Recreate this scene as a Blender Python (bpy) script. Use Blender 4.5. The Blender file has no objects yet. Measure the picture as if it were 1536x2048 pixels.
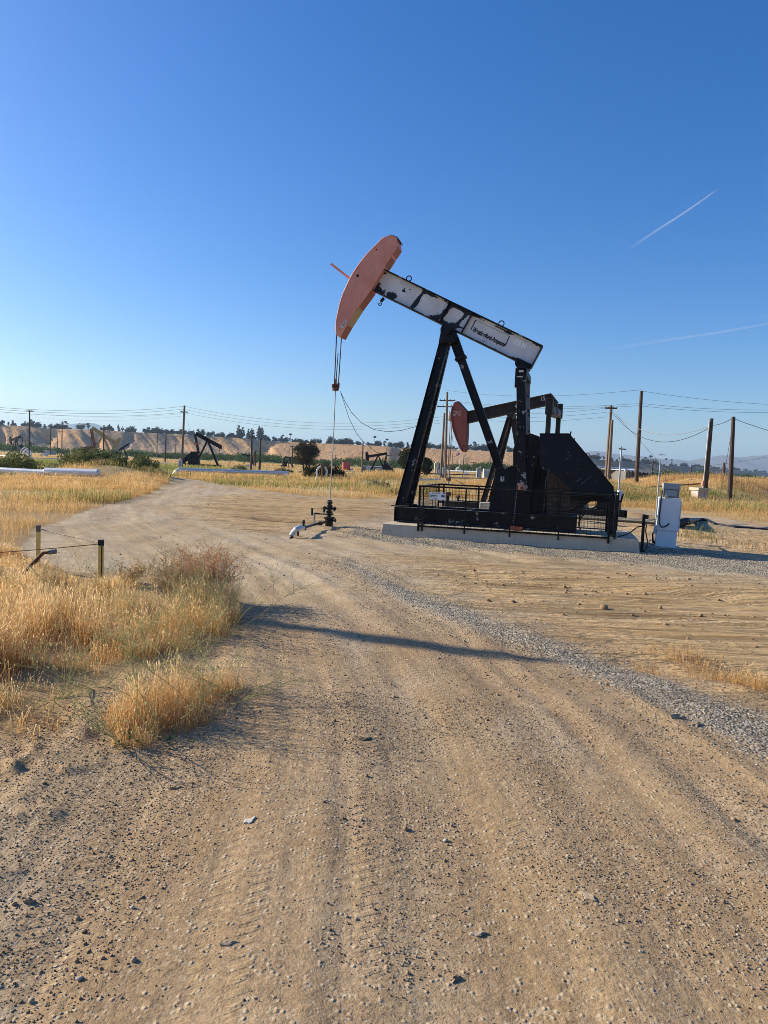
import bpy, bmesh, math, random
import numpy as np
from mathutils import Vector, Matrix, Euler
R = math.radians
import time as _tm
_T0 = _tm.time()
random.seed(11)
rng = np.random.default_rng(11)
SC = bpy.context.scene
COL = SC.collection

# ------------------------------------------------------------------ camera
F, ROLL, HZ, CAMZ = 1420.0, 0.042, 96.0, 1.65
PITCH = math.atan(HZ / F)
FW = Vector((0, math.cos(PITCH), -math.sin(PITCH)))
U0 = Vector((0, math.sin(PITCH), math.cos(PITCH)))
X0 = Vector((1, 0, 0))
RT = X0 * math.cos(ROLL) + U0 * math.sin(ROLL)
UP = U0 * math.cos(ROLL) - X0 * math.sin(ROLL)
EYE = Vector((0, 0, CAMZ))

cam = bpy.data.cameras.new('camera')
cam_o = bpy.data.objects.new('camera', cam)
COL.objects.link(cam_o)
cam.sensor_fit = 'VERTICAL'
cam.sensor_height = 36.0
cam.lens = F / 2048 * 36.0
cam.clip_start = 0.05
cam.clip_end = 60000
m = Matrix.Identity(4)
for i, c in enumerate((RT, UP, -FW)):
    for j in range(3):
        m[j][i] = c[j]
m.translation = EYE
cam_o.matrix_world = m
SC.camera = cam_o


def ray(px, py):
    return FW + RT * ((px - 768) / F) + UP * ((1024 - py) / F)


def at_depth(px, py, Y):
    d = ray(px, py)
    return EYE + d * (Y / d.y)


def sstep(a, b, x):
    t = np.clip((np.asarray(x, float) - a) / (b - a), 0, 1)
    return t * t * (3 - 2 * t)


# ------------------------------------------------------------------ noise helpers
def _hash(ix, iy, seed=0):
    n = (ix.astype(np.int64) * 374761393 + iy.astype(np.int64) * 668265263 + seed * 974711) & 0x7fffffff
    n = ((n ^ (n >> 13)) * 1274126177) & 0x7fffffff
    n = (n ^ (n >> 16)) & 0xffff
    return n / 65535.0


def vnoise(x, y, seed=0):
    x = np.asarray(x, float); y = np.asarray(y, float)
    ix = np.floor(x); iy = np.floor(y)
    fx = x - ix; fy = y - iy
    fx = fx * fx * (3 - 2 * fx); fy = fy * fy * (3 - 2 * fy)
    a = _hash(ix, iy, seed); b = _hash(ix + 1, iy, seed)
    c = _hash(ix, iy + 1, seed); d = _hash(ix + 1, iy + 1, seed)
    return (a * (1 - fx) + b * fx) * (1 - fy) + (c * (1 - fx) + d * fx) * fy


def fbm(x, y, seed=0, o=4):
    s = 0; a = 0.5; t = 0
    for k in range(o):
        s = s + a * vnoise(np.asarray(x) * 2 ** k, np.asarray(y) * 2 ** k, seed + k)
        t += a; a *= 0.5
    return s / t


# ------------------------------------------------------------------ terrain
def H(x, y):
    x = np.asarray(x, float); y = np.asarray(y, float)
    # grassy bank beyond the yard on the right
    yb = 36.0 + 0.75 * (x - 12.0)
    h = .78 + 0.22 * np.sin(x * 0.55 + 1.0) * sstep(10, 16, x) + .80 * sstep(22.5, 26.0, x) * (1 - 0.35 * sstep(29, 34, x))
    rise = sstep(0, 9, y - yb) * (1 - 0.6 * sstep(18, 40, y - yb))
    z = h * rise * sstep(8.5, 13.5, x) * (1 - sstep(60, 110, y))
    z = z * (0.86 + 0.28 * fbm(x * .35, y * .35, 3))
    # little mound under the black hose
    z = z + 0.22 * np.exp(-(((x - 8.9) / 1.1) ** 2 + ((y - 21.3) / .8) ** 2))
    # low hummocks in the field
    z = z + 0.55 * np.exp(-(((x + 1.5) / 5.) ** 2 + ((y - 62) / 7.) ** 2)) + 0.4 * np.exp(-(((x - 3.) / 4.) ** 2 + ((y - 58) / 6.) ** 2))
    z = z + 0.9 * np.exp(-(((x + 16.5) / 3.4) ** 2 + ((y - 42.) / 4.5) ** 2)) * sstep(14, 30, y)
    z = z + 0.05 * (fbm(x * .12, y * .12, 9) - .5) * sstep(6, 30, np.hypot(x, y))
    # small swells close by
    z = z + 0.025 * (fbm(x * .9, y * .9, 21) - .5)
    return z


def Hs(x, y):
    return float(H(np.array([x]), np.array([y]))[0])


_TS = np.concatenate([np.arange(.8, 60, .04), np.geomspace(60, 6000, 900)])


def at_ground(px, py):
    d = ray(px, py)
    ts = _TS
    for _ in range(3):
        zz = EYE.z + d.z * ts
        under = np.nonzero(zz <= H(EYE.x + d.x * ts, EYE.y + d.y * ts))[0]
        k = under[0] if len(under) else len(ts) - 1
        ts = np.linspace(ts[max(k - 1, 0)], ts[k], 24)
    t = ts[-1] if not len(under) else ts[min(k, len(ts) - 1)]
    p = EYE + d * float(t)
    return Vector((p.x, p.y, Hs(p.x, p.y)))


def flat(px, py):
    d = ray(px, py)
    t = -CAMZ / d.z
    p = EYE + d * t
    return (p.x, p.y)


def polyw(pts):
    return np.array([flat(*p) for p in pts])


def poly_sd(P, poly):
    """signed distance, positive inside"""
    n = len(poly)
    best = np.full(len(P), 1e18)
    inside = np.zeros(len(P), bool)
    for i in range(n):
        a = poly[i]; b = poly[(i + 1) % n]
        ab = b - a
        ap = P - a
        t = np.clip((ap @ ab) / max(ab @ ab, 1e-12), 0, 1)
        d = ap - t[:, None] * ab
        best = np.minimum(best, (d * d).sum(1))
        cond = (a[1] > P[:, 1]) != (b[1] > P[:, 1])
        xi = (b[0] - a[0]) * (P[:, 1] - a[1]) / (b[1] - a[1] + 1e-12) + a[0]
        inside ^= cond & (P[:, 0] < xi)
    s = np.sqrt(best)
    return np.where(inside, s, -s)


# ------------------------------------------------------------------ object helpers
def tag(o, label=None, cat=None, group=None, kind=None):
    if label: o['label'] = label
    if cat: o['category'] = cat
    if group: o['group'] = group
    if kind: o['kind'] = kind
    return o


def empty(name, loc=(0, 0, 0), rz=0, label=None, cat=None, group=None):
    o = bpy.data.objects.new(name, None)
    o.empty_display_size = .2
    COL.objects.link(o)
    o.location = loc
    o.rotation_euler = (0, 0, rz)
    return tag(o, label, cat, group)


def fast_mesh(name, V, faces, mats, parent=None, smooth=False, attrs=None, mi=None, colattrs=None):
    """V (N,3); faces: list of arrays (M,k)"""
    me = bpy.data.meshes.new(name)
    V = np.asarray(V, np.float32)
    me.vertices.add(len(V))
    me.vertices.foreach_set('co', V.ravel())
    if not isinstance(faces, list): faces = [faces]
    faces = [np.asarray(f, np.int32) for f in faces if len(f)]
    loops = np.concatenate([f.ravel() for f in faces])
    tot = np.concatenate([np.full(len(f), f.shape[1], np.int32) for f in faces])
    st = np.concatenate([[0], np.cumsum(tot)[:-1]]).astype(np.int32)
    me.loops.add(len(loops))
    me.loops.foreach_set('vertex_index', loops)
    me.polygons.add(len(tot))
    me.polygons.foreach_set('loop_start', st)
    me.polygons.foreach_set('loop_total', tot)
    if smooth:
        me.polygons.foreach_set('use_smooth', np.ones(len(tot), bool))
    if mi is not None:
        me.polygons.foreach_set('material_index', np.asarray(mi, np.int32))
    for k, a in (attrs or {}).items():
        at = me.attributes.new(k, 'FLOAT', 'POINT')
        at.data.foreach_set('value', np.asarray(a, np.float32))
    me.update(calc_edges=True)
    for mt in (mats if isinstance(mats, (list, tuple)) else [mats]):
        me.materials.append(mt)
    o = bpy.data.objects.new(name, me)
    COL.objects.link(o)
    if parent: o.parent = parent
    return o


class MB:
    def __init__(s):
        s.v = []; s.f = []

    def add(s, vs, fs):
        b = len(s.v)
        s.v += [Vector(q) for q in vs]
        s.f += [tuple(i + b for i in q) for q in fs]
        return s

    def bx(s, x0, x1, y0, y1, z0, z1):
        vs = [(x, y, z) for z in (z0, z1) for y in (y0, y1) for x in (x0, x1)]
        return s.add(vs, [(0, 2, 3, 1), (4, 5, 7, 6), (0, 1, 5, 4), (2, 6, 7, 3), (0, 4, 6, 2), (1, 3, 7, 5)])

    def bar(s, p, q, w, h, up=(0, 0, 1), w2=None, h2=None):
        """rectangular bar from p to q; w across (perp to up), h along up"""
        p = Vector(p); q = Vector(q)
        d = (q - p).normalized()
        up = Vector(up)
        sd = d.cross(up)
        if sd.length < 1e-4: sd = d.cross(Vector((0, 1, 0)))
        sd.normalize()
        u = sd.cross(d).normalized()
        w2 = w2 or w; h2 = h2 or h
        vs = []
        for c, ww, hh in ((p, w, h), (q, w2, h2)):
            vs += [c - sd * ww / 2 - u * hh / 2, c + sd * ww / 2 - u * hh / 2, c + sd * ww / 2 + u * hh / 2, c - sd * ww / 2 + u * hh / 2]
        return s.add(vs, [(3, 2, 1, 0), (4, 5, 6, 7), (0, 1, 5, 4), (1, 2, 6, 5), (2, 3, 7, 6), (3, 0, 4, 7)])

    def ibeam(s, p, q, w, h, up=(0, 0, 1), tf=.02, tw=.015):
        """I section: flanges of width w on top/bottom along up with height h"""
        p = Vector(p); q = Vector(q)
        d = (q - p).normalized(); up = Vector(up)
        sd = d.cross(up).normalized(); u = sd.cross(d).normalized()
        for k in (-1, 1):
            o = u * k * (h / 2 - tf / 2)
            s.bar(p + o, q + o, w, tf, up)
        s.bar(p, q, tw, h - 2 * tf, up)
        return s

    def tube(s, pts, r, n=8, cap=True):
        pts = [Vector(q) for q in pts]
        rs = r if isinstance(r, (list, tuple)) else [r] * len(pts)
        t0 = (pts[1] - pts[0]).normalized()
        a = Vector((0, 0, 1)) if abs(t0.z) < .9 else Vector((1, 0, 0))
        nx = t0.cross(a).normalized()
        b = len(s.v)
        for i, p in enumerate(pts):
            if i == 0: t = t0
            elif i == len(pts) - 1: t = (pts[i] - pts[i - 1]).normalized()
            else: t = ((pts[i + 1] - pts[i]).normalized() + (pts[i] - pts[i - 1]).normalized()).normalized()
            nx = (nx - t * nx.dot(t)).normalized()
            ny = t.cross(nx)
            for k in range(n):
                an = 2 * math.pi * k / n
                s.v.append(p + (nx * math.cos(an) + ny * math.sin(an)) * rs[i])
        for i in range(len(pts) - 1):
            for k in range(n):
                k2 = (k + 1) % n
                s.f.append((b + i * n + k, b + i * n + k2, b + (i + 1) * n + k2, b + (i + 1) * n + k))
        if cap:
            s.f.append(tuple(b + k for k in range(n))[::-1])
            e = b + (len(pts) - 1) * n
            s.f.append(tuple(e + k for k in range(n)))
        return s

    def prism(s, poly, y0, y1):
        """polygon in local (x,z) extruded along y"""
        n = len(poly)
        ar = sum(poly[i][0] * poly[(i + 1) % n][1] - poly[(i + 1) % n][0] * poly[i][1] for i in range(n))
        if ar < 0: poly = poly[::-1]
        vs = [(x, y0, z) for x, z in poly] + [(x, y1, z) for x, z in poly]
        fs = [tuple(range(n)), tuple(range(2 * n - 1, n - 1, -1))]
        fs += [((i + 1) % n, i, n + i, n + (i + 1) % n) for i in range(n)]
        return s.add(vs, fs)

    def build(s, name, mat, parent=None, bevel=0, smooth=35):
        me = bpy.data.meshes.new(name)
        me.from_pydata([tuple(q) for q in s.v], [], s.f)
        bm = bmesh.new(); bm.from_mesh(me)
        bmesh.ops.recalc_face_normals(bm, faces=bm.faces)
        bm.to_mesh(me); bm.free()
        for mt in (mat if isinstance(mat, (list, tuple)) else [mat]): me.materials.append(mt)
        if smooth:
            me.polygons.foreach_set('use_smooth', [True] * len(me.polygons))
            me.set_sharp_from_angle(angle=R(smooth))
        o = bpy.data.objects.new(name, me)
        COL.objects.link(o)
        if parent: o.parent = parent
        if bevel:
            b = o.modifiers.new('bevel', 'BEVEL'); b.width = bevel; b.segments = 2; b.limit_method = 'ANGLE'; b.angle_limit = R(40)
        return o


def disc(mb, c, axis, r, t, n=24, rin=None):
    c = Vector(c); a = Vector(axis).normalized()
    return mb.tube([c - a * t / 2, c + a * t / 2], r, n)


def torus_arc(c, r, a0, a1, plane='xz', n=14):
    out = []
    for i in range(n + 1):
        a = a0 + (a1 - a0) * i / n
        if plane == 'xz': out.append(Vector(c) + Vector((math.cos(a) * r, 0, math.sin(a) * r)))
        else: out.append(Vector(c) + Vector((0, math.cos(a) * r, math.sin(a) * r)))
    return out


def text_part(txt, name, mat, parent, M, size=.1, xs=1.0, bold=0.0, depth=.0015, align='LEFT'):
    cu = bpy.data.curves.new(name, 'FONT')
    cu.body = txt; cu.size = size; cu.extrude = depth; cu.offset = bold
    cu.align_x = align; cu.align_y = 'CENTER'
    tmp = bpy.data.objects.new('tmp', cu)
    COL.objects.link(tmp)
    bpy.context.view_layer.update()
    dg = bpy.context.evaluated_depsgraph_get()
    me = bpy.data.meshes.new_from_object(tmp.evaluated_get(dg))
    bpy.data.objects.remove(tmp)
    me.transform(Matrix.Diagonal((xs, 1, 1, 1)))
    me.transform(M)
    me.materials.clear(); me.materials.append(mat)
    o = bpy.data.objects.new(name, me)
    COL.objects.link(o)
    o.parent = parent
    return o


# ------------------------------------------------------------------ materials
class NT:
    def __init__(s, name):
        s.m = bpy.data.materials.new(name)
        s.m.use_nodes = True
        s.t = s.m.node_tree
        s.t.nodes.clear()
        s.out = s.n('ShaderNodeOutputMaterial')

    def n(s, typ, **kw):
        nd = s.t.nodes.new(typ)
        for k, v in kw.items():
            if k == 'inp':
                for kk, vv in v.items():
                    if isinstance(vv, bpy.types.NodeSocket): s.t.links.new(vv, nd.inputs[kk])
                    else: nd.inputs[kk].default_value = vv
            else: setattr(nd, k, v)
        return nd

    def l(s, a, b): s.t.links.new(a, b)

    def pos(s):
        return s.n('ShaderNodeTexCoord').outputs['Object']

    def mapping(s, v, sc=(1, 1, 1), rot=(0, 0, 0), loc=(0, 0, 0)):
        return s.n('ShaderNodeMapping', inp={'Vector': v, 'Scale': sc, 'Rotation': rot, 'Location': loc}).outputs[0]

    def noise(s, v, scale, detail=4, rough=.55, dist=0):
        return s.n('ShaderNodeTexNoise', inp={'Vector': v, 'Scale': scale, 'Detail': detail, 'Roughness': rough, 'Distortion': dist}).outputs['Fac']

    def ramp(s, f, stops, interp='LINEAR'):
        r = s.n('ShaderNodeValToRGB', inp={'Fac': f})
        r.color_ramp.interpolation = interp
        els = r.color_ramp.elements
        while len(els) > 1: els.remove(els[-1])
        els[0].position = stops[0][0]; els[0].color = c4(stops[0][1])
        for p, c in stops[1:]:
            e = els.new(p); e.color = c4(c)
        return r.outputs['Color']

    def mix(s, f, a, b, mode='MIX'):
        x = s.n('ShaderNodeMix', data_type='RGBA', blend_type=mode)
        for i, v in ((0, f), (6, a), (7, b)):
            if isinstance(v, bpy.types.NodeSocket): s.l(v, x.inputs[i])
            else: x.inputs[i].default_value = v if i == 0 else c4(v)
        return x.outputs[2]

    def math(s, op, a, b=0.0, c=None, clamp=False):
        x = s.n('ShaderNodeMath', operation=op, use_clamp=clamp)
        for i, v in enumerate((a, b) if c is None else (a, b, c)):
            if isinstance(v, bpy.types.NodeSocket): s.l(v, x.inputs[i])
            else: x.inputs[i].default_value = v
        return x.outputs[0]

    def mr(s, v, a, b, c=0., d=1.):
        return s.n('ShaderNodeMapRange', inp={'Value': v, 'From Min': a, 'From Max': b, 'To Min': c, 'To Max': d}).outputs[0]

    def attr(s, name):
        return s.n('ShaderNodeAttribute', attribute_name=name).outputs['Fac']

    def bump(s, h, strength=.3, dist=.02, normal=None):
        i = {'Height': h, 'Strength': strength, 'Distance': dist}
        if normal is not None: i['Normal'] = normal
        return s.n('ShaderNodeBump', inp=i).outputs[0]

    def bsdf(s, col, rough=.6, metal=0., normal=None, spec=.4, **kw):
        i = {'Base Color': col if isinstance(col, bpy.types.NodeSocket) else c4(col), 'Roughness': rough, 'Metallic': metal, 'Specular IOR Level': spec}
        if normal is not None: i['Normal'] = normal
        i.update(kw)
        b = s.n('ShaderNodeBsdfPrincipled', inp=i)
        s.l(b.outputs[0], s.out.inputs[0])
        return b


def c4(c):
    return (c, c, c, 1) if isinstance(c, (int, float)) else (tuple(c) + (1,))[:4]


def simple(name, col, col2=None, scale=6, rough=.6, metal=0, bump=.15, chips=None, chip_th=.7, chip_scale=9, spec=.4, stretch=(1, 1, 1), dust=0, stain=None):
    t = NT(name)
    p = t.pos()
    n1 = t.noise(t.mapping(p, stretch), scale, 5, .6)
    c = t.mix(t.mr(n1, .35, .65), col, col2 or tuple(x * .7 for x in col))
    if chips:
        n2 = t.noise(p, chip_scale, 6, .7)
        c = t.mix(t.mr(n2, chip_th, chip_th + .02), c, chips)
    if stain:
        sn = t.noise(t.mapping(p, (7, 7, .55)), 2.0, 5, .65)
        c = t.mix(t.mr(sn, .54, .72, 0, .55), c, stain)
        sn2 = t.noise(p, 1.3, 4, .6)
        c = t.mix(t.mr(sn2, .5, .7, 0, .35), c, tuple(min(1, x * 1.25 + .05) for x in col))
    if dust:
        nz = t.n('ShaderNodeSeparateXYZ', inp={0: t.n('ShaderNodeNewGeometry').outputs['Normal']}).outputs[2]
        dn = t.noise(p, 7, 5, .7)
        c = t.mix(t.math('MULTIPLY', t.mr(nz, .55, .95), t.mr(dn, .3, .65, .15, dust)), c, (.42, .35, .26))  # pale dust on upward faces, brightened to stand for sunlit top edges
        c = t.mix(t.mr(t.noise(t.mapping(p, (1, 1, .35)), 2.2, 6, .7), .52, .75, 0, .22 * dust), c, (.12, .105, .085))
    n3 = t.noise(p, scale * 9, 3, .6)
    nr = t.bump(n3, bump, .004)
    rg = t.mr(n1, .3, .7, max(rough - .12, .05), min(rough + .12, 1))
    t.bsdf(c, rg, metal, nr, spec)
    return t.m


M = {}
M['black'] = simple('black_paint', (.0045, .005, .007), (.008, .009, .012), 3, .5, 0, .12, chips=(.16, .16, .16), chip_th=.66, chip_scale=5, spec=.2, dust=.8)
M['black_clean'] = simple('black_steel', (.0045, .005, .0065), (.007, .0075, .009), 4, .5, spec=.2, dust=.8)
M['black_chip'] = simple('black_chipped_paint', (.0045, .005, .007), (.008, .008, .010), 3, .5, 0, .15, chips=(.30, .30, .30), chip_th=.61, chip_scale=5, spec=.2, dust=.8)
M['guard'] = simple('guard_black', (.0045, .0055, .0095), (.006, .008, .013), 2.5, .45, 0, .08, chips=(.18, .18, .18), chip_th=.70, chip_scale=11, spec=.2, dust=.6)
M['grime'] = simple('oily_steel', (.010, .009, .008), (.022, .018, .014), 5, .5, 0, .25, spec=.25, dust=.7)
M['head_red'] = simple('faded_red_paint', (.72, .30, .205), (.65, .25, .17), 2.2, .55, 0, .06, chips=(.05, .03, .025), chip_th=.72, chip_scale=10, stain=(.36, .13, .09))
M['head_edge'] = simple('dark_red_paint', (.34, .11, .07), (.28, .09, .06), 3, .55)
M['red2'] = simple('weathered_red_paint', (.17, .034, .025), (.10, .022, .018), 3, .6, 0, .1, chips=(.03, .02, .02), chip_th=.66, chip_scale=8)
M['rust_beam'] = simple('dark_rusty_steel', (.030, .018, .013), (.013, .010, .009), 2.2, .7, 0, .2)
M['rust'] = simple('rust', (.22, .09, .045), (.11, .045, .028), 9, .8, 0, .3)
M['hub'] = simple('hub_paint', (.58, .27, .17), (.45, .20, .13), 8, .55)
M['plank'] = simple('red_plank', (.33, .10, .05), (.24, .08, .045), 8, .8)
M['grey_weld'] = simple('grey_worn_paint', (.20, .20, .20), (.11, .11, .115), 4, .6, 0, .2, chips=(.012, .012, .013), chip_th=.5, chip_scale=3)
M['steel'] = simple('galvanised', (.42, .43, .44), (.34, .35, .36), 5, .42, .7, .06)
M['alu'] = simple('aluminium_jacket', (.72, .71, .69), (.62, .61, .59), 3, .4, .25, .05)
M['white'] = simple('white_paint', (.80, .80, .80), (.74, .74, .73), 3, .5, 0, .05)
M['white_dirty'] = simple('dirty_white', (.66, .66, .64), (.5, .49, .46), 4, .6, 0, .1)
M['grey_box'] = simple('grey_enamel', (.33, .36, .37), (.29, .32, .33), 4, .5)
M['grey_box_dk'] = simple('grey_meter_face', (.17, .17, .17), (.14, .14, .14), 4, .5)
M['tan_paint'] = simple('tan_paint', (.46, .34, .16), (.38, .28, .13), 2, .6)
M['beige'] = simple('beige_paint', (.62, .54, .40), (.55, .47, .34), 3, .6)
M['red_tank'] = simple('red_tank_paint', (.50, .085, .075), (.42, .075, .065), 1, .5)
M['orange'] = simple('orange_paint', (.55, .14, .05), (.4, .1, .04), 4, .5)
M['yellow'] = simple('yellow_paint', (.92, .66, .16), (.78, .54, .14), 14, .65, 0, .25, chips=(.07, .05, .03), chip_th=.66, chip_scale=10)
M['wood'] = simple('weathered_wood', (.11, .070, .043), (.06, .038, .025), 5, .85, 0, .4, stretch=(6, 6, .5))
M['wood_pale'] = simple('pale_weathered_wood', (.24, .175, .12), (.14, .10, .07), 5, .85, 0, .4, stretch=(6, 6, .5))
M['wood_dark'] = simple('dark_creosote_wood', (.085, .055, .037), (.045, .03, .022), 5, .85, 0, .4, stretch=(6, 6, .5))
M['wire'] = simple('wire', (.03, .03, .032), None, 4, .6)
M['wire_pale'] = simple('pale_wire', (.25, .25, .25), None, 4, .5)
M['rope'] = simple('pale_rope', (.85, .72, .48), (.5, .4, .24), 20, .9)
M['rubber'] = simple('black_hose', (.010, .010, .012), (.02, .02, .022), 8, .5)
M['ink'] = simple('black_ink', (.008, .008, .009), None, 3, .6)
M['bright_ink'] = simple('bright_ink', (.95, .95, .95), (.93, .93, .93), 3, .5)
M['white_ink'] = simple('white_ink', (.72, .73, .74), None, 3, .6)
M['blue_ink'] = simple('blue_ink', (.02, .07, .32), None, 3, .5)
M['red_ink'] = simple('red_ink', (.5, .02, .06), None, 3, .5)
M['ceramic'] = simple('insulator_glaze', (.30, .30, .31), (.2, .2, .2), 3, .25)
M['brick'] = simple('brownish_block', (.10, .075, .055), (.06, .045, .035), 7, .85, 0, .3)
M['roof_white'] = simple('white_roof', (.62, .63, .65), (.55, .56, .58), .5, .5)
M['wall_grey'] = simple('grey_siding', (.17, .155, .135), (.14, .125, .11), .6, .8)
M['pinkish'] = simple('pinkish_plaster', (.56, .44, .38), (.48, .38, .33), 4, .85, 0, .2)


def mk_concrete():
    t = NT('concrete'); p = t.pos()
    n = t.noise(p, 3, 6, .65)
    st = t.noise(t.mapping(p, (9, 9, .8)), 2.2, 4, .6)
    c = t.mix(t.mr(n, .3, .7), (.48, .395, .285), (.56, .465, .345))
    c = t.mix(t.mr(st, .55, .8, 0, .55), c, (.19, .165, .125))
    nr = t.bump(t.noise(p, 60, 4, .7), .25, .004)
    t.bsdf(c, .9, 0, nr, .25)
    return t.m


M['concrete'] = mk_concrete()


def mk_beam():
    t = NT('peeling_white_paint'); p = t.pos()
    w = t.attr('wear')
    n = t.noise(p, 8.5, 10, .78, .3)
    n2 = t.noise(p, 26, 5, .7)
    v = t.math('ADD', t.math('ADD', w, n), t.math('MULTIPLY', t.math('SUBTRACT', n2, .5), .55))
    k = t.mr(v, .80, .83)
    c = t.mix(t.mr(t.noise(p, 3.2, 5, .6), .35, .7), (.76, .75, .72), (.58, .57, .55))
    c = t.mix(t.mr(t.noise(t.mapping(p, (2, 2, 2)), 14, 6, .75), .60, .64, 0, .45), c, (.28, .26, .24))
    c = t.mix(k, c, (.008, .0085, .011))
    nr = t.bump(v, .25, .004)
    t.bsdf(c, .5, 0, nr, .4)
    return t.m


M['beam'] = mk_beam()


def mk_leafy(name, c1, c2, trans=.35, scale=.5):
    t = NT(name)
    r = t.attr('tint')
    c = t.mix(r, c1, c2)
    d = t.n('ShaderNodeBsdfDiffuse', inp={'Color': c, 'Roughness': .5})
    tr = t.n('ShaderNodeBsdfTranslucent', inp={'Color': c})
    mx = t.n('ShaderNodeMixShader', inp={0: trans})
    t.l(d.outputs[0], mx.inputs[1]); t.l(tr.outputs[0], mx.inputs[2])
    t.l(mx.outputs[0], t.out.inputs[0])
    return t.m


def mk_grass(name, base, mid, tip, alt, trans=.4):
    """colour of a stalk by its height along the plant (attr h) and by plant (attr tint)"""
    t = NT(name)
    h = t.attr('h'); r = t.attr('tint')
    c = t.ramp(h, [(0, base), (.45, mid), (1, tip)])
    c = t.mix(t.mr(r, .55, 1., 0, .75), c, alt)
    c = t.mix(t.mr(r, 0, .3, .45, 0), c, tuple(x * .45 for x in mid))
    d = t.n('ShaderNodeBsdfDiffuse', inp={'Color': c, 'Roughness': .4})
    tr = t.n('ShaderNodeBsdfTranslucent', inp={'Color': c})
    mx = t.n('ShaderNodeMixShader', inp={0: trans})
    t.l(d.outputs[0], mx.inputs[1]); t.l(tr.outputs[0], mx.inputs[2])
    t.l(mx.outputs[0], t.out.inputs[0])
    return t.m


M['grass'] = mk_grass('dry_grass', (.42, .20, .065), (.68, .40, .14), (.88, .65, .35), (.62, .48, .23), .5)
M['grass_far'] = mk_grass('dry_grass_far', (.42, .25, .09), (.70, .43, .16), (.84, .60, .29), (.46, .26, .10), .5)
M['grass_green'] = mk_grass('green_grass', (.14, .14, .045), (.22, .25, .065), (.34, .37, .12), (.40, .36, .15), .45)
M['weed'] = mk_leafy('green_stem', (.42, .44, .17), (.68, .62, .33), .35)
M['weed_leaf'] = mk_leafy('weed_leaf', (.05, .085, .035), (.10, .15, .06), .3)
M['red_twig'] = mk_leafy('reddish_twig', (.52, .30, .16), (.70, .48, .27), .4)
M['brown_twig'] = mk_leafy('brown_twig', (.58, .40, .19), (.72, .54, .30), .4)
M['olive'] = mk_leafy('olive_leaf', (.085, .10, .04), (.24, .25, .10), .35)
M['greybush'] = mk_leafy('grey_brown_leaf', (.14, .115, .075), (.24, .20, .135), .25)
M['leaf'] = mk_leafy('dark_leaf', (.028, .034, .017), (.065, .065, .032), .25)
M['leaf2'] = mk_leafy('tree_leaf_brownish', (.045, .042, .024), (.11, .09, .05), .25)
M['river'] = mk_leafy('riverside_leaf', (.045, .075, .030), (.10, .155, .055), .35)
M['bark'] = simple('bark', (.09, .065, .045), (.05, .037, .027), 6, .9)
print('T1', round(_tm.time()-_T0,1))
# ------------------------------------------------------------------ ground zones (world polygons)
Z_GRAVEL = polyw([(690, 1116), (760, 1148), (830, 1178), (930, 1208), (1020, 1243), (1100, 1273), (1200, 1308), (1300, 1343), (1400, 1378), (1536, 1418), (1800, 1490),
                  (1800, 1670), (1536, 1545), (1440, 1478), (1330, 1425), (1200, 1372), (1090, 1318), (980, 1276), (880, 1236), (800, 1205), (740, 1172), (680, 1130)])
Z_GRAVEL2 = polyw([(690, 1052), (765, 1060), (1285, 1090), (1350, 1092), (1440, 1108), (1600, 1135), (1600, 1162), (1400, 1143), (1280, 1128), (1100, 1112), (900, 1096), (780, 1086), (690, 1074)])
Z_SOILS = [polyw([(800, 1108), (1000, 1122), (1280, 1138), (1536, 1168), (1950, 1185), (1950, 1440), (1536, 1404), (1300, 1335), (1100, 1263), (950, 1198), (850, 1150)]),
           polyw([(1235, 1020), (1300, 1026), (1400, 1052), (1560, 1068), (1900, 1072), (1900, 1135), (1560, 1112), (1360, 1088), (1235, 1062)]),
           polyw([(380, 1012), (440, 990), (520, 986), (600, 994), (700, 1001), (820, 1003), (800, 1030), (700, 1042), (640, 1052), (540, 1066), (460, 1056), (400, 1036)])]
BARE = polyw([(330, 957), (345, 953), (420, 966), (520, 981), (620, 993), (700, 998), (800, 997), (1000, 1003), (1240, 1014), (1300, 1021), (1390, 1028), (1540, 1051), (2000, 1062),
              (2600, 1300), (3600, 3000), (-2600, 3000), (-2200, 1540), (-300, 1490), (0, 1478), (70, 1432), (160, 1392), (300, 1325), (465, 1275), (476, 1200), (440, 1145),
              (300, 1138), (200, 1150), (100, 1140), (30, 1100), (60, 1062), (130, 1036), (200, 1011), (300, 986), (337, 969)])
PATCH_B = polyw([(195, 1478), (235, 1500), (330, 1478), (430, 1440), (500, 1395), (500, 1360), (420, 1372), (330, 1392), (220, 1424), (190, 1455)])

th = np.concatenate([np.linspace(-180, -52, 34)[:-1], np.linspace(-52, 52, 460), np.linspace(52, 180, 34)[1:]])
th = np.radians(th)
rr = np.concatenate([[.25], np.geomspace(.7, 70, 520), np.geomspace(74, 11000, 120)])
RR, TT = np.meshgrid(rr, th, indexing='ij')
GX = (RR * np.sin(TT)).ravel(); GY = (RR * np.cos(TT)).ravel()
GZ = H(GX, GY)
P2 = np.stack([GX, GY], 1)
a_gr = np.maximum(sstep(-.35, .30, poly_sd(P2, Z_GRAVEL)), sstep(-.25, .35, poly_sd(P2, Z_GRAVEL2)) * .9)
a_so = np.max([sstep(-1.6, 1.8, poly_sd(P2, z)) for z in Z_SOILS], axis=0)
sdb = poly_sd(P2, BARE)
dist = np.hypot(GX, GY)
a_fi = np.maximum(1 - sstep(-.10, .22, sdb / np.maximum(1, dist / 12)), sstep(-.12, .1, poly_sd(P2, PATCH_B)))
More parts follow.
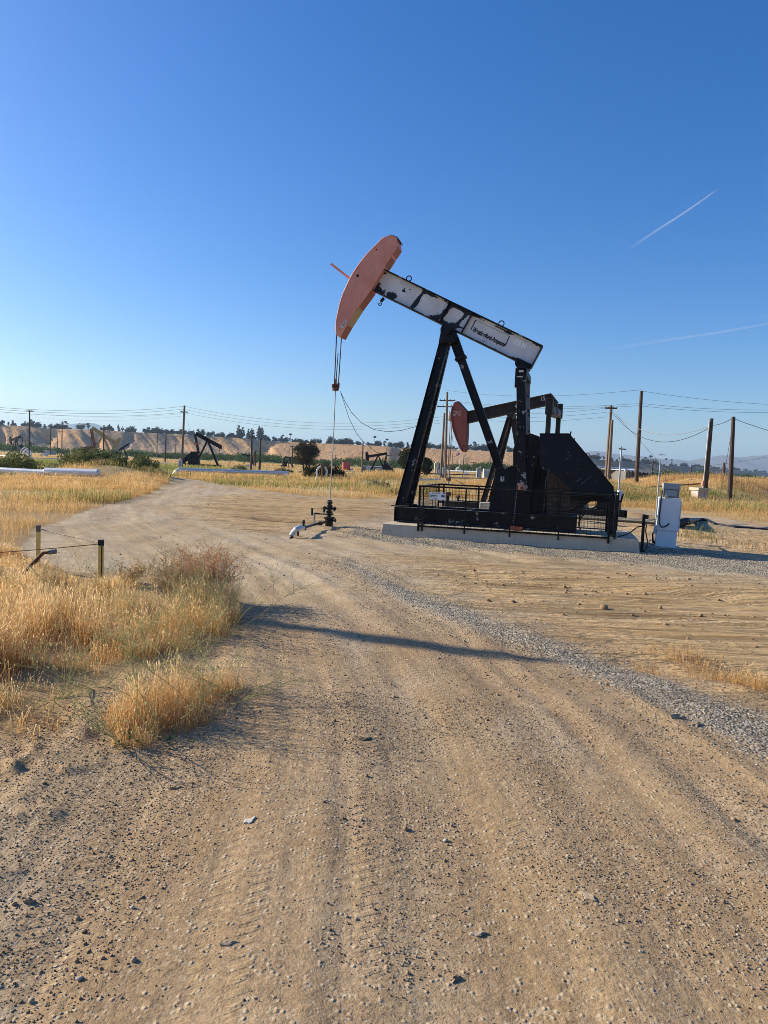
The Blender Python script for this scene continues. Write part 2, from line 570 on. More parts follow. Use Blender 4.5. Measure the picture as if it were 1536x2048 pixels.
# wheel ruts pressed in the loose soil (real relief where the mesh is fine enough)
ang = np.radians(-12)
ux = GX * math.cos(ang) + GY * math.sin(ang); uy = -GX * math.sin(ang) + GY * math.cos(ang)
rut = (fbm(ux * .22, uy * 2.6, 31, 4) - .5) * .16 - .10 * np.maximum(fbm(ux * .16 + 3, uy * 1.7 + .35 * np.sin(ux * .25), 35, 2) - .60, 0) / .2
GZ = GZ + rut * a_so * (dist < 60) * .95
road_rut = (fbm(GX * 1.5 + .3 * np.sin(GY * .3), GY * .10, 41, 3) - .5) * .05
GZ = GZ + road_rut * (1 - a_so) * (dist < 25) * (1 - a_fi)
GZ = GZ + (fbm(GX * 5, GY * 5, 51, 3) - .5) * .035 * sstep(0, .4, a_fi) * (dist < 12)
# clods and roughness at the left road edge
GZ = GZ + np.maximum(fbm(GX * 7, GY * 7, 61, 3) - .56, 0) * .22 * sstep(-1.1, -2.2, GX) * (dist < 6.5) * (1 - a_fi)
nr_, nt_ = len(rr), len(th)
# lateral / lengthwise coordinates along the bend of the road, for wheel tracks
ROAD = polyw([(900, 6000), (840, 2300), (790, 1750), (735, 1450), (640, 1260), (510, 1150), (380, 1085), (280, 1040), (262, 1008), (310, 982), (365, 962), (352, 953)])


def road_coords(P):
    best = np.full(len(P), 1e9); lat = np.zeros(len(P)); lon = np.zeros(len(P)); acc = 0
    for i in range(len(ROAD) - 1):
        a, b = ROAD[i], ROAD[i + 1]; ab = b - a; ln = np.hypot(*ab); ap = P - a
        tt = np.clip((ap @ ab) / (ln * ln), 0, 1)
        d = ap - tt[:, None] * ab
        dd = (d * d).sum(1)
        sg = np.sign(ab[0] * ap[:, 1] - ab[1] * ap[:, 0])
        k = dd < best
        best = np.where(k, dd, best); lat = np.where(k, sg * np.sqrt(dd), lat); lon = np.where(k, acc + tt * ln, lon)
        acc += ln
    return lat, lon


r_lat, r_lon = road_coords(P2)
GZ = GZ + (fbm(r_lat * 2.6 + 50, r_lon * .10, 44, 3) - .5) * .07 * (1 - a_so) * (dist < 40) * (1 - a_fi)
idx = np.arange(nr_ * nt_).reshape(nr_, nt_)
q = np.stack([idx[:-1, :-1], idx[1:, :-1], idx[1:, 1:], idx[:-1, 1:]], -1).reshape(-1, 4)
q = q[:, ::-1]


def mk_ground():
    t = NT('ground_material'); p = t.pos()
    gr = t.attr('gravel'); so = t.attr('soil'); fi = t.attr('field'); far = t.attr('far')
    nbig = t.noise(p, .35, 4, .55)
    nmid = t.noise(p, 2.3, 6, .65)
    nfin = t.noise(p, 24, 5, .7)
    vfin = t.noise(p, 90, 3, .7)
    # road: loose brown dirt nearby, paler packed dust along the bend
    pk = t.math('ADD', t.attr('packed'), t.math('MULTIPLY', t.math('SUBTRACT', nbig, .5), 1.2))
    c = t.mix(t.mr(nbig, .38, .62), (.415, .275, .148), (.485, .355, .21))
    c = t.mix(t.mr(pk, .2, .8), c, t.mix(t.mr(nbig, .38, .62), (.53, .405, .24), (.60, .49, .34)))
    rc = t.n('ShaderNodeCombineXYZ', inp={0: t.attr('lat'), 1: t.attr('lon')}).outputs[0]
    streak = t.noise(t.mapping(rc, (1.7, .16, 1)), 1.0, 5, .6, .15)
    tread = t.noise(t.mapping(rc, (6., .45, 1)), 1.0, 5, .65, .35)
    tmask = t.mr(t.noise(t.mapping(rc, (1.1, .2, 1), (0, 0, 0), (7, 3, 0)), 1.0, 4, .6), .42, .6)
    c = t.mix(t.math('MULTIPLY', t.mr(tread, .50, .68), t.math('MULTIPLY', tmask, .38)), c, (.47, .36, .22))
    c = t.mix(t.math('MULTIPLY', t.mr(tread, .34, .46, 1, 0), t.math('MULTIPLY', tmask, .35)), c, (.27, .165, .075))
    c = t.mix(t.mr(streak, .42, .62, 0, .5), c, (.335, .205, .09))
    pale = t.noise(t.mapping(p, (.9, .25, 1), (0, 0, R(-14))), .9, 5, .6)
    c = t.mix(t.mr(pale, .52, .66, 0, .5), c, (.60, .51, .38))
    c = t.mix(t.mr(nmid, .40, .66, 0, .45), c, (.29, .18, .085))
    vor = t.n('ShaderNodeTexVoronoi', inp={'Vector': p, 'Scale': 55.})
    vr = t.n('ShaderNodeSeparateColor', inp={0: vor.outputs['Color']}).outputs[0]
    c = t.mix(t.mr(vr, .78, .92, 0, .55), c, (.50, .40, .27))
    c = t.mix(t.mr(vr, .0, .12, .45, 0), c, (.15, .10, .06))
    c = t.mix(t.mr(nfin, .40, .62, 0, .5), c, (.21, .135, .07))
    nsp = t.noise(p, 130, 3, .75)
    c = t.mix(t.mr(nsp, .56, .66, 0, .42), c, (.15, .10, .05))
    c = t.mix(t.mr(nsp, .44, .34, 0, .5), c, (.56, .46, .33))
    # loose tan soil with wheel streaks, rut shadows painted in
    sc_ = t.n('ShaderNodeCombineXYZ', inp={0: t.attr('sa'), 1: t.attr('sr')}).outputs[0]
    tr = t.noise(t.mapping(sc_, (.35, 5.2, 1)), 1.0, 6, .62, .5)
    tr2 = t.noise(t.mapping(p, (.5, 8.5, 1), (0, 0, R(-9))), 1.0, 5, .6, .6)
    s = t.mix(t.mr(tr, .38, .60), (.58, .395, .205), (.47, .30, .135))
    s = t.mix(t.mr(tr2, .5, .68, 0, .6), s, (.64, .485, .295))
    trd = t.noise(t.mapping(sc_, (.28, 4.6, 1), (0, 0, 0), (5, 3, 0)), 1.0, 8, .74, .7)
    s = t.mix(t.mr(trd, .57, .63, 0, .75), s, (.24, .14, .065))  # narrow dark lines put the shadow of the ruts into the colour
    s = t.mix(t.mr(nfin, .4, .75, 0, .3), s, (.27, .165, .08))
    nedge = t.noise(t.mapping(p, (.5, 1.6, 1), (0, 0, R(8))), .9, 6, .7)
    edge = t.math('ADD', so, t.math('MULTIPLY', t.math('SUBTRACT', nedge, .5), t.math('MULTIPLY', t.math('MULTIPLY', so, 3.0, clamp=True), 2.2)))
    sm = t.mr(edge, .15, .95)
    c = t.mix(sm, c, s)
    # grey crushed stone
    vg = t.n('ShaderNodeTexVoronoi', inp={'Vector': p, 'Scale': 44.})
    vgr = t.n('ShaderNodeSeparateColor', inp={0: vg.outputs['Color']}).outputs[0]
    g = t.ramp(vgr, [(0, (.12, .11, .085)), (.35, (.27, .245, .195)), (.7, (.38, .345, .28)), (1, (.54, .50, .42))])
    ge = t.math('ADD', gr, t.math('MULTIPLY', t.math('SUBTRACT', nfin, .5), 1.1))
    ge = t.math('ADD', ge, t.math('MULTIPLY', t.math('SUBTRACT', nmid, .5), .8))
    gm = t.mr(ge, .45, 1.05, 0, .75)
    c = t.mix(gm, c, g)
    # grass land: dry litter, greener far out
    f = t.mix(t.mr(nfin, .3, .7), (.40, .275, .14), (.27, .175, .085))
    fl = t.mix(t.mr(t.noise(t.mapping(p, (.5, 1, 1)), .10, 5, .6), .40, .60), (.62, .44, .20), (.50, .345, .15))
    grn = t.mr(t.noise(t.mapping(p, (.45, 1., 1)), .07, 5, .62), .50, .60, 0, .75)
    fl = t.mix(grn, fl, (.17, .19, .065))
    fl = t.mix(t.mr(nmid, .35, .7, 0, .4), fl, (.24, .17, .085))
    f = t.mix(far, f, fl)
    fe = t.math('ADD', fi, t.math('MULTIPLY', t.math('SUBTRACT', nmid, .5), .9))
    fm = t.mr(fe, .35, .7)
    c = t.mix(fm, c, f)
    # relief
    h = t.math('MULTIPLY', nfin, .35)
    pe = t.mr(vor.outputs['Distance'], 0, .55, 1, 0)
    h = t.math('ADD', h, t.math('MULTIPLY', t.math('MULTIPLY', pe, t.mr(vr, .72, .98)), .4))
    h = t.math('ADD', h, t.math('MULTIPLY', vfin, .18))
    peg = t.mr(vg.outputs['Distance'], 0, .6, 1, 0)
    h = t.math('ADD', h, t.math('MULTIPLY', t.math('MULTIPLY', peg, gm), 1.3))
    b1 = t.bump(h, .9, .020)
    hb = t.math('ADD', t.math('ADD', t.math('MULTIPLY', tr, 1.), t.math('MULTIPLY', tr2, .8)), t.mr(trd, .52, .66, 0, -.7))
    b2 = t.n('ShaderNodeBump', inp={'Height': t.math('MULTIPLY', hb, sm), 'Strength': .8, 'Distance': .12, 'Normal': b1}).outputs[0]
    # tyre prints pressed across a few wheel tracks
    lat_, lon_ = t.attr('lat'), t.attr('lon')
    tyre = None
    for c0, w0 in ((-.62, .11), (.02, .10), (.55, .12), (1.15, .11)):
        band = t.mr(t.math('ABSOLUTE', t.math('SUBTRACT', t.math('ADD', lat_, t.math('MULTIPLY', t.math('SUBTRACT', t.noise(t.mapping(rc, (0, .12, 1)), 1., 2), .5), .5)), c0)), w0 * .75, w0, 1, 0)
        tyre = band if tyre is None else t.math('MAXIMUM', tyre, band)
    bars = t.math('SINE', t.math('ADD', t.math('MULTIPLY', lon_, 105.), t.math('MULTIPLY', t.math('ABSOLUTE', t.math('SUBTRACT', t.math('FRACT', t.math('MULTIPLY', lat_, 7.)), .5)), 7.)))
    tyre = t.math('MULTIPLY', tyre, t.mr(t.noise(t.mapping(rc, (2, .8, 1), (0, 0, 0), (3, 9, 0)), 1., 4, .6), .45, .6))
    b2 = t.n('ShaderNodeBump', inp={'Height': t.math('MULTIPLY', t.math('MULTIPLY', tyre, t.mr(bars, -.3, .3)), t.math('SUBTRACT', 1., fm)), 'Strength': .38, 'Distance': .012, 'Normal': b2}).outputs[0]
    b3 = t.n('ShaderNodeBump', inp={'Height': t.math('ADD', t.math('ADD', streak, t.math('MULTIPLY', t.math('MULTIPLY', tread, tmask), .6)), t.math('MULTIPLY', nmid, .7)), 'Strength': .6, 'Distance': .035, 'Normal': b2}).outputs[0]
    t.bsdf(c, .95, 0, b3, .12)
    return t.m


# sweeping wheel tracks: arcs on the right, straighter ones elsewhere
s_r = np.where(GX > 1.5, np.hypot(GX - 3.5, GY - 21.0), GY * .98 + GX * .19)
s_a = np.where(GX > 1.5, np.arctan2(GX - 3.5, 21.0 - GY) * 11, GX * .98 - GY * .19)
bare_f = (sdb[q].mean(1) > 0)
GV = np.stack([GX, GY, GZ], 1)
GM = mk_ground()


def ground_part(name, fq):
    u, inv = np.unique(fq, return_inverse=True)
    o = fast_mesh(name, GV[u], inv.reshape(fq.shape), GM, smooth=True, attrs={k: v[u] for k, v in GATT.items()})
    return tag(o, kind='structure')


GATT = {'gravel': a_gr, 'soil': a_so, 'field': a_fi, 'far': sstep(18, 45, dist), 'lat': r_lat, 'lon': r_lon, 'packed': sstep(5, 11, dist), 'sr': s_r, 'sa': s_a}
ground_part('ground', q[~bare_f])
ground_part('dirt_road', q[bare_f])


def gz(x, y):
    """height of the built ground mesh (bilinear in the polar grid)"""
    x = np.asarray(x, float); y = np.asarray(y, float)
    r = np.hypot(x, y); a = np.arctan2(x, y)
    i = np.clip(np.searchsorted(rr, r) - 1, 0, nr_ - 2); j = np.clip(np.searchsorted(th, a) - 1, 0, nt_ - 2)
    fr = np.clip((r - rr[i]) / (rr[i + 1] - rr[i]), 0, 1); ft = np.clip((a - th[j]) / (th[j + 1] - th[j]), 0, 1)
    Zg = GZ.reshape(nr_, nt_)
    return (Zg[i, j] * (1 - fr) + Zg[i + 1, j] * fr) * (1 - ft) + (Zg[i, j + 1] * (1 - fr) + Zg[i + 1, j + 1] * fr) * ft


def gz1(x, y): return float(gz(np.array([x]), np.array([y]))[0])


def on_ground(px, py):
    p = at_ground(px, py)
    return Vector((p.x, p.y, gz1(p.x, p.y)))


# ------------------------------------------------------------------ loose stones
_ph = (1 + 5 ** .5) / 2
ICO_V = np.array([(-1, _ph, 0), (1, _ph, 0), (-1, -_ph, 0), (1, -_ph, 0), (0, -1, _ph), (0, 1, _ph), (0, -1, -_ph), (0, 1, -_ph), (_ph, 0, -1), (_ph, 0, 1), (-_ph, 0, -1), (-_ph, 0, 1)]) / 1.902
ICO_F = np.array([(0, 11, 5), (0, 5, 1), (0, 1, 7), (0, 7, 10), (0, 10, 11), (1, 5, 9), (5, 11, 4), (11, 10, 2), (10, 7, 6), (7, 1, 8), (3, 9, 4), (3, 4, 2), (3, 2, 6), (3, 6, 8), (3, 8, 9), (4, 9, 5), (2, 4, 11), (6, 2, 10), (8, 6, 7), (9, 8, 1)])
OCT_V = np.array([(1, 0, 0), (-1, 0, 0), (0, 1, 0), (0, -1, 0), (0, 0, 1), (0, 0, -1)], float)
OCT_F = np.array([(0, 2, 4), (2, 1, 4), (1, 3, 4), (3, 0, 4), (2, 0, 5), (1, 2, 5), (3, 1, 5), (0, 3, 5)])


def stones_geo(x, y, r, base=ICO_V, fac=ICO_F, sink=.35, jit=.22):
    n = len(x); k = len(base)
    sc = np.stack([rng.uniform(.7, 1.35, n), rng.uniform(.7, 1.35, n), rng.uniform(.5, .95, n)], 1)
    V = base[None] * (1 + rng.uniform(-jit, jit, (n, k, 1))) * sc[:, None, :]
    # tilt + spin
    a = rng.uniform(0, 2 * np.pi, n); b = rng.uniform(-.5, .5, n)
    ca, sa, cb, sb = np.cos(a), np.sin(a), np.cos(b), np.sin(b)
    X = V[..., 0] * cb[:, None] + V[..., 2] * sb[:, None]; Zv = -V[..., 0] * sb[:, None] + V[..., 2] * cb[:, None]; Y = V[..., 1]
    V = np.stack([X * ca[:, None] - Y * sa[:, None], X * sa[:, None] + Y * ca[:, None], Zv], -1)
    V = V * r[:, None, None]
    V += np.stack([x, y, gz(x, y) + r * (1 - sink) * .55], 1)[:, None, :]
    Fc = fac[None] + (np.arange(n) * k)[:, None, None]
    return V.reshape(-1, 3), Fc.reshape(-1, fac.shape[1]), np.repeat(rng.random(n), k)


def mk_stone(name, stops):
    t = NT(name); p = t.pos()
    c = t.ramp(t.attr('tint'), stops)
    c = t.mix(t.mr(t.noise(p, 60, 4, .6), .4, .7, 0, .4), c, (.16, .12, .085))
    t.bsdf(c, .9, 0, t.bump(t.noise(p, 220, 3, .6), .3, .002), .2)
    return t.m


M['stone'] = mk_stone('loose_stone', [(0, (.13, .095, .06)), (.35, (.27, .18, .10)), (.72, (.37, .255, .15)), (.90, (.42, .325, .215)), (.96, (.27, .245, .21)), (1, (.58, .52, .42))])
M['gravel'] = mk_stone('grey_gravel', [(0, (.075, .068, .05)), (.35, (.18, .16, .12)), (.7, (.30, .27, .205)), (1, (.56, .51, .41))])


def wedge(r0, r1, n, half=33):
    r = np.sqrt(rng.uniform(r0 * r0, r1 * r1, n)); a = np.radians(rng.uniform(-half, half, n))
    return r * np.sin(a), r * np.cos(a)


SV, SF, ST = [], [], []
off = 0
for r0, r1, n, s0, s1 in ((1.5, 5.0, 42000, .0018, .0034), (1.5, 8, 11500, .0032, .0054), (1.5, 12, 1700, .0054, .0095), (1.6, 17, 110, .0095, .015)):
    x, y = wedge(r0, r1, n)
    clump = fbm(x * 1.1, y * 1.1, 71, 3) + .35 * (fbm(x * 3.5, y * .5, 72, 2) - .5) + .14 * sstep(-.4, -2, x)
    la_, lo_ = road_coords(np.stack([x, y], 1))
    clump = clump + .9 * (fbm(la_ * 1.7, lo_ * .12, 73, 2) - .5)
    keep = rng.random(n) < sstep(.36, .66, clump) * .93 + .07
    x, y = x[keep], y[keep]
    P = np.stack([x, y], 1)
    keep = (poly_sd(P, BARE) > .05)
    x, y = x[keep], y[keep]
    v, f, tt = stones_geo(x, y, rng.uniform(s0, s1, len(x)) * rng.choice([.8, 1, 1, 1.3], len(x)), sink=.28)
    SV.append(v); SF.append(f + off); ST.append(tt); off += len(v)
peb = fast_mesh('loose_pebbles', np.concatenate(SV), np.concatenate(SF), M['stone'], attrs={'tint': np.concatenate(ST)})
tag(peb, 'small tan and grey pebbles strewn over the dirt road', 'pebbles', kind='stuff')


def in_poly(poly, n):
    lo = poly.min(0); hi = poly.max(0)
    P = rng.uniform(lo, hi, (n, 2))
    return P[poly_sd(P, poly) > 0]


SV, SF, ST = [], [], []
off = 0
for poly, dens, s0, s1, half in ((Z_GRAVEL, 2600, .0035, .0085, .6), (Z_GRAVEL2, 900, .007, .012, .35)):
    lo = poly.min(0) - .5; hi = poly.max(0) + .5
    hi[0] = min(hi[0], 12)
    n = int(dens * (hi[0] - lo[0]) * (hi[1] - lo[1]))
    P = rng.uniform(lo, hi, (n, 2))
    sd = poly_sd(P, poly) + (fbm(P[:, 0] * 2, P[:, 1] * 2, 77, 3) - .5) * 1.1
    keep = (rng.random(n) < sstep(-half, half * 1.4, sd) * .8) & (np.abs(P[:, 0]) < P[:, 1] * .62)
    P = P[keep]
    r = rng.uniform(s0, s1, len(P))
    v, f, tt = stones_geo(P[:, 0], P[:, 1], r, OCT_V, OCT_F, .6, .3)
    SV.append(v); SF.append(f + off); ST.append(tt); off += len(v)
grv = fast_mesh('grey_gravel', np.concatenate(SV), np.concatenate(SF), M['gravel'], attrs={'tint': np.concatenate(ST)})
tag(grv, 'grey crushed gravel strip crossing the dirt yard', 'gravel', kind='stuff')

# clods thrown up by wheels in the loose soil
x, y = [], []
for z, n in ((Z_SOILS[0], 1300), (Z_SOILS[2], 450), (Z_SOILS[1], 350)):
    P = in_poly(z, n * 3); P = P[:n]
    cl = fbm(P[:, 0] * .5, P[:, 1] * 2.5, 81, 3)
    P = P[rng.random(len(P)) < sstep(.48, .66, cl)]
    x.append(P[:, 0]); y.append(P[:, 1])
x = np.concatenate(x); y = np.concatenate(y)
v, f, tt = stones_geo(x, y, rng.gamma(1.4, .005, len(x)) + .005, ICO_V, ICO_F, .3, .35)
t = NT('dirt_clod'); p = t.pos()
t.bsdf(t.mix(t.attr('tint'), (.20, .115, .055), (.36, .235, .125)), .95, 0, t.bump(t.noise(p, 80, 3, .7), .5, .006), .1)
tag(fast_mesh('dirt_clods', v, f, t.m, attrs={'tint': tt}), 'brown clods of loose soil along the wheel ruts', 'soil', kind='stuff')

# the few larger stones one can point at
big = [(502, 1644, .035, .012, .9, 'long flat pale stone lying left of the road centre'), (955, 1862, .030, .011, .2, 'flat grey stone in the right middle of the road foreground'),
       (1178, 1797, .034, .012, -.9, 'narrow slanting grey stone at the right of the foreground'), (57, 1803, .02, .022, .3, 'upright tan stone near the left edge of the road'),
       (1352, 1438, .05, .035, .1, 'pale tan stone at the edge of the grey gravel strip'), (348, 1573, .03, .014, .1, 'rounded brown stone just in front of the weedy grass clump'),
       (1393, 1452, .04, .025, .5, 'smaller beige stone beside the gravel, right of the pale one'), (730, 1481, .04, .016, .3, 'dark lump of tar on the middle of the road'),
       (456, 1894, .022, .010, .3, 'flat bluish grey stone low in the left foreground'), (912, 1953, .02, .016, .8, 'dark rounded stone at the bottom centre of the road')]
for i, (px, py, r, hgt, a, lab) in enumerate(big):
    p = on_ground(px, py)
    bm = bmesh.new()
    bmesh.ops.create_icosphere(bm, subdivisions=2, radius=1)
    for vv in bm.verts:
        k = .8 + .42 * (math.sin(vv.co.x * 4.1 + i) * math.cos(vv.co.y * 3.7 + 2 * i)) + random.uniform(-.13, .13)
        vv.co = Vector((vv.co.x * r * 1.25 * k, vv.co.y * r * .6 * k, vv.co.z * hgt * .75 * k + hgt * .1))
    me = bpy.data.meshes.new('stone'); bm.to_mesh(me); bm.free()
    at = me.attributes.new('tint', 'FLOAT', 'POINT')
    at.data.foreach_set('value', [(1., .9, .88, .6, .9, .5, .75, .02, .85, .3)[i]] * len(me.vertices))
    me.polygons.foreach_set('use_smooth', [True] * len(me.polygons))
    me.set_sharp_from_angle(angle=R(14))
    me.materials.append(M['stone'])
    o = bpy.data.objects.new('stone', me); COL.objects.link(o)
    o.location = p; o.rotation_euler = (0, 0, a)
    tag(o, lab, 'stone', 'larger stones on the road')

# ------------------------------------------------------------------ bluff
CREST = [(-420, 834, 930), (-200, 842, 915), (0, 850, 900), (60, 853, 895), (100, 857, 890), (200, 860, 885), (300, 866, 880), (370, 869, 875), (460, 875, 870), (500, 877, 868), (530, 881, 866), (600, 885, 862),
         (700, 889, 856), (780, 893, 850), (860, 897, 845), (950, 901, 840), (1050, 905, 835), (1180, 917, 950), (1200, 919, 980), (1250, 923, 1080), (1300, 929, 1200), (1350, 932, 1350), (1420, 936, 1550), (1480, 941, 1800), (1536, 946, 2100), (1700, 955, 3000), (2000, 968, 3600)]
CW = np.array([tuple(at_depth(a, b, Y)) for a, b, Y in CREST])
cpx = np.array([c[0] for c in CREST], float)
NS, NTT = 2400, 26
spx = np.linspace(cpx[0], cpx[-1], NS)
cr = np.stack([np.interp(spx, cpx, CW[:, k]) for k in range(3)], 1)
tan = np.gradient(cr[:, :2], axis=0); tan /= np.linalg.norm(tan, axis=1)[:, None]
nrm = np.stack([tan[:, 1], -tan[:, 0]], 1)
arc = np.concatenate([[0], np.cumsum(np.linalg.norm(np.diff(cr[:, :2], axis=0), axis=1))])
tv = np.linspace(0, 1, NTT)
S_, T_ = np.meshgrid(arc, tv, indexing='ij')
PX_ = np.repeat(spx[:, None], NTT, 1)
W = 62.
skew = S_ + (1 - T_) * W * np.where(PX_ < 700, -.75, .2)
gul = np.abs(fbm(skew / 30, T_ * .35, 101, 2) - .5) * 2
gul2 = np.abs(fbm(skew / 8, T_ * .6, 111, 2) - .5) * 2
amp = np.interp(PX_, [-400, 350, 480, 560, 700, 780, 900, 1050, 1180, 2000], [12, 12, 10, 5, 1.6, 1.6, 1.3, 2.0, 8, 10])
body = np.sin(np.pi * np.clip(T_, 0, 1) ** .8) * .8 + .2 * (1 - T_)
gul3 = np.abs(fbm(skew / 4.2, T_ * .8, 117, 2) - .5) * 2
carve = amp * .2 * (1 - np.clip(gul3 / .5, 0, 1)) * body + amp * 1.15 * (1 - np.clip(gul / .55, 0, 1)) * body + amp * .5 * (1 - np.clip(gul2 / .5, 0, 1)) * body
rav = np.zeros_like(S_)
for p0, wd, dp in ((106, 20, 15), (205, 18, 11), (262, 8, 8), (532, 18, 13), (800, 14, 16), (1217, 14, 40), (1335, 12, 34), (1440, 10, 34)):
    rav += dp * np.exp(-((PX_ - p0 - (1 - T_) * 10) / wd) ** 2) * (.25 * T_ + .9 * np.sin(np.pi * np.clip(T_, 0, 1) ** .8))
back = carve + rav
bx_ = cr[:, 0][:, None] + nrm[:, 0][:, None] * (W * (1 - T_) - back)
by_ = cr[:, 1][:, None] + nrm[:, 1][:, None] * (W * (1 - T_) - back)
bz_ = cr[:, 2][:, None] * (T_ ** 1.08) + (fbm(S_ / 9, T_ * 4, 121) - .5) * 1.2 * np.sin(np.pi * T_) - 1.0 * (1 - T_)
crest_drop = np.exp(-((PX_ - 800) / 14) ** 2) * 1.5 * T_
bz_ = bz_ - crest_drop
# plateau behind
ex = np.stack([bx_[:, -1] - nrm[:, 0] * 500, by_[:, -1] - nrm[:, 1] * 500, bz_[:, -1] - 3], 1)
V = np.concatenate([np.stack([bx_, by_, bz_], -1).reshape(-1, 3), ex])
ii = np.arange(NS * NTT).reshape(NS, NTT)
fq = np.stack([ii[:-1, :-1], ii[1:, :-1], ii[1:, 1:], ii[:-1, 1:]], -1).reshape(-1, 4)
e0 = NS * NTT + np.arange(NS)
fe = np.stack([ii[:-1, -1], ii[1:, -1], e0[1:], e0[:-1]], -1)
t = NT('bluff_material'); p = t.pos()
cv = t.attr('carve')
n1 = t.noise(p, .02, 5, .6); n2 = t.noise(p, .25, 5, .65)
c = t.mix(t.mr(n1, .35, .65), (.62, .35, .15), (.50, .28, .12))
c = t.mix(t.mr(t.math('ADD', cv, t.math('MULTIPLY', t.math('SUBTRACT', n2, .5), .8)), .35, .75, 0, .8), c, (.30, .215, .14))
c = t.mix(t.mr(t.noise(p, .16, 3, .5), .66, .70, 0, .7), c, (.11, .10, .055))
tracks = t.noise(t.mapping(p, (.02, .02, .9)), 1, 3, .5)
rill_shade = t.noise(t.mapping(p, (.06, .06, .012), (0, R(32), 0)), 1, 6, .7)
c = t.mix(t.mr(rill_shade, .57, .62, 0, .55), c, (.20, .14, .085))  # shadows of thin gullies painted in as dark lines
c = t.mix(t.mr(tracks, .55, .7, 0, .3), c, (.50, .36, .21))
c = t.mix(t.attr('dry'), c, (.19, .135, .095))
t.bsdf(c, .95, 0, t.bump(n2, .8, 2.2), .1)
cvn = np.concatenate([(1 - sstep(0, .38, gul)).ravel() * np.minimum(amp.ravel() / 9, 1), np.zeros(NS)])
dry = np.concatenate([np.interp(PX_.ravel(), [1150, 1260], [0, .55]), np.full(NS, .3)])  # painted shade: the right stretch is darkened, not drier
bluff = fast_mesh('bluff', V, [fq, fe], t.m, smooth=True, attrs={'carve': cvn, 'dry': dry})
tag(bluff, kind='structure')


def crest_at(px, back=6.):
    k = int(np.clip(np.searchsorted(spx, px), 0, NS - 1))
    return Vector((bx_[k, -1] - nrm[k, 0] * back, by_[k, -1] - nrm[k, 1] * back, bz_[k, -1] - back * 3 / 500 - .3))


# ------------------------------------------------------------------ distant mountains
mx = np.linspace(-1400, 3000, 700)
pr = np.interp(mx, [-1400, -300, 0, 60, 120, 150, 185, 230, 330, 600, 900, 1100, 1180, 1220, 1262, 1320, 1372, 1432, 1480, 1536, 1700, 2200, 3000],
               [10, 22, 38, 46, 52, 57, 55, 44, 30, 18, 20, 34, 42, 40, 39, 34, 33, 46, 44, 52, 56, 40, 20])
pr = pr + (fbm(mx / 60, mx * 0, 131, 4) - .5) * 9
MYd = 6800.
mX = (mx - 768) / F * MYd
rows = []
for k, (dy, fr) in enumerate(((-1300, 0), (-850, .25), (-450, .55), (-190, .82), (0, 1), (400, .3))):
    hz_ = pr / F * MYd * fr * (1 + .35 * (fbm(mx / 35 + k * 3, mx * 0 + k, 141) - .5) * (0 < fr < 1))
    rows.append(np.stack([mX, np.full_like(mX, MYd + dy), np.maximum(hz_, -0.5)], 1))
V = np.concatenate(rows)
ii = np.arange(len(rows) * len(mx)).reshape(len(rows), len(mx))
fq = np.stack([ii[:-1, :-1], ii[:-1, 1:], ii[1:, 1:], ii[1:, :-1]], -1).reshape(-1, 4)
t = NT('mountain_material'); p = t.pos()
t.bsdf(t.mix(t.noise(p, .002, 4), (.20, .15, .10), (.13, .11, .08)), .95, 0, None, .1)
tag(fast_mesh('mountains', V, fq, t.m, smooth=True), kind='structure')
print('T2', round(_tm.time()-_T0,1))
# ------------------------------------------------------------------ grass
def stalks(P, h, w, lean, seed=True, levels=3, droop=.5, tint=None):
    """P (n,2) bases, h (n) heights -> ribbon stalks with a fuzzy seed head"""
    n = len(P)
    zb = gz(P[:, 0], P[:, 1])
    az = rng.uniform(0, 2 * np.pi, n)
    la = np.abs(rng.normal(0, lean, n)) + .03
    # prevailing lean towards +x a little
    dx = np.cos(az) * la + .05; dy = np.sin(az) * la
    fa = rng.uniform(0, np.pi, n)
    wx = np.cos(fa); wy = np.sin(fa)
    tint = rng.random(n) if tint is None else tint
    Vs, Hh = [], []
    ts = np.linspace(0, 1, levels)
    for tt in ts:
        cx = P[:, 0] + dx * h * tt ** 1.6; cy = P[:, 1] + dy * h * tt ** 1.6
        cz = zb - .01 + h * (tt - droop * la * tt * tt)
        ww = w * (1 - .55 * tt) / 2
        Vs.append(np.stack([cx - wx * ww, cy - wy * ww, cz], 1)); Vs.append(np.stack([cx + wx * ww, cy + wy * ww, cz], 1))
        Hh += [np.full(n, tt * .85)] * 2
    k = 2 * levels
    faces = []
    base = np.arange(n)
    if seed:
        hl = h * rng.uniform(.07, .15, n); hw = w * rng.uniform(1.3, 2.3, n)
        tipx = P[:, 0] + dx * h; tipy = P[:, 1] + dy * h; tipz = zb - .01 + h * (1 - droop * la)
        ddx = dx * 1.8 + .15 * np.cos(az); ddy = dy * 1.8 + .15 * np.sin(az); ddz = 1 - 1.2 * la
        for (f, a, e) in ((-.35, 0, 0), (.2, -1, 0), (.2, 1, 0), (1, 0, 0)):
            Vs.append(np.stack([tipx + ddx * hl * f + wx * hw * a / 2, tipy + ddy * hl * f + wy * hw * a / 2, tipz + ddz * hl * f], 1))
            Hh.append(np.full(n, 1.))
        k += 4
    V = np.stack(Vs, 1).reshape(-1, 3)
    A = np.stack(Hh, 1).ravel()
    off = (base * k)[:, None]
    for l in range(levels - 1):
        faces.append(off + np.array([2 * l, 2 * l + 1, 2 * l + 3, 2 * l + 2])[None])
    if seed:
        b = 2 * levels
        faces.append(off + np.array([b, b + 2, b + 3, b + 1])[None])
    return V, np.concatenate(faces), A, np.repeat(tint, k)


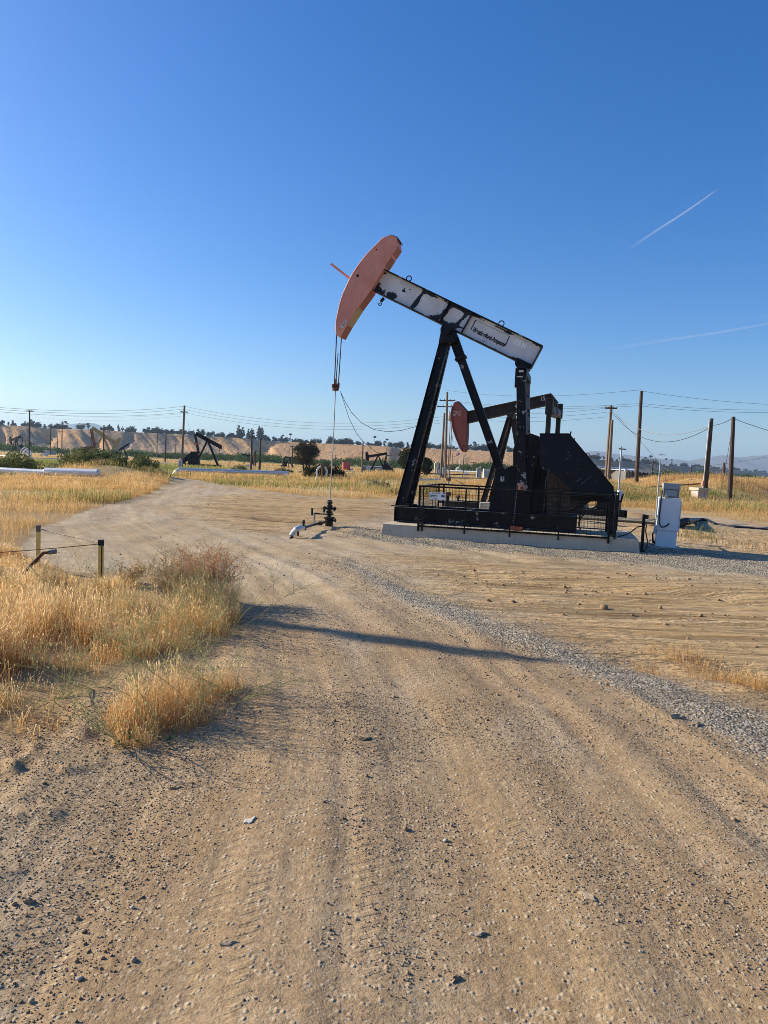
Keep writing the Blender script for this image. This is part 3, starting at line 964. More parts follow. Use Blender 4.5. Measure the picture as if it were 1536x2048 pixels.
def merge(parts):
    V, Fq, A, T = [], [], [], []
    o = 0
    for v, f, a, t_ in parts:
        V.append(v); Fq.append(f + o); A.append(a); T.append(t_); o += len(v)
    return np.concatenate(V), np.concatenate(Fq), np.concatenate(A), np.concatenate(T)


def sample(poly, dens, cond=None, minx=None):
    lo = poly.min(0); hi = poly.max(0)
    n = int(dens * np.prod(hi - lo))
    P = rng.uniform(lo, hi, (n, 2))
    keep = poly_sd(P, poly) + (fbm(P[:, 0] * 3, P[:, 1] * 3, 201, 2) - .5) * .35 > 0
    P = P[keep]
    vis = np.abs(P[:, 0]) < P[:, 1] * .60 + .8
    return P[vis]


PATCH_A = polyw([(-420, 1490), (0, 1455), (50, 1425), (130, 1390), (215, 1345), (300, 1315), (380, 1298), (458, 1270), (468, 1235), (462, 1205), (446, 1182), (400, 1180), (330, 1195),
                 (250, 1165), (150, 1155), (60, 1130), (20, 1105), (-420, 1110)])
P = sample(PATCH_A, 5200)
cl = fbm(P[:, 0] * 1.3, P[:, 1] * 1.3, 211, 3)
cl2 = fbm(P[:, 0] * 3.2, P[:, 1] * 3.2, 212, 2)
keep = rng.random(len(P)) < sstep(.34, .54, cl) * sstep(.34, .62, cl2) * .97 + .03
P = P[keep]; cl = cl[keep]
sd = poly_sd(P, PATCH_A)
h = (.10 + .29 * sstep(.3, .62, cl)) * rng.uniform(.5, 1.15, len(P)) * (.45 + .55 * sstep(0, .6, sd))
_c = flat(120, 1160)
h *= 1 - .62 * np.exp(-(((P[:, 0] - _c[0]) / 1.7) ** 2 + ((P[:, 1] - _c[1]) / .9) ** 2))
# taller along the right shoulder where the clump meets the road
h *= 1 + .6 * np.exp(-(((P[:, 0] + 1.75) / .7) ** 2 + ((P[:, 1] - 7.8) / 1.2) ** 2))
tintA = np.clip(rng.random(len(P)) * .75 + (fbm(P[:, 0] * .9, P[:, 1] * .9, 213, 2) - .42) * .8, 0, 1)
_c = flat(185, 1222)
tintA = np.clip(tintA + .45 * np.exp(-(((P[:, 0] - _c[0]) / 1.5) ** 2 + ((P[:, 1] - _c[1]) / 1.0) ** 2)), 0, 1)
pa = stalks(P, h, rng.uniform(.0022, .0042, len(P)), .33, tint=tintA)
P = sample(PATCH_B, 7500)
sd = poly_sd(P, PATCH_B)
cl2 = fbm(P[:, 0] * 5, P[:, 1] * 5, 214, 2)
keep = rng.random(len(P)) < sstep(.22, .52, cl2) * sstep(-.15, .2, sd + (fbm(P[:, 0] * 2.2, P[:, 1] * 2.2, 218, 2) - .5) * .5)
P = P[keep]; sd = sd[keep]
h = rng.uniform(.13, .38, len(P)) * (.45 + .55 * sstep(0, .35, sd)) * (.6 + .7 * fbm(P[:, 0] * 3, P[:, 1] * 3, 219, 2))
pb = stalks(P, h, rng.uniform(.0018, .0034, len(P)), .30, tint=np.clip(rng.random(len(P)) * .8 + .05, 0, 1))
# scattered tufts on the bare verge
P = []
for (px, py, rad, n) in ((1436, 1340, .25, 160), (1390, 1322, .2, 120), (1530, 1372, .25, 420), (1310, 1335, .15, 60), (1345, 1312, .2, 80), (1500, 1345, .12, 60), (395, 975, .5, 200), (70, 1450, .25, 150), (1400, 1075, .4, 140), (1440, 1080, .4, 90), (690, 1062, .2, 30), (585, 1075, .1, 25)):
    c = flat(px, py)
    P.append(np.array(c)[None] + rng.normal(0, rad * .6, (n, 2)))
P = np.concatenate(P)
pc = stalks(P, rng.uniform(.05, .16, len(P)), rng.uniform(.004, .007, len(P)), .6)
V, Fq, A, T = merge([pa, pb, pc])
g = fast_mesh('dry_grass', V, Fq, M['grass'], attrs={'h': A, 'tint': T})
tag(g, 'tall golden dry grass with seed heads beside the dirt road', 'grass', kind='stuff')

# mid field: left of the road, behind the road, on the bank
PATCH_C = polyw([(-500, 1180), (0, 1105), (40, 1090), (60, 1064), (130, 1038), (200, 1013), (300, 987), (336, 970), (330, 958), (250, 956), (0, 962), (-500, 975)])
P = sample(PATCH_C, 330)
P = P[P[:, 1] < 55]
cl = fbm(P[:, 0] * .45, P[:, 1] * .45, 221, 3)
P = P[rng.random(len(P)) < sstep(.34, .56, cl) * .95 + .05]
sc = np.clip(P[:, 1] / 20, .6, 2)
h = rng.uniform(.08, .29, len(P)) * (.2 + 1.5 * sstep(.25, .7, fbm(P[:, 0] * .6, P[:, 1] * .6, 222, 3)))
tf = np.clip(rng.random(len(P)) * .7 + (fbm(P[:, 0] * .25, P[:, 1] * .35, 223, 3) - .42) * 1.6, 0, 1)
pc1 = stalks(P, h, .005 * sc * rng.uniform(.8, 1.5, len(P)), .4, seed=True, levels=2, tint=tf)
PATCH_D = polyw([(348, 955), (420, 967), (520, 982), (620, 994), (700, 999), (800, 998), (1000, 1004), (1240, 1015), (1300, 1022), (1390, 1029), (1540, 1052), (1900, 1060),
                 (1900, 1000), (1240, 975), (800, 958), (580, 952), (345, 947)])
P = sample(PATCH_D, 75)
cl = fbm(P[:, 0] * .3, P[:, 1] * .3, 231, 3)
P = P[rng.random(len(P)) < sstep(.34, .56, cl) * .95 + .05]
sc = np.clip(P[:, 1] / 22, .8, 3)
h = rng.uniform(.10, .36, len(P)) * (.2 + 1.4 * sstep(.25, .7, fbm(P[:, 0] * .35, P[:, 1] * .5, 232, 3)))
tf = np.clip(rng.random(len(P)) * .7 + (fbm(P[:, 0] * .2, P[:, 1] * .3, 233, 3) - .42) * 1.6, 0, 1)
pd = stalks(P, h, .0065 * sc * rng.uniform(.8, 1.5, len(P)), .4, seed=True, levels=2, tint=tf)
# the bank on the right
n = 110000
P = np.stack([rng.uniform(9, 42, n), rng.uniform(34, 78, n)], 1)
yb = 36 + .75 * (P[:, 0] - 12)
P = P[(P[:, 1] > yb - 1) & (P[:, 1] < yb + 20) & (P[:, 0] < P[:, 1] * .6 + 1)]
cl = fbm(P[:, 0] * .5, P[:, 1] * .5, 241, 3)
P = P[rng.random(len(P)) < sstep(.34, .56, cl) * .92 + .08]
h = rng.uniform(.10, .36, len(P)) * (.25 + 1.3 * sstep(.25, .7, fbm(P[:, 0] * .35, P[:, 1] * .35, 242, 3)))
tf = np.clip(rng.random(len(P)) * .7 + (fbm(P[:, 0] * .3, P[:, 1] * .3, 243, 3) - .42) * 1.5, 0, 1)
pe = stalks(P, h, rng.uniform(.010, .024, len(P)), .4, seed=True, levels=2, tint=tf)
# farther field, coarse tufts
n = 60000
r = np.sqrt(rng.uniform(55 ** 2, 230 ** 2, n)); a = np.radians(rng.uniform(-32, 33, n))
P = np.stack([r * np.sin(a), r * np.cos(a)], 1)
P = P[(poly_sd(P, BARE) < -.5)]
cl = fbm(P[:, 0] * .09, P[:, 1] * .16, 251, 3)
P = P[rng.random(len(P)) < sstep(.34, .55, cl)]
sc = P[:, 1] / 60
tf = np.clip(rng.random(len(P)) * .6 + (fbm(P[:, 0] * .08, P[:, 1] * .12, 253, 3) - .42) * 1.6, 0, 1)
pf = stalks(P, rng.uniform(.15, .45, len(P)), .03 * sc * rng.uniform(.7, 1.5, len(P)), .4, seed=False, levels=2, tint=tf)
V, Fq, A, T = merge([pc1, pd, pe, pf])
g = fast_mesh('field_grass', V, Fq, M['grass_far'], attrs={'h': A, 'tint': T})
tag(g, 'golden dry grass over the field and bank behind the yard', 'grass', kind='stuff')

# green growth: streaks in the left field, foot of the bank, behind the road
P = []
def green(cx, cy, sx, sy, n):
    P.append(np.array([[cx, cy]]) + rng.normal(0, 1, (n, 2)) * np.array([[sx, sy]]))
for px, py, sx, sy, n in ((60, 925, 5, 7, 3800), (190, 928, 8, 9, 5600), (300, 938, 5, 6, 3300), (120, 945, 5, 3, 1500), (200, 958, 4, 1.5, 1200), (330, 940, 4, 5, 1200),
                          (510, 972, 2.2, 1.2, 350), (560, 962, 2.5, 2, 250), (715, 975, 2.2, 1.2, 420), (745, 968, 2.5, 2, 350), (790, 985, 1.5, .8, 250), (1275, 1000, 1.6, 1.2, 1500), (1240, 1004, 1.2, 1, 700), (1510, 1020, 2.2, 1.6, 1800), (1440, 1005, 1.5, 1.2, 500), (1340, 1000, 1.5, 1, 250), (160, 1000, .8, .9, 700), (1400, 1076, .25, .2, 40), (830, 990, 1, .7, 400)):
    c = flat(px, py)
    green(c[0], c[1], sx * 1.25, sy * 1.25, int(n * 1.9))
P = np.concatenate(P)
P = P[(poly_sd(P, BARE) < .3) | (P[:, 0] > 8)]
P = P[P[:, 1] > 8]
sc = np.clip(P[:, 1] / 25, .6, 3)
V, Fq, A, T = stalks(P, rng.uniform(.18, .48, len(P)), .013 * sc * rng.uniform(.8, 1.6, len(P)), .4, seed=False, levels=3)
g = fast_mesh('green_weeds', V, Fq, M['grass_green'], attrs={'h': A, 'tint': T})
tag(g, 'patches of green weeds growing among the dry field grass', 'weeds', kind='stuff')


# ------------------------------------------------------------------ branching weeds and bushes
def ribbon_tube(pts, r0, r1):
    """3-sided tube"""
    n = len(pts)
    V = []; Fc = []
    for i, p in enumerate(pts):
        t = (pts[min(i + 1, n - 1)] - pts[max(i - 1, 0)]).normalized()
        a = t.cross(Vector((.3, .2, 1))).normalized(); b = t.cross(a)
        r = r0 + (r1 - r0) * i / (n - 1)
        for k in range(3):
            an = 2.0944 * k
            V.append(p + (a * math.cos(an) + b * math.sin(an)) * r)
    for i in range(n - 1):
        for k in range(3):
            Fc.append((i * 3 + k, i * 3 + (k + 1) % 3, i * 3 + 3 + (k + 1) % 3, i * 3 + 3 + k))
    return V, Fc


def branch_mesh(seed, n_main, length, spread, r0, sub=5, subsub=3, kink=.25, up=.9, buds=0.0, droop=.0):
    rd = random.Random(seed)
    V = []; Fc = []; T = []

    def put(pts, a, b, tint):
        v, f = ribbon_tube(pts, a, b)
        o = len(V); V.extend(v); Fc.extend([tuple(i + o for i in q) for q in f]); T.extend([tint] * len(v))

    def grow(p, d, L, r, depth, tint):
        k = 6 if depth == 0 else 4
        pts = [p.copy()]
        dd = d.copy()
        for i in range(k):
            dd = (dd + Vector((rd.uniform(-1, 1), rd.uniform(-1, 1), rd.uniform(-.7, .8) - droop)) * kink).normalized()
            p = p + dd * L / k
            pts.append(p.copy())
        put(pts, r, r * .35, tint)
        if depth < 2:
            m = sub if depth == 0 else subsub
            for j in range(m):
                f = rd.uniform(.25, 1)
                i = min(int(f * k), k - 1)
                q = pts[i].lerp(pts[i + 1], f * k - i)
                t = (pts[i + 1] - pts[i]).normalized()
                s = Vector((rd.uniform(-1, 1), rd.uniform(-1, 1), rd.uniform(-.2, 1))).normalized()
                grow(q, (t * .55 + s * .8).normalized(), L * rd.uniform(.25, .5), r * .55, depth + 1, min(1, max(0, tint + rd.uniform(-.2, .3))))
        if buds and depth > 0:
            for j in range(int(buds)):
                f = rd.uniform(.2, 1)
                i = min(int(f * k), k - 1)
                q = pts[i].lerp(pts[i + 1], f * k - i)
                s = rd.uniform(.004, .009)
                u = Vector((rd.uniform(-1, 1), rd.uniform(-1, 1), rd.uniform(-1, 1))).normalized() * s
                w = Vector((rd.uniform(-1, 1), rd.uniform(-1, 1), rd.uniform(-1, 1))).normalized() * s
                o = len(V); V.extend([q - u, q + w, q + u, q - w]); Fc.append((o, o + 1, o + 2, o + 3)); T.extend([rd.random()] * 4)

    for i in range(n_main):
        a = rd.uniform(0, 6.283)
        sp = spread * rd.uniform(.3, 1)
        d = Vector((math.cos(a) * sp, math.sin(a) * sp, up)).normalized()
        grow(Vector((math.cos(a) * .02, math.sin(a) * .02, -.01)), d, length * rd.uniform(.6, 1.1), r0, 0, rd.random())
    return V, Fc, T


def branch_obj(name, mat, loc, label, cat, group=None, **kw):
    V, Fc, T = branch_mesh(**kw)
    o = fast_mesh(name, np.array([tuple(v) for v in V]), np.array(Fc), mat, attrs={'tint': np.array(T)})
    o.location = loc
    return tag(o, label, cat, group)


weeds = [(258, 1492, 5, .42, 1.0, 'wiry green weed with leafy base at the front corner of the grass clump'),
         (330, 1468, 5, .45, 1.2, 'sprawling green weed stems reaching across the front grass clump'),
         (410, 1430, 6, .5, 1.3, 'thin green weed leaning to the road from the front clump'),
         (470, 1385, 7, .42, 1.5, 'bushy yellow green weed at the right tip of the front clump'),
         (200, 1380, 5, .5, 1.3, 'pale bent weed stems between the two grass clumps'),
         (110, 1400, 5, .45, 1.4, 'low tangle of pale weed stems left of the front clump'),
         (300, 1335, 6, .5, 1.1, 'green weed stems standing behind the front grass clump'),
         (460, 1262, 7, .5, 1.0, 'dense green weed at the road edge of the large grass patch'),
         (380, 1290, 5, .42, 1.2, 'pale green weed along the lower edge of the large grass patch'),
         (180, 1230, 6, .5, 1.1, 'grey green weed in the middle of the large grass patch'),
         (130, 1205, 6, .5, 1.2, 'grey green weed just below the yellow posts'),
         (260, 1225, 5, .45, 1.1, 'thin grey green weed right of the yellow post'),
         (410, 1225, 6, .5, .9, 'tall yellowish weed beside the reddish bush')]
for i, (px, py, n, L, sp, lab) in enumerate(weeds):
    branch_obj('mustard_weed', M['weed'], on_ground(px, py), lab, 'weed', 'wiry green weeds in the dry grass', seed=300 + i, n_main=n, length=L * 1.5, spread=sp * 1.15, r0=.0034, sub=7, subsub=4, kink=.16, up=.62, buds=1)

# leaves at the foot of the front weed
o = []
rd = random.Random(5)
V, Fc, T = [], [], []
for i in range(34):
    c = Vector(flat(rd.choice([215, 235, 250, 262, 325, 345, 380]) + rd.uniform(-12, 12), rd.uniform(1478, 1505)) + (0,))
    c.z = gz1(c.x, c.y) + rd.uniform(.005, .07)
    s = rd.uniform(.012, .028); a = rd.uniform(0, 6.28)
    d = Vector((math.cos(a), math.sin(a), rd.uniform(-.2, .6))).normalized(); w = d.cross(Vector((0, 0, 1))).normalized(); u = w.cross(d)
    b = len(V)
    V += [c - d * s, c - d * s * .2 + w * s * .55 + u * s * .15, c + d * s, c - d * s * .2 - w * s * .55 + u * s * .15, c - u * s * .08]
    Fc += [(b, b + 1, b + 4), (b + 1, b + 2, b + 4), (b + 2, b + 3, b + 4), (b + 3, b, b + 4)]
    T += [rd.random()] * 5
tag(fast_mesh('weed_leaves', np.array([tuple(v) for v in V]), np.array(Fc), M['weed_leaf'], attrs={'tint': np.array(T)}), 'few dark green leaves at the foot of the front grass clump', 'leaves', kind='stuff')

branch_obj('dry_bush', M['red_twig'], on_ground(405, 1205), 'rounded reddish brown dry bush at the road edge', 'bush', seed=401, n_main=46, length=.56, spread=.8, r0=.003, sub=9, subsub=5, kink=.2, up=.9, buds=6)
branch_obj('dry_bush', M['brown_twig'], on_ground(352, 1215), 'straw brown dry bush left of the reddish one', 'bush', seed=402, n_main=34, length=.50, spread=.8, r0=.003, sub=9, subsub=5, kink=.2, up=.85, buds=5)
branch_obj('dry_bush', M['brown_twig'], on_ground(255, 1172), 'small tan dry bush at the back edge of the grass patch', 'bush', seed=403, n_main=16, length=.30, spread=.8, r0=.003, sub=8, subsub=4, kink=.2, up=.85, buds=4)


# ------------------------------------------------------------------ leafy crowns
def leaf_cloud(centers, radii, n, size, flat_z=.8, shell=.35):
    """n leaf quads spread through clumps"""
    k = rng.integers(0, len(centers), n)
    d = rng.normal(0, 1, (n, 3)); d /= np.linalg.norm(d, axis=1)[:, None]
    rad = radii[k] * (shell + (1 - shell) * rng.random(n) ** .6)
    c = centers[k] + d * rad[:, None] * np.array([1, 1, flat_z])
    u = rng.normal(0, 1, (n, 3)); u /= np.linalg.norm(u, axis=1)[:, None]
    w = np.cross(u, rng.normal(0, 1, (n, 3))); w /= np.linalg.norm(w, axis=1)[:, None]
    s = size * rng.uniform(.6, 1.4, n)
    V = np.stack([c - u * s[:, None], c + w * s[:, None] * .5, c + u * s[:, None], c - w * s[:, None] * .5], 1).reshape(-1, 3)
    Fq = np.arange(n * 4).reshape(n, 4)
    tint = np.clip(rng.random(len(centers))[k] * .6 + rng.random(n) * .4, 0, 1)
    return V, Fq, np.repeat(tint, 4)


def tree(name, loc, h, cr, label, cat, group=None, mat='leaf', nleaf=5000, size=.12, trunk_h=.3, nclump=30, seed=1, aspect=.8, crown=None, lean=0, stems=1):
    st = np.random.default_rng(seed)
    root = empty(name, loc, 0, label, cat, group)
    czz = h * trunk_h + (h - h * trunk_h) * .5
    d = st.normal(0, 1, (nclump, 3)); d /= np.linalg.norm(d, axis=1)[:, None]
    rad = st.random(nclump) ** .45
    half = (h - h * trunk_h) * .5
    cs = d * rad[:, None] * np.array([cr * .78, cr * .78, half * .9]) + np.array([lean, 0, czz])
    rs = st.uniform(.2, .42, nclump) * cr
    V, Fq, T = leaf_cloud(cs, rs, nleaf, size)
    fast_mesh('crown', V, Fq, M[mat], parent=root, attrs={'tint': T})
    mb = MB()
    for s_ in range(stems):
        ox = (s_ - (stems - 1) / 2) * cr * .3
        top = Vector((lean * .6 + ox * .8, 0, czz))
        mb.tube([Vector((ox * .5, 0, -.1)), Vector((lean * .2 + ox * .7, .03 * h, h * trunk_h * .6)), top], [h * .035, h * .026, h * .012], 7)
        for k in range(0, nclump, max(1, nclump // 9)):
            c = Vector(cs[k]); b = Vector((lean * .3 + ox * .7, 0, h * trunk_h * .8)).lerp(top, st.random() * .7)
            mb.tube([b, b.lerp(c, .5) + Vector((0, 0, .05 * h)), c], [h * .014, h * .009, h * .004], 5)
    mb.build('trunk', M['bark'], root)
    return root


def bush(name, loc, h, r, label, mat, group=None, n=2500, size=.05, seed=1, sx=1.0):
    st = np.random.default_rng(seed)
    k = 26
    a = st.uniform(0, 6.283, k); q = st.random(k) ** .5 * r * .8
    hh = h * (1 - (q / r) ** 2 * .75)
    cs = np.stack([np.cos(a) * q * sx, np.sin(a) * q, hh * st.uniform(.3, .8, k)], 1)
    rs = st.uniform(.25, .45, k) * h
    V, Fq, T = leaf_cloud(cs, rs, n, size, .9)
    V[:, 2] = np.maximum(V[:, 2], 0.0)
    o = fast_mesh(name, V, Fq, M[mat], attrs={'tint': T})
    o.location = loc
    return tag(o, label, 'bush', group)


def gpt(px, py): return on_ground(px, py)


def gy(px, Y):
    x = float(at_depth(px, 930, Y).x); return Vector((x, Y, gz1(x, Y)))


G_B = 'bushes in the field'
bush('green_bush', gy(185, 43.5), 1.2, 2.2, 'wide olive green bush behind the end of the silver pipe', 'olive', G_B, 7000, .06, 51, 1.25)
bush('green_bush', gy(252, 44), 1.0, 1.9, 'dark olive bush right of the end of the silver pipe', 'olive', G_B, 5000, .06, 52, 1.2)
bush('green_bush', gy(140, 46), 1.0, 1.5, 'grey brown dry bush above the silver pipe', 'greybush', G_B, 3500, .06, 53, 1.3)
bush('green_bush', gy(15, 43), 1.5, 2.2, 'dark bush at the left edge behind the silver pipe', 'olive', G_B, 4500, .07, 54, 1.2)
bush('green_bush', gpt(646, 955), 1.3, 1.35, 'dark green bush behind the white pipe hoop', 'leaf', G_B, 3500, .07, 55, 1.5)
bush('green_bush', gpt(664, 957), .9, .9, 'low dark bush just right of the white pipe hoop', 'leaf', G_B, 2200, .07, 56, 1.3)
bush('green_bush', gpt(765, 948), .9, 1.9, 'flat green bush below the small distant pump jack', 'olive', G_B, 2000, .07, 57, 1.6)
bush('green_bush', gpt(478, 944), .9, 1.0, 'small green shrub above the long silver pipe', 'olive', G_B, 1200, .07, 58, 1)
bush('green_bush', gpt(565, 948), .8, 1.2, 'brownish heap of brush right above the long silver pipe', 'greybush', G_B, 1200, .07, 59, 1.3)
bush('green_bush', gpt(800, 990), .45, .8, 'pale green weed clump left of the big pump jack leg', 'olive', G_B, 1500, .03, 60, 1)
bush('green_bush', gpt(755, 975), .55, 1.0, 'grey green weed clump in the dry field left of the big leg', 'greybush', G_B, 1500, .035, 61, 1)

tree('round_tree', at_depth(612, 938, 128), 5.6, 2.75, 'large dark round tree in front of the bluff, left of the wellhead rod', 'tree', None, 'leaf2', 9000, .13, .16, 40, 71, lean=.2, stems=3).location.z = Hs(-13, 128)
tree('round_tree', at_depth(820, 945, 105), 4.6, 2.3, 'dark green tree partly hidden by the front leg of the big pump jack', 'tree', None, 'leaf', 8000, .12, .06, 40, 72, stems=2).location.z = 0
tree('round_tree', at_depth(850, 952, 98), 3.3, 1.5, 'lower dark tree just right of the leg, beside the beige tank', 'tree', None, 'leaf', 5000, .11, .06, 26, 73, stems=2).location.z = 0

# riverside belt: one mass of shrubs at the foot of the bluff
n = 900
px = rng.uniform(-60, 1700, n)
Yd = rng.uniform(255, 360, n) + np.interp(px, [0, 700, 1200, 1536], [40, 0, 20, 60])
hh = rng.uniform(2.6, 4.6, n) + np.interp(px, [-60, 200, 500, 700, 900, 1150, 1300, 1420, 1600], [.9, .1, .2, .0, .0, .1, .7, .9, .1])
hh *= .52 + .6 * fbm(px / 40, px * 0, 261, 2)
cs = np.stack([(px - 768) / F * Yd, Yd, hh * .5], 1)
V, Fq, T = leaf_cloud(cs, hh * .72, 120000, .30, .68, .3)
V[:, 2] = np.maximum(V[:, 2], 0)
tag(fast_mesh('riverside_shrubs', V, Fq, M['river'], attrs={'tint': T}), 'belt of green riverside shrubs at the foot of the bluff', 'shrubs', kind='stuff')

# trees along the top of the bluff
def proto(kind, i):
    nm, lab = {'round': ('bluff_tree', 'dark rounded tree in the row along the top of the bluff'),
               'tall': ('bluff_tall_tree', 'tall narrow dark tree standing above the row on the bluff'),
               'cone': ('bluff_conifer', 'dark pointed conifer in the row along the top of the bluff'),
               'palm': ('bluff_palm', 'thin palm silhouetted above the trees on the bluff')}[kind]
    if kind == 'palm':
        root = empty(nm, (0, 0, 0), 0, lab, 'palm', 'palms along the top of the bluff')
        MB().tube([(0, 0, 0), (.1, 0, 6), (.2, 0, 12)], [.3, .22, .2], 6).build('trunk', M['bark'], root)
        cs = np.array([[.2, 0, 12.2]]); V, Fq, T = leaf_cloud(cs, np.array([1.7]), 160, .9, .7, .2)
        fast_mesh('crown', V, Fq, M['leaf'], parent=root, attrs={'tint': T})
        return root
    if kind == 'round': return tree(nm, (0, 0, 0), 8 + .7 * i, 5.8 + .5 * i, lab, 'tree', 'trees along the top of the bluff', 'leaf', 1500, .62, .0, 20, 500 + i)
    if kind == 'tall': return tree(nm, (0, 0, 0), 19, 4.2, lab, 'tree', 'tall trees on the bluff', 'leaf', 1400, .7, .04, 26, 510 + i)
    return tree(nm, (0, 0, 0), 11, 2.6, lab, 'conifer', 'conifers along the top of the bluff', 'leaf', 420, .6, .05, 14, 520 + i)


def copy_tree(o, parent=None):
    c = o.copy(); COL.objects.link(c)
    if parent: c.parent = parent
    for ch in o.children:
        d = ch.copy(); COL.objects.link(d); d.parent = c
        for g_ in ch.children:
            e = g_.copy(); COL.objects.link(e); e.parent = d
    return c


protos = {'round': [proto('round', i) for i in range(4)], 'tall': [proto('tall', i) for i in range(2)], 'cone': [proto('cone', 0)], 'palm': [proto('palm', 0)]}
used = {}
rt = random.Random(9)


def plant(kind, px, sc=1.0, back=None):
    lst = protos[kind]; k = rt.randrange(len(lst)); key = (kind, k)
    o = lst[k] if key not in used else copy_tree(lst[k])
    used[key] = 1
    o.location = crest_at(px, back if back is not None else rt.uniform(3, 22))
    o.rotation_euler = (0, 0, rt.uniform(0, 6.28))
    s = sc * rt.uniform(.8, 1.2)
    o.scale = (s * rt.uniform(.9, 1.3), s * rt.uniform(.9, 1.3), s)


x = -40
while x < 1580:
    dens = np.interp(x, [-40, 60, 118, 130, 200, 300, 440, 470, 505, 560, 640, 760, 830, 900, 1000, 1060, 1195, 1240, 1330, 1536], [.95, 1, 1, .35, .55, .75, 1, .8, .8, .6, .9, .85, .65, .9, .8, .7, .9, 1, 1, 1])
    near = np.interp(x, [0, 700, 1180, 1536], [1, .95, 1.05, 1.15])
    if rt.random() < dens:
        plant('round' if rt.random() < .8 else 'cone', x, near * rt.uniform(.35, .9))
    x += np.interp(x, [0, 700, 1100, 1536], [5.2, 5.0, 5.0, 3.8]) * rt.uniform(.5, 1.25)
for px_, s in ((475, 1), (482, .85), (494, 1.0), (500, .9), (515, 1.0), (519, 1.05), (212, .62), (232, .6), (240, .55), (56, .6), (700, .5), (1210, .55), (1318, .8)):
    plant('tall', px_, s * .82, 6)
for px_ in (123, 120, 560, 578, 748, 772, 947, 951, 1300, 1306, 1344, 1352):
    plant('palm', px_, .75 if px_ < 1200 else 1.0, rt.uniform(4, 15))
for lst in protos.values():
    for o in lst: pass
print('T3', round(_tm.time()-_T0,1))
# ------------------------------------------------------------------ frames: pixel -> local plane
class Frame:
    def __init__(s, loc, rz):
        s.loc = Vector(loc); s.rz = rz
        s.inv = Matrix.Rotation(-rz, 3, 'Z')

    def L(s, px, py, v):
        o = s.inv @ (EYE - s.loc); d = s.inv @ ray(px, py)
        t = (v - o.y) / d.y
        return (o.x + d.x * t, o.z + d.z * t)

    def P(s, px, py, v):
        u, w = s.L(px, py, v)
        return Vector((u, v, w))

    def top(s, px, py, z):
        """local point on the horizontal plane z"""
        o = s.inv @ (EYE - s.loc); d = s.inv @ ray(px, py)
        t = (z - o.z) / d.z
        return o + d * t


RZ = R(-14.5)
p0 = flat(765, 1070)
FR = Frame((p0[0], p0[1], 0), RZ)
L, PP = FR.L, FR.P
PT = .27      # top of the concrete pad

# ------------------------------------------------------------------ concrete pad
uR = FR.L(1277, 1081, 0)[0]
mb = MB()
n = 40
o = .055
for a, b in ((0, uR),):
    vs = [(a - o, -o, -.12), (b + o, -o, -.12), (b + o, 2.45 + o, -.12), (a - o, 2.45 + o, -.12), (a, 0, PT), (b, 0, PT), (b, 2.45, PT), (a, 2.45, PT)]
    mb.add(vs, [(3, 2, 1, 0), (4, 5, 6, 7), (0, 1, 5, 4), (1, 2, 6, 5), (2, 3, 7, 6), (3, 0, 4, 7)])
pad = mb.build('concrete_pad', M['concrete'], bevel=.008)
pad.location = FR.loc; pad.rotation_euler = (0, 0, RZ)
tag(pad, 'long low concrete slab under the big black pump jack', 'concrete slab')

# ------------------------------------------------------------------ main pump jack
VC = 1.2      # centre plane of the machine
root = empty('pump_jack', FR.loc, RZ, 'big black pump jack with white peeling beam and faded red horse head', 'pump jack')
B = M['black']

# base skid: two long I beams and cross members
u0 = L(789, 1040, .6)[0]; u1 = L(1153, 1060, .6)[0]
w1 = L(806, 1014, .6)[1]
mb = MB()
for v in (.68, 1.72):
    mb.ibeam((u0, v, (PT + w1) / 2 + .01), (u1, v, (PT + w1) / 2 + .01), .2, w1 - PT - .02, (0, 0, 1), .025, .02)
for u in np.linspace(u0 + .05, u1 - .1, 6):
    mb.bar((u, .7, (PT + w1) / 2), (u, 1.7, (PT + w1) / 2), .14, w1 - PT - .06)
mb.bx(u0 - .012, u0 - .002, .58, .78, PT + .012, w1)
mb.build('base_skid', M['black_chip'], root, .006)
mb = MB(); mb.bx(u0 - .02, u0 - .013, .60, .77, PT + .03, w1 - .02)
mb.build('lit_end', M['grey_weld'], root)  # chipped skid end; its paler grey also stands for sunlight on it

# front legs
tl = PP(893, 676, VC)
for sgn, vb in ((-1, .74), (1, 1.66)):
    f = PP(800, 1013, .74)
    mb = MB()
    a = Vector((f.x, vb, w1)); b = Vector((tl.x, VC + sgn * .10, tl.z))
    mb.ibeam(a, b, .16, .22, (1, 0, .25), .018, .014)
    mb.bx(a.x - .2, a.x + .2, vb - .12, vb + .12, w1 + .002, w1 + .03)
    if sgn > 0:
        for t_ in (.22, .5, .76):
            k = a.lerp(b, t_); k2 = Vector((f.x, .74, w1)).lerp(Vector((tl.x, VC - .10, tl.z)), t_)
            mb.bar(k, k2, .07, .07)
    mb.build('leg', M['black_chip'], root, .004)
# tail strut with collar
a = PP(906, 672, VC); c = PP(922, 717, VC); b = PP(1004, 948, VC)
mb = MB(); mb.ibeam(a, c, .20, .22, (1, 0, .4), .02, .12); mb.ibeam(c, b, .17, .19, (1, 0, .4), .018, .10)
mb.bar(c - (b - c).normalized() * .03, c + (b - c).normalized() * .03, .28, .27, (1, 0, .4))
mb.bar(b - (b - c).normalized() * .15, b + (b - c).normalized() * .05, .3, .2, (1, 0, .4))
mb.build('tail_strut', M['black_chip'], root, .004)
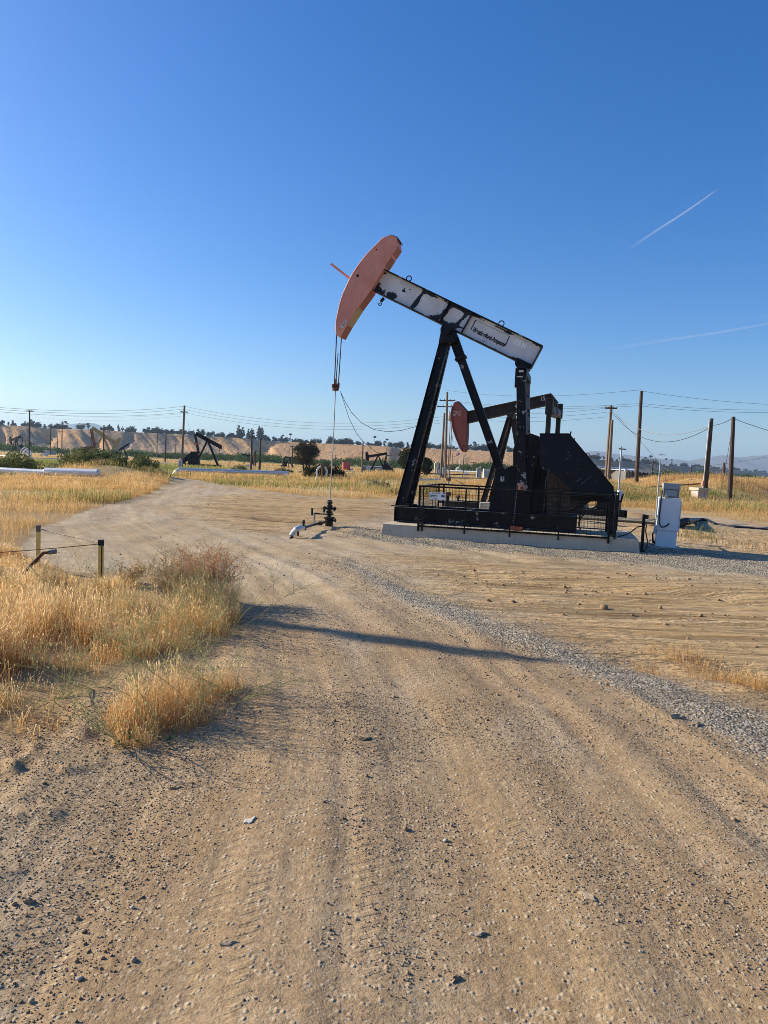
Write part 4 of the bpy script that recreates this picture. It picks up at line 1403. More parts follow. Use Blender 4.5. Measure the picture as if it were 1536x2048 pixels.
# saddle bearing at the top of the post
mb = MB()
mb.prism([L(884, 672, VC), L(917, 688, VC), L(915, 672, VC), L(910, 660, VC), L(888, 652, VC), L(884, 660, VC)], VC - .22, VC + .22)
mb.tube([PP(898, 666, VC) + Vector((0, -.30, 0)), PP(898, 666, VC) + Vector((0, .30, 0))], .09, 18)
mb.prism([L(881, 689, VC), L(914, 689, VC), L(911, 674, VC), L(884, 672, VC)], VC - .26, VC + .26)
mb.build('saddle_bearing', M['black_clean'], root, .006)

# walking beam
def ytop(x): return 538.4 + (x - 771.3) * .479
def ybot(x): return 580.5 + (x - 744.7) * .491
vf = VC - .125
c00 = np.array(L(733, ybot(733), vf)); c01 = np.array(L(742, ytop(742), vf)); c10 = np.array(L(1060.5, 735.3, vf)); c11 = np.array(L(1084.5, 690, vf))
ds = c11 - c01; ds /= np.linalg.norm(ds)
up_ = np.array([-ds[1], ds[0]])
tf = .026
mb = MB()
for (a, b, s_) in ((c01, c11, -1), (c00, c10, 1)):
    lo = [tuple(a), tuple(b), tuple(b + up_ * tf * s_), tuple(a + up_ * tf * s_)]
    mb.prism(lo, VC - .125, VC + .125)
# end plate
mb.prism([tuple(c10), tuple(c11), tuple(c11 + ds * .02), tuple(c10 + ds * .02)], VC - .125, VC + .125)
# stiffeners over the bearing
for px_ in (889, 934):
    a = np.array(L(px_ + 11, ytop(px_ + 11) + 3, vf)); b = np.array(L(px_ - 12, ybot(px_ - 12) - 3, vf))
    mb.prism([tuple(a - ds * .01), tuple(a + ds * .01), tuple(b + ds * .01), tuple(b - ds * .01)], VC - .115, VC + .115)
wb = mb.build('walking_beam', M['black_chip'], root, .003)
# web plate with peeling paint (front and back sheets of one plate)
ns, nt2 = 240, 34
S2, T2 = np.meshgrid(np.linspace(0, 1, ns), np.linspace(0, 1, nt2), indexing='ij')
top_ = c01[None, None] * (1 - S2[..., None]) + c11[None, None] * S2[..., None] - up_ * tf
bot_ = c00[None, None] * (1 - S2[..., None]) + c10[None, None] * S2[..., None] + up_ * tf
UW = bot_ * (1 - T2[..., None]) + top_ * T2[..., None]
PXg = 738 + S2 * (1073 - 738)
wear = np.full_like(S2, .015)
for x0, t0, sx, st_, a in ((745, .2, 20, .45, .55), (762, .05, 26, .22, .36), (752, .9, 16, .12, .35), (796, .13, 8, .13, .5), (790, .2, 20, .16, .18), (838, .5, 5, .8, .42), (842, .25, 8, .3, .25), (852, .92, 12, .1, .3), (846, .97, 60, .06, .25),
                           (893, .5, 5.5, .9, .5), (885, .1, 9, .25, .3), (925, .6, 4.5, .8, .48), (908, 1., 24, .13, .55), (903, .02, 26, .15, .6), (932, .98, 24, .10, .5), (918, .2, 9, .14, .25), (935, .22, 7, .05, .45),
                           (1004, .93, 13, .12, .45), (985, .95, 10, .05, .3), (1060, .98, 26, .08, .40), (1078, .6, 4, .8, .22), (1052, .0, 22, .12, .55), (990, .12, 16, .03, .34), (1010, .05, 8, .04, .3), (815, .74, 3, .06, .4), (806, .62, 2.5, .12, .5), (809, .55, 5, .03, .45), (970, .9, 16, .05, .2), (870, .55, 18, .35, .08)):
    wear = wear + a * np.exp(-((PXg - x0 - (T2 - .5) * 18) / sx) ** 2 - ((T2 - t0) / st_) ** 2)
Vw = []
for v in (VC - .008, VC + .008):
    Vw.append(np.stack([UW[..., 0].ravel(), np.full(ns * nt2, v), UW[..., 1].ravel()], 1))
ii = np.arange(ns * nt2).reshape(ns, nt2)
qf = np.stack([ii[:-1, :-1], ii[1:, :-1], ii[1:, 1:], ii[:-1, 1:]], -1).reshape(-1, 4)
web = fast_mesh('beam_web', np.concatenate(Vw), [qf, qf[:, ::-1] + ns * nt2], M['beam'], wb, attrs={'wear': np.concatenate([wear.ravel()] * 2)})
# lifting eyes
mb = MB()
for px_, py_ in ((818, 557), (1003, 647)):
    c = PP(px_, py_, VC)
    mb.tube(torus_arc(c, .062, -2.2, 4.1, 'xz', 16), .013, 6)
mb.build('lifting_eye', M['black_clean'], wb)
# hook below the beam
mb = MB()
a = PP(768, 596, VC); b = PP(762, 603, VC)
mb.bar(a, b, .06, .06)
mb.tube([b, PP(758.5, 607, VC)] + [PP(759.5 + 3.4 * math.cos(k), 607.5 + 3.4 * math.sin(k), VC) for k in np.linspace(-.6, 3.6, 9)], .012, 6)
mb.build('hook', M['black_clean'], wb)

phi = math.atan2(ds[1], ds[0])
def beam_matrix(px, py, v, tilt=None):
    u, w = L(px, py, v)
    a = phi if tilt is None else tilt
    return Matrix(((math.cos(a), -math.sin(a), 0, u), (0, 0, -1, v), (math.sin(a), math.cos(a), 0, w), (0, 0, 0, 1)))
# maker's plate painted on the web
vw = VC - .008
q4 = [L(950.9, 639.5, vw), L(1020, 672.6, vw), L(1011, 692.5, vw), L(940.7, 658.7, vw)]
cq = (sum(p[0] for p in q4) / 4, sum(p[1] for p in q4) / 4)
mb = MB()
def lerp2(a, b, t): return (a[0] + (b[0] - a[0]) * t, a[1] + (b[1] - a[1]) * t)
th_ = .012
for i in range(4):
    a, b = q4[i], q4[(i + 1) % 4]
    a2 = lerp2(a, cq, .05); b2 = lerp2(b, cq, .05)
    mb.add([(a[0], vw - .0025, a[1]), (b[0], vw - .0025, b[1]), (b2[0], vw - .0025, b2[1]), (a2[0], vw - .0025, a2[1])], [(0, 1, 2, 3)])
mb.build('plate_border', M['ink'], web)
lw = math.dist(L(945, 664, vw), L(1013, 694, vw))
o = text_part('Weatherford-Ampscot', 'beam_lettering', M['ink'], web, Matrix.Identity(4), .15, .55, .006, align='CENTER')
w_now = o.dimensions.x
o.data.transform(Matrix.Diagonal((lw / max(w_now, .01) * .97, 1, 1, 1)))
o.data.transform(beam_matrix(978.0, 674.5, vw - .003))
o = text_part('105 H', 'well_number', M['bright_ink'], web, Matrix.Identity(4), .19, .66, .006, align='CENTER')
o.data.transform(beam_matrix(1039.5, 687.5, vw - .003))

# horse head
def zh(x, y): return (640 + x / 5.908, 440 + y / 5.908)
hp = [(240, 1382), (204, 1370), (190, 1330), (190, 1240), (196, 1180), (210, 1110), (228, 1025), (250, 940), (278, 862), (310, 790), (348, 708), (390, 630), (434, 562), (480, 500), (524, 442), (570, 390), (625, 333), (680, 280), (722, 236), (760, 204), (800, 182), (840, 175), (912, 205), (918, 312), (770, 540), (600, 830), (455, 1030), (320, 1240)]
vh0, vh1 = VC - .20, VC + .22
poly = [L(*zh(x, y), vh0) for x, y in hp]
hh = MB(); hh.prism(poly, vh0, vh1)
head = hh.build('horse_head', M['head_red'], root, .006)
# rolled lip along the arc, back plates and caps
mb = MB()
arc_pts = [Vector((L(*zh(x, y), vh0)[0] - .006, 0, L(*zh(x, y), vh0)[1])) for x, y in hp[2:20]]
for v in (vh0 + .004, vh1 - .004):
    mb.tube([Vector((p.x, v, p.z)) for p in arc_pts], .014, 6)
mb.build('arc_lip', M['head_red'], head)
mb = MB()
def face_strip(a, b, t0, t1, v0, v1, th=.006):
    A = Vector((a[0], 0, a[1])); Bq = Vector((b[0], 0, b[1]))
    d = (Bq - A).normalized(); nrm_ = Vector((-d.z, 0, d.x))
    if nrm_.x < 0: nrm_ = -nrm_
    p = A.lerp(Bq, t0); q_ = A.lerp(Bq, t1)
    vs = []
    for r_ in (p, q_):
        for v in (v0, v1):
            for k in (.001, th):
                e = r_ + nrm_ * k
                vs.append((e.x, v, e.z))
    mb.add(vs, [(0, 1, 3, 2), (4, 6, 7, 5), (0, 4, 5, 1), (2, 3, 7, 6), (1, 5, 7, 3), (0, 2, 6, 4)])
pa_, pb_ = L(*zh(918, 312), vh0), L(*zh(770, 540), vh0)
pc_, pd_ = L(*zh(600, 830), vh0), L(*zh(455, 1030), vh0)
pe_, pf_ = L(*zh(320, 1240), vh0), L(*zh(240, 1382), vh0)
for a, b, t0, t1 in ((pa_, pb_, 0, .42), (pa_, pb_, .52, 1.), (pc_, pd_, 0, 1.), (pe_, pf_, 0, 1.)):
    mb = MB(); face_strip(a, b, t0, t1, vh0 + .02, vh1); mb.build('back_plate', M['head_edge'], head)
mb = MB()
face_strip(L(*zh(455, 1030), vh0), L(*zh(320, 1240), vh0), .02, .98, vh0 + .02, vh1)
mb.build('back_plate', M['tan_paint'], head)
mb = MB()
mb.prism([L(*zh(838, 168), vh0), L(*zh(912, 196), vh0), L(*zh(936, 236), vh0), L(*zh(930, 244), vh0), L(*zh(905, 206), vh0), L(*zh(838, 176), vh0)], vh0 + .01, vh1 - .02)
mb.build('top_hinge', M['black_clean'], head)
mb = MB()
for (x, y, r_) in ((445, 658, .036), (668, 351, .015), (237, 1290, .014)):
    c = PP(*zh(x, y), vh0); mb.tube([c + Vector((0, .004, 0)), c + Vector((0, -.004, 0))], r_, 18)
for (x, y) in ((535, 490), (550, 500), (600, 570), (570, 608), (848, 322), (360, 735)):
    c = PP(*zh(x, y), vh0); mb.tube([c + Vector((0, .002, 0)), c + Vector((0, -.002, 0))], .007, 8)
mb.build('bolt_hole', M['ink'], head)
mb = MB()
c = PP(*zh(272, 1314), vh1 - .2); mb.tube([c + Vector((.03, 0, -.02)), c + Vector((.04, 0, -.027))], .018, 14)
mb.build('hanger_eye', M['white'], head)
# decal near the tip
mb = MB(); mb.prism([L(*zh(242, 1262), vh0), L(*zh(298, 1180), vh0), L(*zh(322, 1194), vh0), L(*zh(270, 1280), vh0)], vh0 - .0035, vh0 - .0005)
mb.build('tip_decal', M['white_ink'], head)
text_part('WARN', 'decal_marks', M['ink'], head, Matrix.Translation((0, 0, 0)), .06, .8, .0, align='CENTER').data.transform(beam_matrix(*zh(283, 1230), vh0 - .0055, math.atan2(*(lambda a, b: (b[1] - a[1], b[0] - a[0]))(L(*zh(256, 1272), vh0), L(*zh(310, 1188), vh0)))))
# crossing bar through the head
a = PP(*zh(132, 520), VC + .1); b = PP(*zh(352, 690), VC + .1)
mb = MB(); mb.bar(a, b + (b - a) * .12, .05, .055); mb.build('latch_bar', M['head_red'], head)

# bridle, carrier bar, polished rod
wl_top = PP(659.6, 1000, VC)
cb = PP(671, 777, VC)
mb = MB()
ta = PP(672.6, 676, VC - .12); tb = PP(678, 676, VC - .12)
e1 = PP(670, 768, VC - .05)
mb.tube([Vector((ta.x, VC - .11, ta.z + .35)), Vector((ta.x, VC - .11, ta.z)), Vector((cb.x - .01, VC - .07, cb.z + .09))], .014, 6)
mb.tube([Vector((tb.x - .02, VC + .13, tb.z + .12)), Vector((cb.x + .045, VC + .08, cb.z + .09))], .014, 6)
mb.tube([Vector((ta.x + .02, VC, ta.z - .35)), Vector((cb.x, VC, cb.z + .05))], .012, 6)
mb.build('bridle_cable', M['black_clean'], root)
mb = MB()
mb.tube([cb + Vector((0, 0, -.055)), cb + Vector((0, 0, -.045)), cb + Vector((0, 0, .02)), cb + Vector((0, 0, .028))], [.07, .082, .086, .1], 20)
mb.tube([cb + Vector((0, 0, .028)), cb + Vector((0, 0, .05)), cb + Vector((0, 0, .11))], [.102, .06, .05], 16)
mb.tube([cb + Vector((-.05, -.07, .03)), cb + Vector((-.05, -.07, .1))], .03, 10)
mb.tube([cb + Vector((.05, .07, .03)), cb + Vector((.05, .07, .15))], .03, 10)
mb.tube([cb + Vector((0, 0, .11)), cb + Vector((0, 0, .24))], .026, 10)
mb.build('carrier_bar', M['rust'], root)
mb = MB(); mb.tube([cb + Vector((0, 0, -.05)), cb.lerp(wl_top, .5) + Vector((.012, 0, 0)), wl_top + Vector((0, 0, -.1))], .014, 8)
mb.build('polished_rod', M['steel'], root)
# load cell leads sagging from the carrier bar to the front leg
for pts in (((681, 783), (690, 803), (703, 825), (722, 845), (748, 859), (775, 863.5), (803, 861), (836, 852)), ((681, 783), (688, 805), (698, 836), (712, 865), (726, 883), (752, 904), (776, 911), (800, 909), (824, 900))):
    mb = MB(); mb.tube([PP(x, y, VC - .05) for x, y in pts], .0065, 5)
    mb.build('load_cell_lead', M['wire'], root)

# reducer stand, gear box, ballast box
mb = MB()
mb.prism([L(1023, 931, .72), L(1005, 940, .72), L(992, 948, .72), L(986, 975, .72), L(974, 1040, .72), L(1060, 1046, .72), L(1060, 935, .72)], .72, 1.68)
st_o = mb.build('gear_box_stand', M['guard'], root, .006)
mb = MB()
cx = [L(1001.5, 953, .72), L(1008.5, 953.5, .72), L(1008.5, 962, .72), L(1003, 963.5, .72), L(1001, 961.5, .72)]
mb.prism(cx, .714, .719)
dec = mb.build('warning_decal', M['white_ink'], st_o)
c = L(1005, 958, .72)
text_part('?', 'decal_sign', M['ink'], dec, Matrix.Identity(4), .12, .9, .006, align='CENTER').data.transform(Matrix(((1, 0, 0, c[0]), (0, 0, -1, .711), (0, 1, 0, c[1]), (0, 0, 0, 1))))
mb = MB()
mb.prism([L(1026, 932, .85), L(1026, 899, .85), L(1031, 885, .85), L(1040, 872, .85), L(1075, 871, .85), L(1084, 900, .85), L(1086, 946, .85), L(1060, 946, .85)], .85, 1.55)
mb.build('gear_box', M['grime'], root, .012)
mb = MB(); mb.prism([L(1060, 934, .80), L(1096, 940, .80), L(1096, 1050, .80), L(1060, 1047, .80)], .80, 1.6)
for px_ in (1068, 1080, 1090):
    a = PP(px_, 945, .79); b = PP(px_ - 1, 1040, .79); mb.bar(a, b, .03, .03, (0, 1, 0))
mb.build('pedestal', M['black_clean'], root, .006)
mb = MB()
pb0 = [L(1094, 943, .78), L(1105, 943, .78), L(1140, 972, .78), L(1140, 1043, .78), L(1094, 1040, .78)]
mb.prism(pb0, .78, 1.62)
bx_o = mb.build('ballast_box', M['brick'], root, .006)
mb = MB()
for y in range(958, 1040, 9):
    if y < 972: continue
    mb.bar(PP(1096, y, .772), PP(1138, y + 2.5, .772), .012, .012)
mb.bar(PP(1117, 965, .77), PP(1115, 1040, .77), .02, .02, (0, 1, 0))
mb.bar(PP(1094, 982, .77), PP(1150, 986, .77), .03, .03)
mb.build('box_rib', M['black_clean'], bx_o)

# crank with counterweight and its twin on the far side
for v0, v1 in ((.44, .62), (1.76, 1.94)):
    mb = MB()
    mb.prism([L(1046, 873, v0 if v0 < 1 else .44), L(1060, 866, .44), L(1079, 873, .44), L(1079, 898, .44), L(1070, 930, .44), L(1064, 985, .44), L(1052, 992, .44), L(1036, 984, .44), L(1035, 968, .44), L(1046, 930, .44)], v0, v1)
    cr_ = mb.build('crank', M['black'], root, .01)
    mb = MB()
    for q_ in ((1052, 880), (1071, 882), (1055, 912), (1068, 914)):
        c = PP(*q_, .44); c.y = v0 if v0 < 1 else v1
        mb.tube([c + Vector((0, -.02, 0)), c + Vector((0, .02, 0))], .025, 6)
    mb.build('bolt', M['grey_weld'], cr_)
# pitman arms, equaliser
pin = PP(1044.5, 976, .36); eqz = PP(1042, 744, .36)
for k, (v, bx2) in enumerate(((.36, 0), (1.98, 0))):
    mb = MB()
    a = Vector((eqz.x, v, eqz.z)); b = Vector((pin.x, v, pin.z))
    mb.bar(a, b, .15, .20, (1, 0, 0))
    for e in (-.095, .095):
        mb.bar(a + Vector((e, 0, 0)), b + Vector((e, 0, 0)), .17, .012, (1, 0, 0))
    mb.bar(a + Vector((0, 0, .08)), a + Vector((0, 0, -.34)), .2, .24, (1, 0, 0))
    mb.tube([b + Vector((0, -.1, 0)), b + Vector((0, .12, 0))], .13, 20)
    pm = mb.build('pitman_arm', M['black_chip'] if k == 0 else M['grey_weld'], root, .005)  # far arm gets a paler grey to stand for its lit strip
    if k == 0:
        m2 = MB(); c = b + Vector((0, -.12, 0))
        m2.tube([c + Vector((0, -.012, 0)), c + Vector((0, .02, 0))], .094, 24)
        hb = m2.build('crank_pin_hub', M['hub'], pm)
        m2 = MB(); m2.tube([c + Vector((0, -.05, 0)), c + Vector((0, 0, 0))], .04, 16); m2.build('pin', M['rust'], hb)
        m2 = MB(); m2.bx(a.x - .04, a.x + .06, .245, .262, a.z - .02, a.z + .03); m2.bx(a.x - .07, a.x + .05, .25, .262, a.z - .13, a.z - .105); m2.build('worn_patch', M['white_dirty'], pm)
mb = MB(); mb.bar((eqz.x + .03, .26, eqz.z + .02), (eqz.x + .03, 2.08, eqz.z + .02), .2, .16)
mb.build('equaliser_beam', M['black_clean'], root, .008)
mb = MB()
mb.prism([L(1031, 722, vf), L(1060, 737, vf), L(1056, 741, vf), L(1050, 744, vf), L(1041, 742, vf), L(1034, 736, vf), L(1030, 729, vf)], VC - .2, VC + .2)
mb.prism([L(1035, 715, vf), L(1064, 729, vf), L(1060.5, 736, vf), L(1031, 722, vf)], VC - .14, VC + .14)
mb.build('tail_bearing', M['black_clean'], root, .006)

# belt guard, motor, rails
vg = .30
gp = [L(1079.5, 867.5, vg), L(1138, 867.5, vg), L(1226.5, 974, vg), L(1226.5, 992, vg), L(1164, 992, vg), L(1137, 973, vg), L(1101, 942, vg), L(1079, 930, vg)]
mb = MB(); mb.prism(gp, vg, vg + .26)
bg = mb.build('belt_guard', M['guard'], root, .006)
mb = MB()
gpe = [Vector((p[0], vg - .006, p[1])) for p in gp]
for i in range(1, 4): mb.bar(gpe[i - 1 + 0] if i == 1 else gpe[i - 1], gpe[i], .02, .03, (0, 1, 0))
for a, b in (((1100, 985 - 43), (1110, 931)), ((1133, 916), (1140, 912)), ((1150, 898), (1160, 890)), ((1128, 935), (1146, 948))):
    pass
mb.bar(PP(1140, 873, vg), PP(1142, 863, vg), .05, .03); mb.bar(PP(1146, 880, vg), PP(1150, 877, vg), .05, .03)
mb.build('guard_rim', M['black_clean'], bg)
mb = MB()
rs_ = random.Random(3)
for (xa, ya, xb, yb_) in ((1139, 951, 1156, 938), (1141, 953, 1159, 941), (1138, 949, 1146, 944), (1131, 941, 1143, 955), (1146, 968, 1164, 955), (1150, 972, 1158, 967), (1152, 975, 1181, 955), (1171, 961, 1182, 953), (1132, 919, 1142, 909), (1154, 923, 1160, 919), (1091, 917, 1096, 913), (1134, 901, 1140, 907), (1103, 926, 1106, 923), (1190, 962.5, 1194, 962.6), (1204, 965, 1215, 966), (1100, 942, 1091, 957)):
    a = PP(xa, ya, vg - .0012); b = PP(xb, yb_, vg - .0012)
    n_ = 5
    for i in range(n_):
        if rs_.random() < .3: continue
        mb.bar(a.lerp(b, i / n_), a.lerp(b, (i + rs_.uniform(.5, 1)) / n_), .002, rs_.uniform(.006, .014))
mb.build('scratch_mark', M['grey_weld'], bg)
mp = FR.P(1190, 985, 1.0)
for v in (.75, 1.65):
    mb = MB()
    mb.bar(PP(1140, 1024, v), PP(1192, 992, v), .1, .08)
    mb.bar((L(1140, 995, .8)[0], v, L(1180, 997, .8)[1]), (L(1222, 995, .8)[0], v, L(1180, 997, .8)[1]), .12, .1)
    uu = L(1222, 995, .8)[0]
    mb.bar((uu, v, PT), (uu, v, L(1180, 997, .8)[1]), .09, .09, (0, 1, 0))
    mb.build('motor_frame', M['black_clean'], root, .005)
mb = MB()
mc = Vector((L(1195, 975, .8)[0], 0, L(1195, 975, .8)[1]))
mb.tube([Vector((mc.x, .6, mc.z)), Vector((mc.x, .66, mc.z)), Vector((mc.x, 1.2, mc.z)), Vector((mc.x, 1.26, mc.z))], [.15, .21, .21, .14], 18)
mb.build('motor', M['black_clean'], root)
mb = MB(); mb.bar(PP(1018, 1056.5, .3), PP(1045, 1058.5, .3), .05, .09); pk = mb.build('red_plank', M['plank'])
pk.location = FR.loc; pk.rotation_euler = (0, 0, RZ); tag(pk, 'short red plank lying on the slab inside the fence', 'plank')
# pedestal paint chips
mb = MB()
for (x, y, r_) in ((1052, 934, .05), (1058, 951, .06), (1062, 955, .045), (1055, 956, .03), (1050, 885, .025), (1055, 883, .04), (1064, 930, .03)):
    c = PP(x, y, .434)
    for k in range(4):
        mb.bx(c.x - r_ * rs_.uniform(.1, .6), c.x + r_ * rs_.uniform(.1, .6), .4335, .4385, c.z - r_ * rs_.uniform(.0, .4), c.z + r_ * rs_.uniform(.0, .35))
mb.build('paint_chip', M['grey_weld'], root)

mb = MB()
for i in range(26):
    c = PP(1036.5 - i * .38, 952 + i * 3.7, .432)
    mb.bx(c.x - .008, c.x + .008, .4315, .4345, c.z - .006, c.z + .006)
mb.build('edge_chip', M['white_dirty'], root)
mb = MB(); mb.tube([PP(1101, 945, .74), PP(1091.5, 962, .74), PP(1089, 1000, .74), PP(1086, 1042, .74)], .012, 6); mb.build('lit_edge', M['grey_weld'], root)  # pale tube added to stand for a thin lit edge
mb = MB(); mb.bar(PP(1028, 931, .70), PP(1062, 932, .70), .012, .03); mb.build('pale_strip', M['grey_weld'], root)  # pale grey strip along the top edge of the stand

# ------------------------------------------------------------------ safety fence round the pad
fen = empty('safety_fence', FR.loc, RZ, 'low black wire mesh fence around the big pump jack base', 'fence')
fv0, fv1 = -.035, 2.30
fz1 = L(838, 972, fv0)[1]; fz0 = PT - .02
ua = L(838, 1020, fv0)[0]; ub = L(1220, 1030, fv0)[0]; uc = L(1232, 1030, fv0)[0]
K = M['black_clean']
def post(u, v, r_=.05, z0=None, z1=None):
    m_ = MB(); m_.bx(u - r_ / 2, u + r_ / 2, v - r_ / 2, v + r_ / 2, PT - .12 if z0 is None else z0, (fz1 + .02) if z1 is None else z1)
    m_.build('post', K, fen, .004)
for u in (ua, ua + .09, L(930, 1030, fv0)[0], L(1021, 1030, fv0)[0], L(1119, 1030, fv0)[0], ub):
    post(u, fv0, .045 if u in (ua, ub) else .03)
post(uc, fv0 + .12, .06, PT - .02)
for u in (ua + .02, ua + .15, L(955, 1030, fv1)[0], L(1060, 1030, fv1)[0], L(1160, 1030, fv1)[0], ub + .3): post(u, fv1, .04)
for v in (fv0, fv1):
    e = ub if v == fv0 else ub + .3
    m_ = MB(); m_.bar((ua, v, fz1), (e, v, fz1), .04, .04); m_.build('top_rail', K, fen)
    m_ = MB(); m_.bar((ua, v, fz0 + .02), (e, v, fz0 + .02), .04, .04); m_.build('bottom_rail', K, fen)
for u in (ua, ub + .12):
    m_ = MB(); m_.bar((u, fv0, fz1), (u, fv1, fz1), .04, .04); m_.build('top_rail', K, fen)
    m_ = MB(); m_.bar((u, fv0, fz0 + .02), (u, fv1, fz0 + .02), .04, .04); m_.build('bottom_rail', K, fen)
def panel(a, b):
    a = Vector(a); b = Vector(b); ln = (b - a).length; d = (b - a) / ln
    m_ = MB(); k = int(ln / .075)
    for i in range(1, k):
        p = a + d * ln * i / k
        m_.bar((p.x, p.y, fz0 + .02), (p.x, p.y, fz1), .0055, .0055, (0, 1, 0))
    k = int((fz1 - fz0) / .075)
    for i in range(1, k):
        z = fz0 + (fz1 - fz0) * i / k
        m_.bar((a.x, a.y, z), (b.x, b.y, z), .0055, .0055)
    m_.build('mesh_panel', K, fen, smooth=0)
panel((ua, fv0, 0), (ub, fv0, 0)); panel((ua, fv1, 0), (ub + .3, fv1, 0)); panel((ua, fv0, 0), (ua, fv1, 0)); panel((ub + .12, fv0, 0), (ub + .12, fv1, 0))

# well sign hung on the fence
sg = empty('well_sign', FR.loc, RZ, 'small white sign reading Dare Fee 105H hung on the fence', 'sign')
vs_ = fv0 - .035
c1 = L(858.5, 984.0, vs_); c2 = L(892, 999.5, vs_)
mb = MB(); q_ = [L(858.5, 984.0, vs_), L(891.5, 985.5, vs_), L(891, 1000.3, vs_), L(858.0, 998.3, vs_)]
mb.prism(q_, vs_, vs_ + .006); mb.build('sign_board', M['white'], sg)
for txt, px_, py_, sz, xs, mt, bo in (('Chevron U.S.A. Inc.', 872, 986.3, .032, .78, 'ink', .0), ('Dare Fee', 867, 991.6, .068, .68, 'ink', .002), ('105H', 886, 992.6, .072, .62, 'ink', .003), ('Sec 4', 860.8, 995.8, .022, .9, 'ink', .0), ('T29S R28E', 870.5, 997, .022, .9, 'ink', .0)):
    cc = L(px_, py_, vs_)
    o = text_part(txt, 'sign_lettering', M[mt], sg, Matrix.Identity(4), sz, xs, bo, align='CENTER')
    o.data.transform(Matrix(((1, 0, 0, cc[0]), (0, 0, -1, vs_ - .003), (0, 1, 0, cc[1]), (0, 0, 0, 1))))
for k, mt in enumerate(('blue_ink', 'red_ink')):
    cc = L(888.5, 986.6 + k * 1.1, vs_); s_ = .022
    mb = MB()
    for sgn in (-1, 1):
        mb.add([(cc[0], vs_ - .003, cc[1] - s_ * .5), (cc[0] + sgn * s_, vs_ - .003, cc[1]), (cc[0] + sgn * s_, vs_ - .003, cc[1] + s_ * .55), (cc[0], vs_ - .003, cc[1] + s_ * .05)], [(0, 1, 2, 3)])
    mb.build('sign_emblem', M[mt], sg)

# ------------------------------------------------------------------ wellhead of the big pump
WHu = wl_top.x; WHv = VC
wh = empty('wellhead', FR.loc + Matrix.Rotation(RZ, 3, 'Z') @ Vector((WHu, WHv, 0)), RZ, 'black oily wellhead with side valves under the polished rod', 'wellhead')
wz = wl_top.z
G = M['grime']
mb = MB()
mb.tube([(0, 0, -.1), (0, 0, .16), (0, 0, .2)], [.10, .10, .12], 16)
mb.tube([(0, 0, .2), (0, 0, .25)], .145, 18)
mb.tube([(0, 0, .25), (0, 0, wz * .5), (0, 0, wz - .05)], [.06, .055, .05], 12)
for z_, r_ in ((wz * .55, .085), (wz * .74, .08), (wz * .78, .075), (wz - .07, .075), (wz - .02, .06)):
    mb.tube([(0, 0, z_ - .02), (0, 0, z_ + .02)], r_, 14)
wb_ = mb.build('casing', G, wh)
mb = MB(); z_ = wz * .68
mb.tube([(-.17, 0, z_), (.17, 0, z_)], .028, 8)
for s_ in (-1, 1):
    mb.tube([(s_ * .12, 0, z_), (s_ * .15, 0, z_)], .06, 12); mb.tube([(s_ * .17, 0, z_), (s_ * .24, 0, z_)], .01, 6)
mb.tube([(-.02, 0, wz * .47), (.11, 0, wz * .47)], .022, 8)
mb.tube([(.1, -.02, .16), (.2, -.05, .17)], .03, 8); mb.tube([(.19, -.05, .12), (.19, -.05, .22)], .012, 6)
mb.build('stuffing_valve', G, wh)
def LW(px, py, v): return FR.P(px, py, v) - Vector((WHu, WHv, 0))
def TW(px, py, z): return FR.top(px, py, z) - Vector((WHu, WHv, 0))
a = Vector((-.05, 0, wz * .47)); va = WHv - .05
b = TW(628, 1027, wz * .44); c = TW(624, 1027, wz * .44)
mb = MB(); mb.tube([a, b, c], .024, 8)
mb.tube([LW(648, 1022, va) + Vector((0, 0, -.04)), LW(648, 1022, va) + Vector((0, 0, .06))], .03, 8)
mb.tube([c + Vector((0, 0, -.05)), c + Vector((0, 0, .13))], .026, 8); mb.tube([c + Vector((-.035, 0, .13)), c + Vector((.035, 0, .13))], .012, 6)
d_ = TW(629, 1049, .13); mb.tube([b, d_], .026, 8)
mb.build('upper_flow_pipe', G, wh)
e = TW(606, 1056, .17)
mb = MB(); mb.tube([Vector((0, 0, .14)), TW(641, 1046.5, .13), d_, e], .03, 8)
for q_ in ((608, 1055.5), (641, 1046.5)):
    c = TW(*q_, .15); mb.tube([c + Vector((-.04, 0, 0)), c + Vector((.04, 0, 0))], .055, 10)
vt = e + Vector((.01, 0, .03))
mb.tube([vt + Vector((0, 0, -.05)), vt + Vector((0, 0, .14))], .026, 8); mb.tube([vt + Vector((-.04, 0, .09)), vt + Vector((.04, 0, .09))], .012, 6); mb.tube([vt + Vector((-.025, 0, .14)), vt + Vector((.025, 0, .14))], .01, 6)
mb.tube([TW(596, 1062, .12), TW(595.5, 1071, 0.0) + Vector((0, 0, -.05))], .026, 8)
mb.build('flow_line', G, wh)
mb = MB(); mb.tube([e, TW(600, 1055.5, .20), TW(592, 1058.5, .18), TW(586.5, 1065, .10), TW(582.5, 1072, .03)], [.05, .057, .06, .057, .05], 12)
mb.build('insulated_elbow', M['alu'], wh)
mb = MB(); mb.tube([TW(583, 1071, .035), TW(578.5, 1077, 0) + Vector((0, 0, -.05))], .03, 8); mb.build('pipe_end', G, wh)

